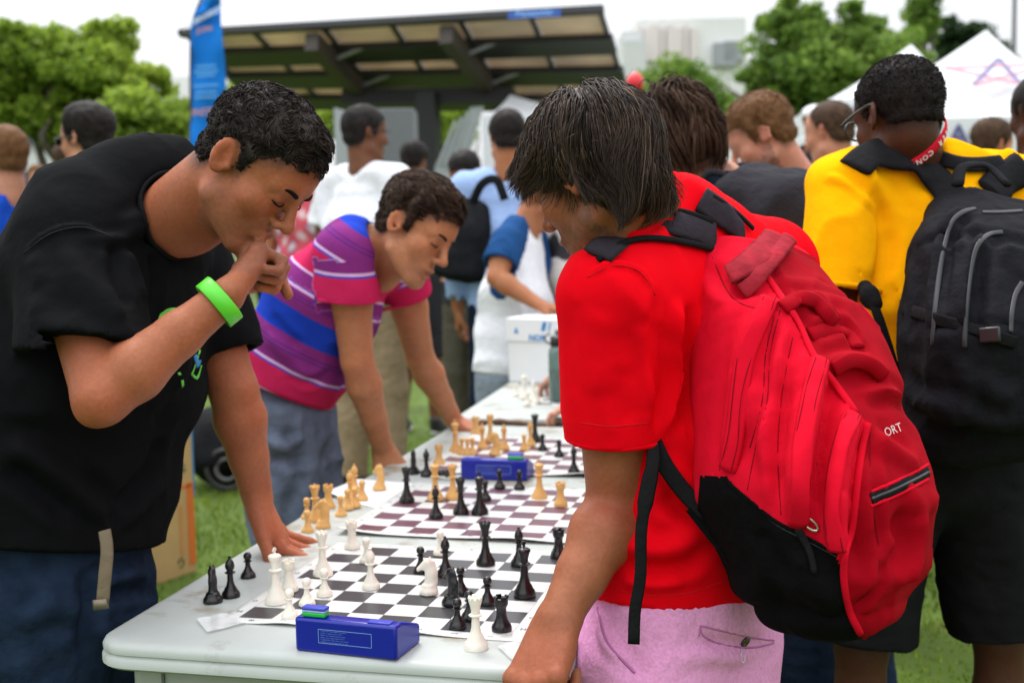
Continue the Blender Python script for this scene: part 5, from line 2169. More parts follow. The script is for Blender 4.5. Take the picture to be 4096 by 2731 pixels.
# ------------------------------------------------------------------ the man in the black T-shirt, bent over the table
def man_black():
    P = thing('person', 'man in black T-shirt and jeans bent over the table, fist at his mouth, green wristband', 'person', (*W(230, 2150, 2.15)[:2], 0))
    skin = (.35, .115, .056)
    # head: seen from his right, chin down
    f = .665 * CR - .737 * CU - .20 * CF
    u = .70 * CR + .66 * CU - .25 * CF
    H = Head(W(1000, 676, 2.06), f, u, 1.0)
    nb = W(715, 870, 2.17)
    shR = W(285, 985, 2.08)
    shL = W(735, 1010, 2.42)
    elR, wrR = W(405, 1590, 1.93), W(905, 1185, 1.99)
    elL, wrL = W(935, 1560, 2.40), W(1030, 1990, 2.46)
    S = SDF()
    add_head(S, H, jaw=1.05, fat=4)
    S.add(cone(H(0, -25, -25), nb, .060, .070), .03)
    S.add(cone(H(0, 25, -62), W(715, 950, 2.27), .038, .036), .03)
    S.add(loft([(W(270, 1900, 2.2), .13, .09), (W(330, 1500, 2.2), .15, .11), (W(520, 1080, 2.24), .11, .07)], nrm(shR - shL)), .03)
    add_arm(S, shR, elR, wrR, 1.04, -CU * .8 - CR * .5)
    add_arm(S, shL, elL, wrL, 1.10)
    # right fist at the mouth: back of the hand towards us
    hd = nrm(W(1008, 1035, 2.065) - wrR)
    bk = nrm(-CF * .62 - CR * .75 + CU * .15)
    add_hand(S, wrR, hd, bk, -1, [(.75, .95, .5), (1.3, 1.75, 1.0), (1.3, 1.8, 1.0), (1.25, 1.75, 1.0)], 1.2, thumbdir=(.5, .8, -.05), thumbcurl=(.1, .5))
    # left hand leaning on the table edge
    add_hand(S, wrL, nrm(V(.36, .18, -.90)), V(.9, .3, .4), 1, [(-.75, -.1, .15), (-.7, -.1, .15), (-.7, -.1, .15), (-.7, -.1, .15)], 1.15, spread=.12, thumbdir=(.50, .80, -.1), thumbcurl=(-.1, .1))
    v, q = sdf_mesh(S, .0052)
    col = skin_colors(v, skin, H, .36, (.10, .07, .06), hairfade=(A_LINE, (.02, .016, .015), .85), reds=[(elR, .06, .5), (W(1000, 1060, 1.95), .03, .5), (W(1100, 2130, 2.45), .05, .5)])
    mesh_obj('body', v, q, SKIN, P, True, {'skincol': col})
    hm = hair_mat('black_hair', (.006, .005, .005), (.055, .042, .036))
    short_hair(H, A_LINE, P, hm, n=5200, ln=.021, curl=1.3, t_top=.012, t_side=.007, rad=.0010, h=.005, flow=(0, .5, 0), front=.012, rough=.0025, K=6, lift=.15, clump=(900, .8))
    brows(H, P, hm, thick=1.15)
    lids(H, P, hm)
    # T-shirt
    tee = cloth('black_cotton', (.0050, .0053, .0062), .9, sheen=.0, bscale=900, bump2=(.15, 30))
    S = SDF()
    lat = nrm(shR - shL)
    hem = W(250, 2140, 2.2)
    st = [(W(215, 2230, 2.22), .23, .170), (W(255, 1900, 2.24), .235, .170), (W(345, 1500, 2.24), .235, .185), (W(420, 1180, 2.24), .23, .165), (W(560, 960, 2.24), .19, .095)]
    upv = nrm(W(345, 1500, 2.24) - W(215, 2230, 2.22))
    S.add(cut(loft(st, lat), (W(260, 2150, 2.22), nrm(-upv + CR * .05))), .03)
    S.add(cone(W(285, 985, 2.10), W(735, 1010, 2.42), .085, .075), .06)
    S.add(cone(W(330, 860, 2.14), W(600, 790, 2.24), .095, .085), .06)
    S.add(cone(W(520, 720, 2.2), W(660, 690, 2.25), .06, .055), .06)
    hems = [(W(260, 2150, 2.22), nrm(-upv + CR * .05), .5)]
    for s_, e_, fr, r0, r1, out in ((shR, elR, .75, .094, .110, 1), (shL, elL, .76, .085, .084, 0)):
        ax = nrm(e_ - s_)
        if out:
            ax = nrm(-CU - CR * .08 - CF * .12)
        c = s_ + (e_ - s_) * fr
        S.add(sleeve_prim(s_, c, ax, r0, r1, .018), .02)
        hems.append((c, ax, .14))
    # neck opening: a deep collar
    cuts = [cone(nb + (H.c - nb) * .10, H(0, -25, -25), .076, .082), cone(W(785, 925, 2.13), H(0, 10, -60), .045, .075)]
    for c_ in cuts:
        S.sub(c_, .02)
    v, q = sdf_mesh(S, .0068)
    v = folds(v, q, [
        ([(640, 700), (600, 830), (480, 930)], .016, .010),
        ([(700, 760), (640, 880), (560, 1000)], .014, -.010),
        ([(660, 840), (560, 930), (440, 960), (330, 930)], .012, .008),
        ([(500, 980), (540, 1100), (570, 1220)], .018, .009),
        ([(470, 960), (470, 1100), (530, 1240)], .016, -.009),
        ([(600, 1000), (620, 1130), (600, 1250)], .014, -.009),
        ([(90, 1010), (200, 930), (330, 905), (450, 950)], .007, .006),
        ([(230, 960), (330, 1120), (430, 1230), (500, 1290)], .022, .008),
        ([(150, 1120), (200, 1200), (300, 1270)], .02, -.006),
        ([(120, 1000), (170, 1120), (160, 1270)], .02, .006),
        ([(20, 1760), (160, 1830), (330, 1980), (470, 2080)], .022, .018),
        ([(10, 1860), (150, 1950), (300, 2070)], .02, -.015),
        ([(440, 2080), (560, 2020), (650, 1900)], .02, .015),
        ([(300, 1880), (420, 2000), (470, 2060), (560, 1900)], .018, -.012),
        ([(520, 1960), (600, 1860), (640, 1740)], .016, -.010),
        ([(700, 1200), (740, 1400), (690, 1600)], .02, .010),
        ([(600, 1700), (700, 1620), (820, 1450)], .02, -.010),
    ], noise=[(14, .004, (1, 1, .7)), (-9, .012, (1, 1, .5)), (-17, .005, (1, 1, .6))], hems=hems)
    sh = mesh_obj('shirt', v, q, tee, P)
    hem_band(v, q, *hems[0][:2], tee, sh, hems[0][2], .005)
    bv = bvh_of(v, q)
    # stitched sleeve hem and shoulder seam
    seam = cloth('black_thread', (.022, .025, .03), .9)
    for pl in ([(95, 1012), (200, 935), (330, 908), (455, 950)], [(150, 1362), (300, 1385), (430, 1400), (525, 1395)]):
        p, n = trace(bv, pl, 22)
        if len(p) > 3:
            MB().tube(p + n * .0004, .0011, 5).build('seam', seam, sh, True)
    collar(v, q, cuts, W(760, 880, 2.15), H.c - nb, cloth('black_rib', (.008, .0085, .01), .9), sh, .011, .4, tol=.011)
    # green and blue print on the chest
    pr = [mat('print_green', (.12, .55, .06), .7, var=.2, vscale=60), mat('print_blue', (.03, .25, .6), .7, var=.2, vscale=60)]
    for pl, w, k in (([(640, 1300), (645, 1262), (690, 1245), (720, 1252)], .007, 0), ([(808, 1150), (812, 1190)], .004, 0), ([(780, 1420), (792, 1460), (800, 1440)], .006, 1), ([(765, 1500), (778, 1470), (800, 1400)], .003, 0),
                     ([(770, 1500), (790, 1512), (805, 1460)], .003, 0), ([(728, 1520), (732, 1545)], .003, 0), ([(715, 1490), (720, 1500)], .003, 0)):
        p, n = trace(bv, pl, 12)
        if len(p) > 2:
            MB().tube(p + n * .0005, w, 6, flat=.12, up=n).build('shirt_print', pr[k], sh, True)
    # wristband
    ax = nrm(wrR - elR)
    c = wrR - ax * .014
    b = MB()
    x = nrm(np.cross(ax, CF))
    y = np.cross(ax, x)
    n = 28
    ring = []
    for k, (o, rr) in enumerate(((-.013, 0), (-.012, .0016), (.012, .0016), (.013, 0), (.012, -.001), (-.012, -.001))):
        ring.append([c + ax * o + (x * math.cos(t) * (.0405 + rr) + y * math.sin(t) * (.0365 + rr)) for t in np.linspace(0, 2 * math.pi, n, endpoint=False)])
    vv = [p for r in ring for p in r]
    ff = [(k * n + i, k * n + (i + 1) % n, ((k + 1) % 6) * n + (i + 1) % n, ((k + 1) % 6) * n + i) for k in range(6) for i in range(n)]
    wb = b.add(vv, ff).build('wristband', mat('lime_rubber', (.10, .62, .03), .38, var=.04), P, True)
    # jeans
    jean = cloth('dark_denim', (.012, .022, .045), .85, var=.35, vscale=25, bscale=1200)
    S = SDF()
    pc = W(200, 2230, 2.22)
    S.add(loft([(pc - V(0, 0, .12), .18, .15), (pc + V(0, 0, .15), .185, .15)], lat), .03)
    for sx, n in ((1, 'R'), (-1, 'L')):
        hp = pc + lat * sx * .085 - V(0, 0, .06) + V(.02, 0, 0)
        kn = V(hp[0] + .03, hp[1] + .02 * sx, .46)
        an = V(hp[0] - .02, hp[1] + .03 * sx, .06)
        S.add(cone(hp, kn, .112, .092), .03)
        S.add(cone(kn, an, .092, .078), .03)
        shoe(P, an, (1, 0), mat('black_shoe', (.02, .02, .02), .5), mat('white_sole', (.6, .6, .58), .6))
    v, q = sdf_mesh(S, .008)
    v = folds(v, q, [([(380, 2330), (500, 2300), (640, 2290)], .012, .010), ([(370, 2400), (520, 2370), (650, 2380)], .012, -.010), ([(350, 2270), (480, 2250), (620, 2190)], .012, -.009),
                     ([(60, 2500), (200, 2440), (330, 2420)], .02, .009), ([(345, 2250), (352, 2420), (330, 2650)], .022, -.018)],
              noise=[(16, .005, (1, 1, 1.6)), (-11, .010, (.6, .6, 1.3))])
    mesh_obj('jeans', v, q, jean, P)
    # belt tail hanging from under the shirt
    bt = cloth('khaki_webbing', (.16, .125, .085), .9)
    pts = [W(418, 2120, 1.985), W(428, 2200, 1.975), W(420, 2300, 1.97), W(410, 2410, 1.97)]
    o = MB().tube(spline(pts, 12), .0105, 8, flat=.2, up=-CF).build('belt', bt, P, True)
    MB().tube([W(400, 2395, 1.97), W(405, 2435, 1.97)], .0125, 8, flat=.35, up=-CF).build('belt_tip', mat('old_brass', (.18, .15, .11), .5, metallic=.6), o, True)
    return P


A_LINE = ([-120, -75, -45, -28, -14, 6, 10, 26, 34, 55, 76, 110], [-48, -46, -42, -20, 42, 38, 4, 6, 46, 56, 72, 80])
man_black()
# ------------------------------------------------------------------ the man in the striped polo shirt, both hands on the table
def man_stripes():
    P = thing('person', 'man in blue, pink and purple striped polo shirt leaning on the table with both hands', 'person', (*W(1130, 1560, 3.35)[:2], 0))
    skin = (.42, .170, .085)
    f = .76 * CR - .52 * CU - .40 * CF
    u = .50 * CR + .85 * CU - .10 * CF
    ear = W(1588, 905, 3.06)
    H0 = Head(ear, f, u, 1.0)
    H = Head(ear - H0.r * .079, f, u, 1.0)
    shR, shL = W(1385, 1025, 3.14), W(1600, 1060, 3.50)
    elR, wrR = W(1428, 1440, 3.20), W(1535, 1805, 3.36)
    elL, wrL = W(1680, 1430, 3.66), W(1815, 1680, 3.88)
    nb = W(1490, 985, 3.24)
    S = SDF()
    add_head(S, H, mouth=8, nose=1.3, smile=1.)
    S.add(cone(H(0, -22, -30), nb, .052, .058), .03)
    S.add(cone(H(0, 18, -72), W(1530, 1100, 3.25), .032, .045), .03)
    lat = nrm(shR - shL)
    S.add(loft([(W(1180, 1480, 3.32), .12, .085), (W(1400, 1100, 3.3), .12, .085)], lat), .03)
    add_arm(S, shR, elR, wrR, 1.0)
    add_arm(S, shL, elL, wrL, 1.0)
    hr = Z(1560, 1885, .748)
    add_hand(S, wrR, nrm(V(.25, -.25, -.75)), nrm(V(.15, -1, .25)), -1, [(1.15, 1.5, .9), (1.2, 1.5, .9), (1.2, 1.5, .9), (1.15, 1.4, .9)], 1.05, thumbdir=(.5, .8, -.2), thumbcurl=(.2, .3))
    add_hand(S, wrL, nrm(V(.9, -.1, -.38)), V(.2, 0, 1), -1, [(.3, .5, .3), (.3, .5, .3), (.35, .5, .3), (.4, .5, .3)], 1.0)
    v, q = sdf_mesh(S, .0062)
    col = skin_colors(v, skin, H, .26, (.12, .085, .07), hairfade=(B_LINE, (.03, .02, .016), .8), reds=[(elR, .06, .35), (hr, .07, .6), (W(1860, 1690, 3.9), .07, .6)])
    mesh_obj('body', v, q, SKIN, P, True, {'skincol': col})
    hm = hair_mat('dark_brown_hair', (.012, .008, .007), (.10, .06, .04))
    short_hair(H, B_LINE, P, hm, n=3600, ln=.040, curl=.45, t_top=.026, t_side=.011, rad=.0013, h=.006, flow=(0, .75, .1), front=.014, rough=.003, K=6, lift=.12, clump=(450, .75))
    brows(H, P, hm)
    lids(H, P, hm)
    # polo shirt
    blue, pink, purp, lav = (.012, .045, .42), (.50, .018, .09), (.19, .025, .17), (.60, .38, .62)
    dpur = (.11, .02, .16)
    seq = [(0, .035, purp), (.035, .041, lav), (.041, .105, pink), (.105, .111, blue), (.111, .118, lav), (.118, .155, purp), (.155, .16, dpur), (.16, .165, purp), (.165, .17, dpur), (.17, .195, purp), (.195, .265, blue),
           (.265, .29, purp), (.29, .294, dpur), (.294, .30, purp), (.30, .304, dpur), (.304, .315, purp), (.315, .322, lav), (.322, .327, blue)]
    per = .327
    ramp = [(a / per, c) for a, b, c in seq]
    polo = cloth('striped_pique', blue, .85, attr='stripe', ramp=('C', ramp), bscale=1500, bump2=(.12, 30), var=.05)
    S = SDF()
    st = [(W(1125, 1600, 3.34), .185, .125), (W(1190, 1420, 3.34), .19, .135), (W(1300, 1200, 3.32), .205, .135), (W(1420, 1040, 3.30), .19, .09)]
    ax0 = nrm(W(1420, 1040, 3.3) - W(1125, 1600, 3.34))
    S.add(cut(loft(st, lat), (W(1140, 1560, 3.34), nrm(-CU * 1 - CR * .45 + 0 * ax0))), .03)
    S.add(cone(shR, shL, .07, .066), .05)
    S.add(cone(W(1400, 965, 3.2), W(1500, 985, 3.28), .065, .055), .05)
    cuts = []
    for s_, e_, fr, r0, r1 in ((shR, elR, .40, .074, .084), (shL, elL, .30, .070, .074)):
        ax = nrm(e_ - s_)
        if s_ is shR:
            ax = nrm(ax - CR * .12)
        c = s_ + (e_ - s_) * fr
        cuts.append((s_, ax, c))
        S.add(sleeve_prim(s_ - CF * .012, c - CF * .012, ax, r0, r1 + .005, .020), .02)
    S.sub(cone(nb - (H.c - nb) * .05, H(0, -22, -30), .061, .07), .006)
    S.sub(cone(W(1535, 1075, 3.2), W(1620, 1060, 3.1), .045, .07), .01)
    v, q = sdf_mesh(S, .0075)
    vs_ = v.copy()
    v = folds(v, q, [([(1060, 1330), (1150, 1420), (1230, 1540)], .02, .010),
                     ([(1080, 1250), (1130, 1330), (1210, 1400)], .018, -.009), ([(1160, 1480), (1240, 1530), (1330, 1480)], .016, -.008)],
              noise=[(16, .004, (1, 1, .8)), (-9, .012, (.7, 1, .9))], hems=[(c, ax, .11) for s_, ax, c in cuts] + [(W(1140, 1560, 3.34), nrm(-CU * 1 - CR * .45), .4)])
    # stripes run round the body, and round the sleeve on the sleeves
    t = ((vs_ - W(1120, 1610, 3.34)) @ ax0)
    t = t + .06 * np.clip(((vs_ - W(1300, 1200, 3.3)) @ nrm(CR + CU * .4)), -.2, .25)
    for s_, ax, c in cuts:
        la = (vs_ - c) @ ax
        rad = np.linalg.norm(vs_ - c - la[:, None] * ax, axis=1)
        m = (la > -.105) & (la < .03) & (rad < .098)
        t = np.where(m, .041 + .0 - la * 1.0 + .0, t)
    tt = (t % per) / per
    sh = mesh_obj('polo_shirt', v, q, polo, P, True, {'stripe': tt})
    pk = cloth('pink_hem', (.50, .018, .09), .85)
    for s_, ax, c in cuts:
        hem_band(v, q, c - CF * .012, ax, pk, sh, .12, .005)
    hem_band(v, q, W(1140, 1560, 3.34), nrm(-CU * 1 - CR * .45), pk, sh, .4, .005)
    bv = bvh_of(v, q)
    for pl in ([(1490, 870), (1500, 960), (1525, 1050), (1540, 1120)],):
        p, n = trace(bv, pl, 16)
        if len(p) > 3:
            MB().tube(p + n * .004, .022, 8, flat=.28, up=n).build('collar', cloth('blue_collar', (.10, .03, .22), .85), sh, True)
    # cargo trousers
    jean = cloth('grey_blue_cotton', (.115, .14, .20), .9, var=.25, vscale=20, bscale=1000)
    S = SDF()
    pc = W(1130, 1580, 3.36)
    S.add(loft([(pc - V(0, 0, .10), .165, .125), (pc + V(0, 0, .10), .155, .115)], lat), .03)
    for sx in (1, -1):
        hp = pc + lat * sx * .08 - V(0, 0, .05)
        kn = V(hp[0] + .05, hp[1] + .02 * sx, .47)
        an = V(hp[0] - .02, hp[1] + .03 * sx, .07)
        S.add(cone(hp, kn, .108, .100), .03)
        S.add(cone(kn, an, .098, .09), .03)
        shoe(P, an, (1, 0), mat('black_shoe', (.02, .02, .02), .5), mat('white_sole', (.6, .6, .58), .6))
    v, q = sdf_mesh(S, .011)
    v = folds(v, q, [([(1060, 1760), (1150, 1780), (1230, 1740)], .016, .014), ([(1070, 1830), (1160, 1850), (1250, 1830)], .016, -.014), ([(1130, 1700), (1180, 1780), (1200, 1900), (1160, 2050)], .02, -.014),
                     ([(1080, 1900), (1110, 2000), (1100, 2100)], .018, .012), ([(1230, 1650), (1220, 1760), (1250, 1900)], .016, -.012)], noise=[(14, .006, (1, 1, 1.5)), (-9, .016, (.8, .8, 1.2))])
    mesh_obj('trousers', v, q, jean, P)


B_LINE = ([-120, -75, -45, -28, -14, 6, 10, 26, 34, 55, 76, 110], [-44, -42, -38, -18, 42, 36, -2, 2, 46, 58, 74, 82])
man_stripes()
# ------------------------------------------------------------------ the man in red at the table's corner
def man_red():
    P = thing('person', 'man with shaggy dark hair in red T-shirt and pink shorts, fist on the table corner', 'person', (*W(2720, 2400, 1.98)[:2], 0))
    skin = (.29, .098, .048)
    f = -.688 * CR - .37 * CU + .63 * CF
    u = -.36 * CR + .925 * CU + .10 * CF
    H = Head(W(2402, 722, 1.83), f, u, .98)
    shL = W(2455, 1190, 1.83)
    shR = W(3080, 1070, 2.14)
    elL, wrL = W(2470, 2020, 1.90), W(2235, 2475, 1.80)
    elR, wrR = W(2950, 1750, 2.35), W(2700, 2050, 2.35)
    nb = W(2610, 880, 1.96)
    S = SDF()
    add_head(S, H)
    S.add(cone(H(0, -25, -25), nb, .056, .062), .03)
    S.add(cone(H(0, 20, -72), W(2560, 1060, 1.93), .032, .05), .03)
    lat = nrm(shR - shL)
    S.add(loft([(W(2700, 2250, 1.98), .13, .09), (W(2700, 1700, 1.98), .13, .09), (W(2680, 1150, 1.98), .13, .085)], lat), .03)
    add_arm(S, shL, elL, wrL, 1.10)
    add_arm(S, shR, elR, wrR, 1.1)
    hd = nrm(W(2150, 2690, 1.755) - wrL)
    add_hand(S, wrL, hd, nrm(-CR * .55 - CF * .75 + CU * .3), 1, [(1.2, 1.5, .9), (1.2, 1.5, .9), (1.25, 1.5, .9), (1.25, 1.4, .9)], 1.15, thumbdir=(.45, .8, -.35), thumbcurl=(.4, .3))
    add_hand(S, wrR, nrm(wrR - elR), CF, 1, RELAX, 1.0)
    v, q = sdf_mesh(S, .0054)
    col = skin_colors(v, skin, H, .62, (.06, .045, .04), reds=[(W(2430, 2010, 1.85), .05, .5), (W(2160, 2640, 1.74), .06, .5)])
    # a goatee
    L = H.loc(v)
    g = np.exp(-((L[:, 0] / 24) ** 2 + ((L[:, 1] - 88) / 22) ** 2 + ((L[:, 2] + 108) / 16) ** 2))[:, None].clip(0, 1)
    g = (g * 1.5).clip(0, .95)
    col = col * (1 - g) + np.array((.02, .014, .012)) * g
    mesh_obj('body', v, q, SKIN, P, True, {'skincol': col})
    shaggy_hair(P, H)
    goat = hair_mat('black_hair', (.006, .005, .005), (.055, .042, .036))
    rs = np.random.RandomState(3)
    n = 500
    roots = np.array([H(x, y, z) for x, y, z in zip(rs.randn(n) * 10, 88 + rs.randn(n) * 7, -108 + rs.randn(n) * 6)])
    d0 = np.tile(-H.u + H.f * .4, (n, 1)) + rs.randn(n, 3) * .3
    strands(roots, d0, .022, .0007, 4, lambda p, d, k, s: (d, p + d * s[:, None]), 'goatee', goat, P, shade=rs.rand(n))
    # red jersey
    red = cloth('red_jersey', (.72, .0015, .008), .8, bscale=1500, bump=.15, bump2=(.06, 40), var=.05, spec=.03)
    S = SDF()
    hemc = W(2690, 2370, 1.98)
    st = [(W(2700, 2480, 2.0), .175, .13), (W(2715, 2150, 2.0), .165, .13), (W(2740, 1700, 2.0), .172, .135), (W(2740, 1300, 2.0), .18, .13), (W(2720, 1070, 2.0), .17, .08)]
    S.add(cut(loft(st, lat), (hemc, nrm(-CU - CR * .05))), .03)
    S.add(cone(shL, shR, .080, .066), .06)
    S.add(cone(W(2740, 930, 2.0), shR, .06, .062), .06)
    S.add(cone(W(2500, 1000, 1.89), W(2690, 890, 1.96), .068, .066), .06)
    S.add(cone(W(2700, 900, 1.98), W(2800, 930, 2.03), .062, .06), .05)
    hems = [(hemc, nrm(-CU - CR * .05), .4)]
    for s_, e_, fr, r0, r1 in ((shL, elL, .66, .080, .077), (shR, elR, .6, .08, .085)):
        ax = nrm(e_ - s_)
        c = s_ + (e_ - s_) * fr
        S.add(sleeve_prim(s_, c, ax, r0, r1, .015), .012)
        hems.append((c, ax, .11))
    cuts = [cone(W(2575, 775, 1.95), H(0, -22, -35), .058, .068), cone(W(2450, 905, 2.01), W(2320, 900, 2.0), .040, .05)]
    for c_ in cuts:
        S.sub(c_, .015)
    v, q = sdf_mesh(S, .0064)
    v = folds(v, q, [
        ([(2640, 1130), (2600, 1350), (2640, 1600), (2620, 1740)], .012, -.007),
        ([(2560, 1280), (2600, 1430), (2610, 1650)], .016, .007),
        ([(2700, 1180), (2690, 1400), (2720, 1700)], .016, .014), ([(2760, 1200), (2740, 1500), (2760, 1800)], .014, -.012), ([(2640, 1780), (2720, 1900), (2830, 1950)], .016, .012),
        ([(2660, 1350), (2680, 1550), (2650, 1800)], .012, .008),
        ([(2350, 1110), (2450, 1060), (2560, 1080), (2620, 1180)], .006, .005),
        ([(2480, 2160), (2600, 2200), (2800, 2190)], .02, .012), ([(2500, 2240), (2640, 2270), (2850, 2220)], .016, -.012), ([(2600, 2060), (2720, 2120), (2860, 2100)], .02, .010),
        ([(2640, 1960), (2740, 2040), (2840, 2000)], .018, -.010), ([(2470, 2310), (2600, 2330), (2760, 2310)], .012, .006),
        
        ([(2420, 1230), (2380, 1400), (2420, 1600)], .03, .006), ([(2500, 1450), (2480, 1600), (2540, 1700)], .02, -.005)],
        noise=[(12, .003, (1, 1, .6)), (-8, .010, (1, 1, .4))], hems=hems)
    sh = mesh_obj('shirt', v, q, red, P)
    bv = bvh_of(v, q)
    for c_, a_, r_ in hems:
        hem_band(v, q, c_, a_, red, sh, r_)
    global C_SHIRT
    C_SHIRT = bv
    collar(v, q, cuts, W(2570, 790, 1.95), H.c - nb, red, sh, .009, .4, tol=.009)
    thr = cloth('red_thread', (.5, .01, .015), .8)
    for pl in ([(2320, 1690), (2450, 1705), (2600, 1690)], [(2350, 1110), (2450, 1062), (2560, 1085), (2620, 1180)], [(2470, 2360), (2600, 2380), (2760, 2370), (2930, 2310)]):
        p, n = trace(bv, pl, 22)
        if len(p) > 3:
            MB().tube(p + n * .0003, .0008, 5).build('seam', thr, sh, True)
    # pink shorts
    pink = cloth('pink_chambray', (.70, .30, .54), .9, var=.14, vscale=220, bscale=1400)
    S = SDF()
    pc = W(2720, 2560, 2.0)
    S.add(loft([(pc - V(0, 0, .10), .172, .135), (pc + V(0, 0, .06), .158, .115), (pc + V(0, 0, .14), .14, .10)], lat), .03)
    for sx in (1, -1):
        hp = pc + lat * sx * .085 - V(0, 0, .02)
        kn = V(hp[0] - .02, hp[1] + .02, .50)
        S.add(cut(cone(hp, kn - V(0, 0, .05), .118, .105), (kn, (0, 0, -1))), .03)
    v, q = sdf_mesh(S, .0075)
    v = folds(v, q, [([(2400, 2420), (2420, 2550), (2500, 2660)], .010, .008), ([(2480, 2450), (2500, 2580), (2560, 2731)], .02, -.006), ([(2700, 2640), (2850, 2620), (3000, 2640)], .014, .006),
                     ([(2800, 2560), (2950, 2580), (3060, 2560)], .012, -.005)], noise=[(15, .004, (1, 1, 1)), (-10, .007, (.7, .7, 1.2))])
    so = mesh_obj('shorts', v, q, pink, P)
    bv = bvh_of(v, q)
    pt = cloth('pink_thread', (.45, .16, .36), .9)
    for pl, rr in (([(2800, 2500), (2900, 2525), (3020, 2550), (3095, 2560)], .0016), ([(2800, 2500), (2812, 2545), (2900, 2580), (3010, 2590), (3095, 2570)], .0016), ([(2390, 2430), (2430, 2570), (2540, 2690)], .0022), ([(2800, 2500), (2795, 2540)], .0016)):
        p, n = trace(bv, pl, 20)
        if len(p) > 3:
            MB().tube(p + n * .0003, rr, 5).build('pocket_seam', pt, so, True)
    h_ = hit(bv, 2978, 2564)
    if h_:
        c, n = h_
        S = SDF().add(ell(c + n * .002, (.0105, .0105, .0035), np.stack([nrm(np.cross(n, CU)), np.cross(n, nrm(np.cross(n, CU))), n])), .001)
        S.sub(ell(c + n * .007, (.006, .006, .004), np.stack([nrm(np.cross(n, CU)), np.cross(n, nrm(np.cross(n, CU))), n])), .001)
        v, q = sdf_mesh(S, .0015)
        mesh_obj('button', v, q, mat('horn_button', (.03, .018, .01), .3, coat=.5), so)
    p, n = trace(bv, [(2965, 2600), (2962, 2640), (2975, 2650), (2980, 2610)], 12)
    if len(p) > 3:
        MB().tube(p + n * .0004, .0012, 5).build('buttonhole', cloth('white_thread', (.7, .6, .7), .9), so, True)
    # legs below the shorts
    S = SDF()
    for sx in (1, -1):
        hp = pc + lat * sx * .085 - V(0, 0, .02)
        kn = V(hp[0] - .02, hp[1] + .02, .50)
        an = V(hp[0], hp[1], .07)
        S.add(cone(hp, kn, .085, .06), .02)
        S.add(cone(kn, kn + (an - kn) * .3, .058, .06), .02)
        S.add(cone(kn + (an - kn) * .3, an, .06, .038), .02)
        shoe(P, an, (-.7, .7), mat('grey_shoe', (.12, .12, .13), .6), mat('white_sole', (.6, .6, .58), .6))
    v, q = sdf_mesh(S, .013)
    mesh_obj('legs', v, q, SKIN, P, True, {'skincol': skin_colors(v, skin)})


def shaggy_hair(P, H):
    hm = hair_mat('shaggy_hair', (.010, .007, .0055), (.135, .082, .056), .42, .18)
    core = H.core()
    line = ([-130, -80, -50, -30, 0, 20, 50, 75, 110], [-70, -66, -50, -10, 10, 25, 45, 66, 72])
    S = add_hair_cap(H, line, .010, .008, 2)
    v, q = sdf_mesh(S, .006)
    o = mesh_obj('hair', v, q, hm, P, True, {'shade': .25 + .25 * vnoise(v, 90, 3)})
    rs = np.random.RandomState(9)
    nn = vnormals(v, q)
    L = H.loc(v)
    keep = np.nonzero((core.f(v) > .004))[0]
    n = 7800
    idx = rs.choice(keep, n)
    root = v[idx] - nn[idx] * .004
    Lr = L[idx]
    crown = H(0, -25, 128)
    away = root - crown
    away /= np.linalg.norm(away, axis=1, keepdims=True) + 1e-6
    d0 = away * .9 + nn[idx] * .1 + rs.randn(n, 3) * .10
    zend = np.interp(Lr[:, 1], [-100, -40, 0, 60, 100], [W(0, 930, 1.9)[2], W(0, 890, 1.85)[2], W(0, 800, 1.8)[2], W(0, 800, 1.8)[2], W(0, 850, 1.85)[2]])
    ln = np.clip((root[:, 2] - zend) * 1.22, .06, .27) * rs.uniform(.62, 1.12, n)
    g = V(0, 0, -1)
    off = .006 + .013 * rs.rand(n) ** 1.3
    ck = np.stack([vnoise(root, 38, 21), vnoise(root, 38, 22), vnoise(root, 38, 23)], 1)

    def st(p, d, k, seg):
        cv = np.stack([vnoise(p, 26, 31), vnoise(p, 26, 32), vnoise(p, 26, 33)], 1)
        d = d * 1.0 + g * .26 + cv * (.10 + .11 * max(0, k - 3)) + ck * .24 * np.sin(k * .9)
        d, p2 = hug(core, p, d, seg, off, .55 if k < 6 else .08)
        return d, p2
    strands(root, d0, ln, .0008 * rs.uniform(.6, 1.4, n), 11, st, 'hair_strands', hm, o, taper=.25, shade=np.clip(.38 + .5 * vnoise(root, 120, 4) + .16 * rs.randn(n), 0, 1), clump=(380, .68))
    # stray flyaway hairs
    idx = rs.choice(keep, 220)
    root2 = v[idx]
    d1 = nn[idx] * .35 + rs.randn(220, 3) * .4 + g * .2

    def st2(p, d, k, seg):
        cv = np.stack([vnoise(p, 25, 41), vnoise(p, 25, 42), vnoise(p, 25, 43)], 1)
        d = d + cv * .3 + g * .12
        d /= np.linalg.norm(d, axis=1, keepdims=True)
        return d, p + d * seg[:, None]
    strands(root2, d1, .035 * rs.uniform(.6, 1.5, 220), .00035, 9, st2, 'flyaway_strands', hm, o, shade=rs.rand(220))


man_red()
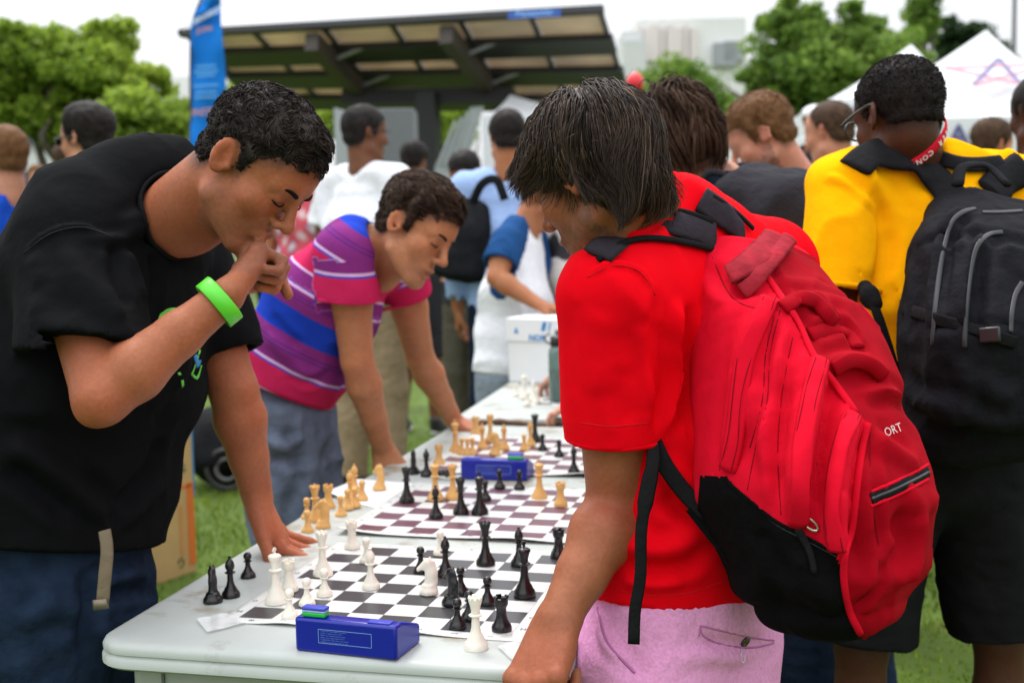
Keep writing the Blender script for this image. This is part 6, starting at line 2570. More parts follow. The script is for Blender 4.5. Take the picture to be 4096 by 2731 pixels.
# ------------------------------------------------------------------ the man in the yellow T-shirt, seen from behind
def man_yellow():
    global D_SHIRT
    J = pose(3605, 490, 2.5, -22, lean=6, hp=14, hy=-14, fat=1.08)
    J['sL'] = W(3365, 765, 2.5)
    J['sR'] = W(4030, 760, 2.62)
    J['eL'] = W(3330, 1330, 2.45)
    J['wL'] = W(3230, 1500, 2.7)
    J['eR'] = W(4200, 1330, 2.6)
    J['wR'] = W(4150, 1600, 2.8)
    J['nb'] = W(3650, 655, 2.55)
    J['sh'] = W(3695, 755, 2.56)
    J['pel'] = W(3735, 1830, 2.55)
    J['up'] = nrm(J['sh'] - J['pel'])
    for n, sx in (('L', -1), ('R', 1)):
        J['h' + n] = J['pel'] + J['r'] * sx * .10 - V(0, 0, .03)
        J['k' + n] = V(*(J['h' + n] + J['r'] * sx * .05)[:2], .50)
        J['a' + n] = V(*(J['h' + n] + J['r'] * sx * .06)[:2], .08)
    yel = cloth('yellow_cotton', (.90, .40, .002), .9, spec=.02, var=.04, bump2=(.12, 28))
    shorts = cloth('charcoal_cotton', (.010, .0105, .0115), .9, var=.12, bump2=(.2, 30))
    P = figure('man in yellow T-shirt with red lanyard and dark shorts, seen from behind', J, (.070, .026, .015), ('cropped_black_hair', (.006, .005, .005), (.03, .024, .022)), yel, shorts,
               h=.0078, sleeve=.74, shorts=True, hair_kw=dict(n=6000, ln=.0055, curl=2.6, lift=.9, flow=(0, 0, 0), rad=.0008, K=4, rough=.0012), hair_t=(.007, .005), shoes=(mat('black_shoe', (.02, .02, .02), .5), mat('white_sole', (.6, .6, .58), .6)), hem=.02, baggy=2.0,
               hairline=([-120, -75, -45, -28, -14, 6, 10, 26, 34, 55, 76, 110], [-24, -22, -22, -14, 42, 36, 6, 10, 46, 58, 74, 82]))
    H = J['H']
    so = [o for o in P.children if o.name.startswith('shirt')][0]
    me = so.data
    v = np.array([x.co[:] for x in me.vertices]) + np.array(P.location)
    q = np.array([p.vertices[:] for p in me.polygons])
    v = folds(v, q, [([(3560, 900), (3540, 1050), (3500, 1150)], .02, -.008),
                     ([(3380, 1280), (3400, 1450), (3430, 1600)], .03, .012), ([(3470, 1300), (3480, 1500), (3500, 1700)], .026, -.012),
                     ([(3290, 700), (3400, 740), (3520, 860)], .009, .006), ([(3420, 640), (3520, 760), (3600, 900)], .02, .008), ([(3880, 560), (3990, 590), (4080, 640)], .014, .010)], hems=[(J['sL'] + (J['eL'] - J['sL']) * .74, J['eL'] - J['sL'], .13)])
    me.vertices.foreach_set('co', (v - np.array(P.location)).astype(np.float32).ravel())
    me.update()
    D_SHIRT = bvh_of(v, q)
    hem_band(v, q, J['sL'] + (J['eL'] - J['sL']) * .74, J['eL'] - J['sL'], yel, so, .14, .006, h=.009)
    # lanyard round the neck
    c = J['nb'] + (H.c - J['nb']) * .50
    ax = nrm(H.c - J['nb'])
    x = nrm(np.cross(ax, CF))
    y = np.cross(ax, x)
    pts = [c + (x * math.cos(t) + y * math.sin(t)) * .081 - ax * (.022 * math.cos(t + .2)) for t in np.linspace(0, 2 * math.pi, 33)]
    lan = MB().tube(pts, .0105, 6, flat=.18, up=np.array([np.cross(nrm(np.gradient(np.array(pts), axis=0)[i]), ax) for i in range(33)])).build('lanyard', cloth('red_ribbon', (.62, .012, .03), .6), P, True)
    white = mat('white_print', (.8, .78, .76), .6)
    seq = 'REER CONNECT'
    mid = -CF
    for i, ch in enumerate(seq[::-1]):
        a = math.atan2(mid @ y, mid @ x) + (i - 5.5) * .16
        p = c + (x * math.cos(a) + y * math.sin(a)) * .0845 - ax * (.022 * math.cos(a + .2))
        if ch != ' ':
            rad = nrm(x * math.cos(a) + y * math.sin(a))
            tan = nrm(np.cross(ax, rad))
            tan = tan if tan @ CR > 0 else -tan
            text_on('lanyard_letter', ch, .015, p, -tan, -ax, white, lan, lift=0, bold=.0004)
    # glasses: temple arm over the left ear
    bl = mat('black_plastic', (.008, .008, .009), .3)
    g = MB().tube(spline([H(-82, -22, 18), H(-82, -8, 34), H(-82, 60, 28), H(-74, 100, 24)], 16), .0028, 6).build('glasses', bl, P, True)
    ring = [H(-38 + 27 * math.cos(t), 108 - 6 * abs(math.cos(t)), 14 + 20 * math.sin(t)) for t in np.linspace(0, 2 * math.pi, 21)]
    MB().tube(ring, .0022, 6).build('lens_rim', bl, g, True)


man_yellow()
# ------------------------------------------------------------------ backpacks
def poly_split(name_mats, v, q, polys, parent, default):
    """split a surface into panels: faces turned to us and inside a panel's outline, mirrored onto the far side by the default"""
    n = vnormals(v, q)
    vf = np.einsum('ij,ij->i', n, v - CAM) < 0
    vp = pix(v)
    dep = (v - CAM) @ CF
    cell = np.linalg.norm(v[q[:200, 0]] - v[q[:200, 1]], axis=1).mean()
    v = v.copy()
    for k, pl in polys:          # pull the mesh onto the panel outlines so that seams run clean
        a = np.array(pl, float)
        b = np.roll(a, -1, 0)
        best = np.full(len(v), 1e9)
        tgt = vp.copy()
        for s_ in range(len(a)):
            ab = b[s_] - a[s_]
            t = np.clip((vp - a[s_]) @ ab / (ab @ ab), 0, 1)
            c = a[s_] + t[:, None] * ab
            dd = np.linalg.norm(vp - c, axis=1)
            m = dd < best
            best[m] = dd[m]
            tgt[m] = c[m]
        mv = vf & (best < .62 * cell * FPX / dep)
        sh = (tgt - vp) / FPX * dep[:, None]
        v[mv] += (sh[:, :1] * CR - sh[:, 1:] * CU)[mv]
        vp[mv] = tgt[mv]
    fc = v[q].mean(1)
    fn = n[q].mean(1)
    face = np.einsum('ij,ij->i', fn, fc - CAM) < 0
    px = pix(fc)
    lab = default(fc)
    for k, pl in polys:
        lab[face & in_poly(px, pl)] = k
    out = []
    for k, (nm, m) in enumerate(name_mats):
        f = q[lab == k]
        if not len(f):
            out.append(None)
            continue
        u, inv = np.unique(f, return_inverse=True)
        out.append(mesh_obj(nm, v[u], inv.reshape(f.shape), m, parent))
    return out


def ribbon(bv, pl, w, m, name, parent, lift=.001, flat=.25, n=22, r=None):
    p, nn = trace(bv, pl, n)
    if len(p) < 4:
        return None
    return MB().tube(p + nn * lift, w, 8, flat=flat, up=nn).build(name, m, parent, True)


def red_pack():
    P = thing('backpack', 'worn red and black backpack on the red-shirted man, full and sagging', 'backpack', W(3200, 2560, 1.85))
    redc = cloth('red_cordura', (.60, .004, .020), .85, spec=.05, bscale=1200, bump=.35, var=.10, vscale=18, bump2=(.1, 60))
    deep = cloth('shaded_dirty_red', (.30, .0015, .008), .85, spec=.05, bscale=1200, bump=.35, var=.18, vscale=14, bump2=(.1, 60))  # same red cloth, with the front's shade and dirt painted in as darker red
    blk = cloth('black_cordura', (.0035, .0035, .004), .85, bscale=1200, bump=.4)
    web = cloth('black_webbing', (.010, .010, .011), .8, bscale=1800)
    pad = cloth('charcoal_padding', (.030, .025, .032), .9, bscale=1500, var=.1)
    lat = nrm(V(.66, .75, 0))
    S = SDF()
    st = [(W(3310, 2400, 1.78), .088, .095), (W(3290, 2240, 1.785), .118, .132), (W(3230, 1930, 1.80), .154, .142), (W(3180, 1600, 1.84), .150, .118), (W(3085, 1270, 1.90), .134, .082), (W(3020, 1060, 1.95), .115, .045)]
    S.add(loft(st, lat, cap=.5, pw=2.7), .02)
    bk = nrm(V(.75, -.66, 0))
    S.add(loft([(W(3350, 2280, 1.74), .114, .068), (W(3385, 1980, 1.73), .124, .078), (W(3365, 1720, 1.76), .115, .056)], lat, cap=.5, pw=2.4), .03)
    S.add(loft([(W(3330, 1560, 1.79), .115, .05), (W(3220, 1270, 1.84), .11, .04)], lat, cap=.5, pw=2.4), .03)
    v, q = sdf_mesh(S, .0065)
    v = folds(v, q, [
        ([(3020, 1010), (3140, 1170), (3220, 1290), (3280, 1420)], .010, -.007),
        ([(3060, 1190), (2960, 1450), (2930, 1700), (2905, 1880)], .016, .012), ([(3110, 1230), (3060, 1420), (3050, 1600), (2980, 1850)], .012, -.012),
        ([(3180, 1330), (3150, 1500), (3110, 1800), (3130, 2050)], .012, -.010), ([(3290, 1430), (3240, 1620), (3200, 1850), (3195, 2110)], .018, .016),
        ([(3340, 1520), (3310, 1700), (3270, 1900), (3280, 2100)], .012, -.016), ([(3425, 1650), (3360, 1820), (3330, 2050), (3360, 2300)], .016, .016),
        ([(3470, 1680), (3440, 1850), (3420, 2100), (3400, 2300)], .012, -.012), ([(3480, 1700), (3490, 1900), (3500, 2050), (3520, 2250)], .010, -.008),
        ([(3520, 2230), (3500, 2330), (3400, 2420)], .010, -.008), ([(3480, 1740), (3560, 1800), (3690, 1880)], .016, .010), ([(3560, 2050), (3620, 2150), (3560, 2290)], .022, -.016),
        ([(3640, 2050), (3650, 2180), (3600, 2330)], .02, .010), ([(3120, 1250), (3250, 1190), (3330, 1290)], .014, .010), ([(3230, 1350), (3370, 1300), (3430, 1390)], .012, -.010),
        ([(3290, 1470), (3400, 1430), (3500, 1450)], .012, .010), ([(3350, 1540), (3460, 1500), (3560, 1530)], .012, -.010), ([(3420, 1600), (3520, 1570), (3620, 1600)], .012, .012),
        ([(2850, 1050), (2900, 1150), (3020, 1190)], .014, -.008), ([(3020, 1500), (3040, 1700), (3100, 1900)], .02, .008), ([(3040, 2100), (3100, 2250), (3110, 2450)], .02, -.008), ([(3200, 2180), (3260, 2320), (3330, 2480)], .02, .008)],
        noise=[(18, .004, (1, 1, .7)), (-10, .010, (1, 1, .6)), (-22, .004, (1, 1, .7))])
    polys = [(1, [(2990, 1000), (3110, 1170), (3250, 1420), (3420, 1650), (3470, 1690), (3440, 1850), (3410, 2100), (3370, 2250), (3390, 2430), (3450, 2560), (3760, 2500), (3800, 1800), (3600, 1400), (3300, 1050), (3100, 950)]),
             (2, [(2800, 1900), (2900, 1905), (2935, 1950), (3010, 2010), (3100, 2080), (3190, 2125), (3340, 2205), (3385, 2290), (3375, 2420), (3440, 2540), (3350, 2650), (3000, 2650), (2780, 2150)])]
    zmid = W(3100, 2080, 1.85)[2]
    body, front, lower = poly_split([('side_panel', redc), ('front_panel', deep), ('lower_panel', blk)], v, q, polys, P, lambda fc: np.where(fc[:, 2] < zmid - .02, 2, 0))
    bv = bvh_of(v, q)
    ribbon(bv, [(2990, 1005), (3110, 1172), (3190, 1290), (3250, 1422), (3340, 1540), (3420, 1652)], .006, redc, 'piping', P, lift=.002, flat=.6, n=40)
    ribbon(bv, [(3470, 1692), (3440, 1850), (3412, 2100), (3372, 2250), (3390, 2420), (3440, 2530)], .005, redc, 'piping', P, lift=.002, flat=.6, n=40)
    seam = cloth('dark_red_thread', (.16, .004, .01), .9)
    bth = cloth('grey_thread', (.06, .06, .065), .9)
    for pl in ([(2900, 1910), (2935, 1950), (3010, 2010), (3100, 2085), (3190, 2130), (3340, 2210)],):
        ribbon(bv, pl, .0035, blk, 'binding', P)
        ribbon(bv, [(a + 6, b + 14) for a, b in pl], .0007, bth, 'stitching', P)
    for pl in ([(3120, 1240), (3080, 1420), (3070, 1600), (3020, 1800), (2990, 1960)], [(3105, 1230), (3062, 1420), (3050, 1600), (3000, 1790)], [(3300, 1440), (3260, 1620), (3222, 1850), (3215, 2110)],
               [(3270, 1440), (3225, 1620), (3180, 1850), (3175, 2100)], [(3170, 1350), (3130, 1560), (3110, 1800), (3125, 2060)], [(3440, 1670), (3380, 1830), (3352, 2050), (3375, 2280)],
               [(3480, 1690), (3482, 1900), (3500, 2080), (3520, 2240), (3490, 2350), (3395, 2430)], [(2850, 1030), (2920, 1180), (3010, 1230), (3110, 1240)], [(3270, 1260), (3340, 1290), (3400, 1350)]):
        ribbon(bv, pl, .0007, seam, 'stitching', P, lift=.0004, n=34)
    # zip of the front pocket
    zp = [(3484, 1993), (3560, 1962), (3640, 1925), (3712, 1885)]
    ribbon(bv, zp, .0075, web, 'zip', P, flat=.2)
    ribbon(bv, [(a, b + 1) for a, b in zp], .0022, mat('zip_coil', (.02, .024, .032), .35), 'zip_coil', P, lift=.002, flat=.7)
    for dy in (-28, 30):
        ribbon(bv, [(a, b + dy) for a, b in zp], .0022, redc, 'zip_lip', P, flat=.6)
    # silver zip pull with a black ribbon
    h_ = hit(bv, 3225, 2080)
    if h_:
        c, n = h_
        x = nrm(CR * .7 - CU * .55)
        y = nrm(np.cross(n, x))
        pts = [c + n * .005 + x * (.012 * math.cos(t) + (.004 if math.cos(t) > 0 else 0)) + y * .0055 * math.sin(t) for t in np.linspace(0, 2 * math.pi, 21)]
        zs = MB().tube(pts, .0018, 6).build('zip_pull', mat('steel', (.55, .54, .52), .3, metallic=1.), P, True)
        MB().box(c + n * .005 - x * .006, (.012, .008, .002), [x, y, n]).build('zip_slider', mat('steel', (.55, .54, .52), .3, metallic=1.), zs, bevel=.0006)
    p, nn = trace(bv, [(3195, 2110), (3215, 2150), (3240, 2210), (3255, 2290)], 14)
    if len(p) > 4:
        MB().tube(p + nn * .006, np.linspace(.006, .004, len(p)), 6, flat=.25, up=nn).build('pull_ribbon', web, P, True)
    # lettering on the front, half hidden by the fold of the pocket
    h_ = hit(bv, 3565, 1722)
    if h_:
        c, n = h_
        x = nrm(CR * .93 + CU * .34)
        x = nrm(x - n * (x @ n))
        y = np.cross(n, x)
        text_on('lettering', 'ORT', .017, c + n * .002, x, y, mat('faded_print', (.62, .48, .48), .7), P)
    # haul handle folded over the top
    worn = cloth('worn_red_cordura', (.30, .018, .03), .8, bscale=1200, bump=.35, var=.35, vscale=30)
    ribbon(bv, [(2925, 1120), (2980, 1085), (3040, 1030), (3085, 980), (3110, 950)], .021, worn, 'haul_handle', P, lift=.012, flat=.20)
    ribbon(bv, [(2960, 1170), (3015, 1130), (3075, 1070), (3125, 1005), (3145, 970)], .013, worn, 'haul_handle_edge', P, lift=.013, flat=.35)
    # padded zip flaps running down the side, gathers across the top of the front
    for pl, w in (([(3075, 1200), (3020, 1320), (2975, 1450), (2945, 1700), (2915, 1880)], .014), ([(3280, 1440), (3240, 1620), (3205, 1850), (3195, 2100)], .014), ([(3410, 1660), (3360, 1820), (3332, 2050), (3350, 2200)], .013)):
        ribbon(bv, pl, w, redc, 'zip_flap', P, lift=.003, flat=.32, n=36)
        for o_ in (-22, 20):
            ribbon(bv, [(a + o_, b) for a, b in pl], .0006, cloth('dark_red_thread', (.16, .004, .01), .9), 'stitching', P, lift=.0075, n=36)
    for pl in ([(3130, 1235), (3200, 1195), (3270, 1215), (3330, 1290)], [(3235, 1345), (3310, 1320), (3380, 1335), (3430, 1395)], [(3330, 1475), (3400, 1440), (3480, 1455), (3530, 1500)]):
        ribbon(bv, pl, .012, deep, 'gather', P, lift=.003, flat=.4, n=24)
    # shoulder straps lying on the shirt
    sb = C_SHIRT
    ribbon(sb, [(2850, 945), (2770, 915), (2690, 905), (2600, 905), (2510, 935), (2440, 980), (2390, 1030)], .026, pad, 'shoulder_strap', P, lift=.004, flat=.22)
    ribbon(sb, [(2850, 1005), (2780, 985), (2690, 968), (2600, 962), (2510, 975), (2440, 1012), (2395, 1050)], .0055, web, 'strap_edge', P, lift=.006, flat=.6)
    ribbon(sb, [(2840, 890), (2760, 862), (2690, 850), (2600, 858), (2510, 895), (2450, 935)], .0050, web, 'strap_edge', P, lift=.006, flat=.6)
    ribbon(sb, [(2800, 800), (2850, 835), (2910, 880), (2960, 930)], .024, pad, 'shoulder_strap', P, lift=.004, flat=.22)
    ribbon(sb, [(2840, 790), (2900, 830), (2960, 880), (3000, 920)], .0050, web, 'strap_edge', P, lift=.006, flat=.6)
    # lower webbing: anchor triangle, running strap, hanging tail
    w1 = [W(2606, 1750, 1.83), W(2660, 1860, 1.815), W(2740, 1970, 1.81), W(2830, 2060, 1.80)]
    MB().tube(spline(w1, 14), .0125, 8, flat=.14, up=nrm(-CF - CR * .3)).build('webbing', web, P, True)
    MB().prism([W(2745, 2045, 1.805), W(2815, 2000, 1.81), W(2905, 2005, 1.82), W(2960, 2120, 1.80), W(3010, 2330, 1.77), W(2900, 2240, 1.78), W(2820, 2140, 1.795)], None, CF * .006).build('anchor_wing', blk, P)
    w2 = [W(2612, 1760, 1.825), W(2612, 1850, 1.80), W(2590, 1960, 1.79), W(2565, 2120, 1.785), W(2562, 2300, 1.785), W(2540, 2440, 1.79), W(2535, 2575, 1.79)]
    MB().tube(spline(w2, 24), np.array([.010] * 6 + [.0115] * 4 + [.0085] * 14), 8, flat=.16, up=nrm(-CF - CR * .1)).build('strap_tail', web, P, True)


def black_pack():
    P = thing('backpack', 'black zipped backpack on the man in the yellow T-shirt', 'backpack', W(3930, 1800, 2.3))
    blk = cloth('black_nylon', (.009, .009, .0115), .7, bscale=1300, bump=.3, var=.12, vscale=20)
    web = cloth('black_webbing', (.010, .010, .011), .8, bscale=1800)
    zp = mat('grey_zip', (.014, .015, .018), .5)
    lat = nrm(V(.94, .35, 0))
    S = SDF()
    st = [(W(3995, 1700, 2.31), .165, .11), (W(4000, 1400, 2.27), .175, .135), (W(4000, 1080, 2.30), .165, .105), (W(3990, 890, 2.38), .13, .06)]
    S.add(loft(st, lat, cap=.45, pw=2.8), .02)
    S.add(loft([(W(4050, 1640, 2.17), .135, .06), (W(4055, 1330, 2.15), .14, .06), (W(4055, 1050, 2.2), .12, .04)], lat, cap=.5, pw=2.6), .03)
    v, q = sdf_mesh(S, .008)
    v = folds(v, q, [([(3870, 830), (3790, 890), (3745, 1050), (3725, 1330)], .012, .010), ([(3905, 850), (3830, 910), (3790, 1060), (3775, 1330)], .012, -.012), ([(3980, 930), (3900, 990), (3870, 1120), (3850, 1400)], .010, .010),
                     ([(4040, 940), (3940, 1020), (3915, 1200), (3900, 1380)], .014, -.010), ([(3580, 1500), (3700, 1600), (3850, 1640)], .02, .014), ([(3600, 1620), (3750, 1700), (3920, 1720)], .02, -.014),
                     ([(3900, 1480), (3960, 1560), (4080, 1600)], .02, .012), ([(3640, 1000), (3650, 1200), (3620, 1400)], .02, .008), ([(3960, 1050), (4010, 1250), (3990, 1400)], .025, .010), ([(3850, 1420), (3860, 1560), (3870, 1700)], .016, .010)],
              noise=[(16, .005, (1, 1, .7)), (-10, .011, (1, 1, .6))])
    mesh_obj('pack_body', v, q, blk, P)
    bv = bvh_of(v, q)
    ribbon(bv, [(3900, 835), (3850, 850), (3800, 900), (3765, 1050), (3740, 1250), (3730, 1380)], .0048, zp, 'zip', P, n=30, flat=.4)
    ribbon(bv, [(4010, 930), (3950, 940), (3900, 1000), (3875, 1150), (3860, 1330), (3858, 1390)], .0048, zp, 'zip', P, n=30, flat=.4)
    ribbon(bv, [(4090, 845), (4000, 850), (3930, 850)], .005, zp, 'zip', P, flat=.4)
    ribbon(bv, [(4090, 1130), (4060, 1180), (4045, 1260), (4042, 1330)], .005, zp, 'zip', P, flat=.4)
    ribbon(bv, [(3620, 1235), (3760, 1280), (3900, 1320), (4060, 1370)], .011, web, 'compression_strap', P, lift=.003, flat=.2)
    h_ = hit(bv, 3965, 1340)
    if h_:
        MB().box(h_[0] + h_[1] * .006, (.035, .010, .026), [nrm(lat - h_[1] * (lat @ h_[1])), h_[1], np.cross(nrm(lat - h_[1] * (lat @ h_[1])), h_[1])]).build('buckle', mat('black_plastic', (.008, .008, .009), .3), P, bevel=.003)
    sb = D_SHIRT
    pad = cloth('black_padding', (.014, .014, .016), .85, bscale=1500)
    ribbon(sb, [(3830, 830), (3780, 760), (3710, 695), (3620, 640), (3540, 620), (3470, 635), (3420, 680)], .036, pad, 'shoulder_strap', P, lift=.006, flat=.25, n=30)
    ribbon(sb, [(3960, 780), (4010, 720), (4060, 690), (4096, 670)], .036, pad, 'shoulder_strap', P, lift=.006, flat=.25)
    ribbon(sb, [(3700, 600), (3790, 650), (3890, 665), (4000, 655)], .016, pad, 'yoke', P, lift=.008, flat=.25)
    MB().tube(spline([W(3830, 740, 2.36), W(3850, 670, 2.40), W(3950, 665, 2.42), W(4030, 740, 2.38)], 16), .012, 8, flat=.5).build('haul_loop', pad, P, True)
    h_ = hit(sb, 3640, 545)
    if h_:
        MB().box(h_[0] + h_[1] * .012, (.05, .03, .004), [nrm(CR - CU * .45), nrm(CU + CR * .45), -CF]).build('strap_badge', mat('grey_badge', (.30, .30, .31), .5, var=.3, vscale=80), P, bevel=.001)
    MB().tube(spline([W(3470, 1170, 2.36), W(3500, 1230, 2.33), W(3545, 1360, 2.33), W(3590, 1510, 2.33)], 14), .009, 8, flat=.25, up=-CF).build('webbing', web, P, True)
    S = SDF().add(ell(W(3478, 1185, 2.35), (.018, .018, .022)), .01).add(cone(W(3460, 1150, 2.37), W(3500, 1215, 2.34), .014), .01)
    v, q = sdf_mesh(S, .004)
    mesh_obj('strap_knot', v, q, web, P)


red_pack()
black_pack()
# ------------------------------------------------------------------ the crowd
FAIR, TANNED, BROWN, DARK = (.47, .205, .125), (.37, .145, .068), (.16, .062, .032), (.07, .026, .015)
BLKH, BRNH, GINGER = ('crowd_black_hair', (.008, .007, .007), (.04, .032, .03)), ('crowd_brown_hair', (.030, .017, .010), (.12, .07, .045)), ('crowd_ginger_hair', (.085, .038, .016), (.22, .11, .05))
KHAKI = cloth('khaki_cotton', (.30, .225, .14), .9, var=.1)
DKJEAN = cloth('dark_jeans', (.012, .02, .04), .9, var=.3, vscale=20)
TEAL = cloth('teal_jeans', (.02, .07, .10), .9, var=.3, vscale=20)
GREY = cloth('grey_cotton', (.22, .21, .22), .9, var=.1)
SHOES = (mat('black_shoe', (.02, .02, .02), .5), mat('white_sole', (.6, .6, .58), .6))
GSH = (mat('grey_canvas', (.26, .27, .29), .8, var=.3, vscale=90), mat('white_sole', (.6, .6, .58), .6))
CR_ = 'people in the crowd'


def raglan(sleeve, body):
    m = cloth('raglan_%d' % int(sleeve[2] * 1000), body, .9, attr='part', ramp=('C', [(0, body), (.5, sleeve)]), var=.05)

    def at(v, J):
        out = np.zeros(len(v))
        for n in 'LR':
            s, e = J['s' + n], J['e' + n]
            ax = nrm(e - s)
            t = (v - s) @ ax
            rad = np.linalg.norm(v - s - t[:, None] * ax, axis=1)
            out[(rad < .088) & (t > -.02 - .0 * rad)] = 1
            out[(rad < .085) & ((v - J['nb']) @ nrm(s - J['nb']) > .03)] = 1
        return {'part': out}
    return m, at


def plaid():
    m = cloth('pink_plaid', (.6, .2, .2), .9, attr='part', ramp=('L', [(0, (.62, .52, .54)), (.3, (.55, .12, .14)), (.6, (.50, .06, .09)), (.8, (.28, .25, .33)), (1, (.7, .5, .5))]), var=.1)

    def at(v, J):
        a = (v @ J['r']) * 26
        b = v[:, 2] * 26
        return {'part': .5 + .25 * np.sin(a * 2) + .25 * np.sin(b * 2 + np.sin(a))}
    return m, at


def blotch():
    m = cloth('white_black_print', (.6, .57, .53), .9, attr='part', ramp=('L', [(.55, (.62, .58, .54)), (.62, (.04, .04, .045))]), var=.05)
    return m, lambda v, J: {'part': .5 + .6 * vnoise(v, 13, 9)}


def soft_pack(label, st, lat, m, straps=(), h=.0135, name='backpack', loop=None):
    P = thing(name, label, 'backpack', st[0][0])
    S = SDF().add(loft(st, lat, cap=.5, pw=2.6), .02)
    v, q = sdf_mesh(S, h)
    n = vnormals(v, q)
    v = v + n * (.012 * vnoise(v, 11, 2) + .006 * vnoise(v, 26, 3))[:, None]
    mesh_obj('pack_body', v, q, m, P)
    for s in straps:
        MB().tube(spline(s, 14), .020, 8, flat=.25, up=-CF).build('shoulder_strap', m, P, True)
    if loop is not None:
        MB().tube(spline(loop, 12), .008, 8).build('haul_loop', m, P, True)
    return P


NYL = cloth('dusty_black_nylon', (.022, .021, .026), .75, var=.25, vscale=14, bump2=(.4, 45))

# brown-haired man with the dark backpack, bent over the far end of the table
J = pose(2680, 620, 3.15, -62, lean=38, hp=28, hy=-8)
J['nb'] = W(2880, 745, 3.2)
J['sh'] = W(3010, 800, 3.25)
J['up'] = nrm(J['sh'] - J['pel'])
for n, sx in (('L', -1), ('R', 1)):
    J['s' + n] = J['sh'] + J['r'] * sx * .19 - V(0, 0, .02)
    J['e' + n] = J['s' + n] + J['f'] * .18 - V(0, 0, .24)
    J['w' + n] = J['e' + n] + J['f'] * .16 - V(0, 0, .16)
NAVY = cloth('navy_cotton', (.010, .016, .026), .9, )
LONG = ([-130, -80, -50, -30, 0, 20, 50, 75, 110], [-85, -82, -75, -60, -20, 20, 45, 66, 72])
PE = figure('brown-haired man in navy T-shirt bent forward with a dark backpack', J, FAIR, ('long_brown_hair', (.022, .012, .008), (.13, .075, .05)), NAVY, DKJEAN, group=CR_, h=.0095, hairline=LONG, hair_t=(.034, .026), hair_n=0, shoes=SHOES, ears=False)
H = J['H']
ho = [o for o in PE.children if o.name.startswith('hair')][0]
hm_ = hair_mat('long_brown_hair', (.022, .012, .008), (.13, .075, .05))
rs_ = np.random.RandomState(6)
core = H.core()
nst = 2000
th, ph = rs_.rand(nst) * 6.283, np.arccos(rs_.uniform(-.25, 1, nst))
rt = np.array([H(85 * math.sin(p) * math.cos(t), -5 + 100 * math.sin(p) * math.sin(t), 45 + 88 * math.cos(p)) for t, p in zip(th, ph)])
rt = rt[(H.loc(rt)[:, 1] < 40) | (H.loc(rt)[:, 2] > 80)]
aw = rt - H(0, -20, 130)
aw /= np.linalg.norm(aw, axis=1, keepdims=True)
lay = .028 + .014 * rs_.rand(len(rt))


def _st(p, d_, k, seg):
    cv = np.stack([vnoise(p, 22, 31), vnoise(p, 22, 32), vnoise(p, 22, 33)], 1)
    return hug(core, p, d_ + V(0, 0, -.16) + cv * .28, seg, lay, .3)


strands(rt, aw, .15 * rs_.uniform(.7, 1.2, len(rt)), .0024, 8, _st, 'hair_strands', hm_, ho, shade=np.clip(.4 + .5 * vnoise(rt, 60, 4) + .2 * rs_.randn(len(rt)), 0, 1))
bk = -J['f']
soft_pack('dusty black backpack on the bent brown-haired man', [(W(3190, 1080, 3.0), .15, .12), (W(3090, 880, 3.0), .16, .13), (W(2950, 770, 3.03), .14, .08)], nrm(J['r']), NYL, loop=[W(2800, 735, 3.0), W(2835, 690, 3.0), W(2900, 705, 3.0), W(2900, 750, 3.02)])

# ginger man with a beard
J = pose(3060, 560, 4.1, -85, lean=30, hp=30, hy=-6)
J['nb'] = W(3185, 720, 4.15)
J['sh'] = W(3260, 800, 4.2)
J['up'] = nrm(J['sh'] - J['pel'])
for n, sx in (('L', -1), ('R', 1)):
    J['s' + n] = J['sh'] + J['r'] * sx * .19
    J['e' + n] = J['s' + n] + J['f'] * .15 - V(0, 0, .26)
    J['w' + n] = J['e' + n] + J['f'] * .2 - V(0, 0, .12)
BLK = cloth('crowd_black_cotton', (.006, .006, .007), .9)
figure('man with short ginger-brown hair, red ear and beard looking down', J, (.52, .22, .15), GINGER, BLK, TEAL, group=CR_, h=.011, hair_t=(.022, .012), hair_n=1500, stub=.75, shoes=SHOES)
figure('balding man in black T-shirt standing behind the ginger-haired man', pose(3325, 540, 5.2, -58, hp=10), FAIR, BRNH, BLK, DKJEAN, group=CR_, h=.0135, hair_t=(.008, .008), hairline=([-130, -80, -50, -30, -14, 6, 12, 40, 60, 110], [-48, -46, -42, -20, 40, 36, 20, 70, 100, 140]), shoes=SHOES)

# white polo, seen from behind
WHITE = cloth('white_polo_cotton', (.76, .77, .82), .9, var=.03)
J = pose(1455, 545, 6.2, 22, hy=22, hp=4, fat=1.12)
P_ = figure('man in white polo shirt and khaki trousers seen from behind', J, BROWN, BLKH, WHITE, KHAKI, group=CR_, h=.0135, sleeve=.6, hair_t=(.014, .010), shoes=SHOES, baggy=1.3)
H = J['H']
MB().tube(spline([H(80, -14, 20), H(80, 40, 26), H(74, 95, 22)], 10), .003, 6).build('glasses', mat('black_plastic', (.008, .008, .009), .3), P_, True)
figure('dark-haired person in grey shirt and black shoes behind the white polo', pose(1655, 650, 8.1, 5, hp=12, H=1.72), BROWN, BLKH, cloth('grey_shirt', (.10, .11, .12), .9), cloth('dark_shorts', (.03, .03, .035), .9), group=CR_, h=.018, shorts=True, shoes=SHOES)
J = pose(1868, 700, 7.2, 205, hp=32, H=1.74)
arm_to(J, 'L', J['sL'] - V(0, 0, .30) + J['f'] * .02, J['sL'] - V(0, 0, .34) + J['f'] * .24)
arm_to(J, 'R', J['sR'] - V(0, 0, .30) + J['f'] * .02, J['sR'] - V(0, 0, .34) + J['f'] * .24)
figure('dark-haired bearded man facing us, looking down at his hands', J, TANNED, BLKH, cloth('slate_shirt', (.05, .06, .065), .9), cloth('olive_trousers', (.11, .10, .075), .9), group=CR_, h=.0155, stub=.7, shoes=SHOES)
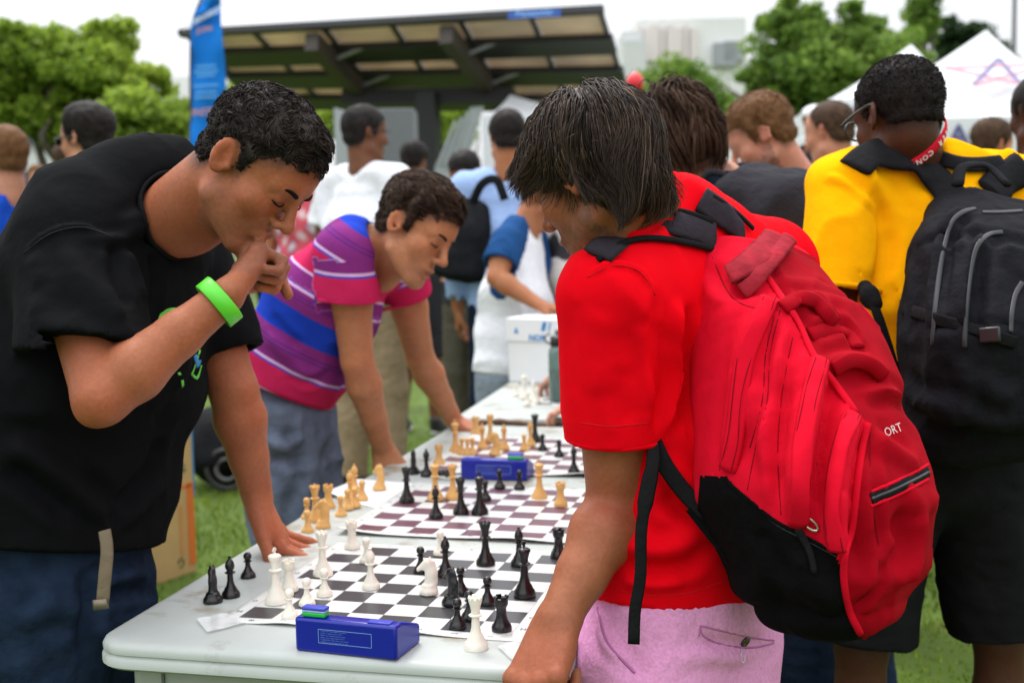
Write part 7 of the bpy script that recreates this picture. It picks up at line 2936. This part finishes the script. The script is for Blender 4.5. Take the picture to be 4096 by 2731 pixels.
LBLUE = cloth('light_blue_oxford', (.32, .45, .74), .9, var=.05)
J = pose(2030, 560, 5.9, -12, hp=8, hy=-12)
figure('man in light blue long-sleeved shirt with black shoulder bag', J, TANNED, BLKH, LBLUE, DKJEAN, group=CR_, h=.0135, sleeve=1.75, shoes=SHOES, hair_t=(.010, .007))
soft_pack('black bag carried by the man in the light blue shirt', [(W(1830, 1085, 5.8), .13, .09), (W(1850, 930, 5.8), .13, .09), (W(1870, 830, 5.85), .10, .06)], CR, cloth('black_bag_nylon', (.012, .013, .015), .8), straps=[[W(1880, 840, 5.8), W(1925, 740, 5.72), W(1985, 720, 5.7), W(2020, 800, 5.7)]])

# raglan shirt, hand on the white box
J = pose(2160, 800, 5.45, 95, hp=35, hy=10, H=1.70)
J['pel'] = W(2025, 1480, 5.45)
J['sh'] = W(2080, 950, 5.45)
J['nb'] = W(2100, 920, 5.45)
J['up'] = nrm(J['sh'] - J['pel'])
for n, sx in (('L', -1), ('R', 1)):
    J['s' + n] = J['sh'] + J['r'] * sx * .18 - V(0, 0, .02)
    J['h' + n] = J['pel'] + J['r'] * sx * .09 - V(0, 0, .03)
    J['k' + n] = V(*(J['h' + n])[:2], .48)
    J['a' + n] = V(*(J['h' + n])[:2], .08)
hand = W(2150, 1215, 5.12)
arm_to(J, 'R', W(1985, 1110, 5.2), hand)
J['eL'] = J['sL'] - V(0, 0, .28)
J['wL'] = J['eL'] - V(0, 0, .1) + J['f'] * .2
figure('man in white shirt with blue raglan sleeves, hand resting on the white box', J, TANNED, BLKH, raglan((.016, .065, .19), (.76, .77, .82)), cloth('stone_blue_shorts', (.22, .26, .31), .9), group=CR_, h=.011, sleeve=.62, shoes=SHOES, shorts=True, baggy=1.4,
       hands={'R': (nrm(V(.9, .1, -.25)), V(.2, 0, 1), 1, FLAT)})
J = pose(2330, 780, 5.6, 200, hp=15, H=1.66)
figure('person in white top with black blotches beside the raglan shirt', J, FAIR, BRNH, blotch(), DKJEAN, group=CR_, h=.0135, sleeve=.2, shoes=SHOES)

# player whose hands reach in on the far table
J = pose(2520, 830, 4.25, -95, lean=16, hp=30, H=1.70)
hA, hB = Z(2262, 1640, TZ + .028), Z(2190, 1535, TZ + .045)
arm_to(J, 'L', hA + V(.22, .02, .10), hA + V(.075, .0, .018))
arm_to(J, 'R', hB + V(.26, .02, .12), hB + V(.09, .02, .03))
figure('chess player at the far table reaching for the white pieces', J, (.55, .27, .19), BRNH, GREY, DKJEAN, group=CR_, h=.011, sleeve=.55, shoes=SHOES,
       hands={'L': (nrm(V(-1, .0, -.15)), V(0, 0, 1), 1, [(.4, .6, .4)] * 4), 'R': (nrm(V(-1, -.1, -.2)), V(0, .2, 1), -1, [(.5, .7, .5)] * 4)})

# left side
J = pose(350, 575, 5.0, -78, hp=2)
P_ = figure('black-haired man with dark glasses facing away from the table', J, (.46, .22, .13), BLKH, cloth('dim_grey_shirt', (.06, .06, .07), .9), DKJEAN, group=CR_, h=.0135, hair_t=(.034, .010), shoes=SHOES)
H = J['H']
gl = MB().tube(spline([H(-80, -14, 20), H(-80, 45, 24), H(-70, 96, 20)], 10), .004, 6).build('glasses', mat('black_plastic', (.008, .008, .009), .3), P_, True)
MB().box(H(-38, 104, 14), (.045, .006, .032), [H.r, H.f, H.u]).build('lens', mat('dark_lens', (.01, .012, .015), .1), gl, bevel=.004)
figure('short-haired man in blue and white raglan shirt at the lawn edge', pose(25, 640, 5.0, -62, hp=0), (.48, .22, .14), GINGER, raglan((.70, .71, .76), (.012, .07, .46)), DKJEAN, group=CR_, h=.0135, hair_t=(.010, .007), shoes=SHOES, sleeve=.7)
figure('distant dark-haired person half hidden by the man in black', pose(262, 650, 9., -40, H=1.70), FAIR, BRNH, cloth('dull_red_shirt', (.25, .06, .06), .9), DKJEAN, group=CR_, h=.022, shoes=SHOES)
figure('distant fair-haired person at the lawn edge', pose(150, 720, 11., 150, H=1.62), FAIR, GINGER, cloth('cream_shirt', (.5, .45, .36), .9), KHAKI, group=CR_, h=.024, shoes=SHOES)
J = pose(1215, 640, 7.2, 12, H=1.70)
figure('person in pink plaid shirt and shorts with grey canvas shoes', J, TANNED, BRNH, plaid(), cloth('tan_shorts', (.14, .11, .08), .9), group=CR_, h=.0155, shorts=True, shoes=GSH)

# right side
figure('brown-haired man in pink shirt before the white tent', pose(3965, 590, 5.8, 35, hp=10, hy=20, H=1.66), FAIR, BRNH, cloth('pink_shirt', (.60, .17, .24), .9), DKJEAN, group=CR_, h=.0155, stub=.4, shoes=SHOES)
figure('dark-skinned man at the edge in yellow shirt', pose(4165, 470, 3.9, -25, hp=5), DARK, BLKH, cloth('yellow_cotton_crowd', (.70, .36, .01), .9), DKJEAN, group=CR_, h=.0155, hair_t=(.008, .006), shoes=SHOES)
P_ = figure('distant person in white cap and dark jacket near the tents', pose(3265, 500, 9., 60, H=1.85), TANNED, BLKH, cloth('dark_jacket', (.02, .022, .03), .9), DKJEAN, group=CR_, h=.023, shoes=SHOES, hair_t=None)
for p_, d_, yw, lab, hr, cl in ((2880, 10., 170, 'distant person in teal shirt under the large tree', BRNH, (.04, .16, .18)), (3420, 11., -20, 'distant person in green-blue shirt beside the tents', BLKH, (.03, .22, .22)), (1100, 10., 0, 'distant person in dark shirt behind the bent man', BLKH, (.03, .03, .035)),
                                (2450, 9., -150, 'distant person in white shirt on the lawn behind the players', BRNH, (.6, .6, .62)), (700, 12., 30, 'distant person in blue shirt beyond the carton', BLKH, (.03, .08, .25))):
    figure(lab, pose(p_, 880 - 260 * 5.2 / d_ - 30, d_, yw, H=1.72), FAIR, hr, cloth('far_shirt_%d' % p_, cl, .9), DKJEAN, group=CR_, h=.024, shoes=SHOES)


def cap_on(P, H):
    S = SDF().add(ell(H(0, -2, 70), np.array([84, 104, 68]) * H.s, H.A), .005)
    S.inter(cut(Prim(lambda p: np.full(len(p), -1.), H.c, .3), (H(0, 0, 52), -H.u)), .003)
    S.add(ell(H(0, 115, 55), np.array([60, 60, 6]) * H.s, H.A), .01)
    v, q = sdf_mesh(S, .008)
    mesh_obj('cap', v, q, mat('white_cap', (.75, .75, .76), .8), P)


cap_on(P_, pose(3265, 500, 9., 60, H=1.85)['H'])
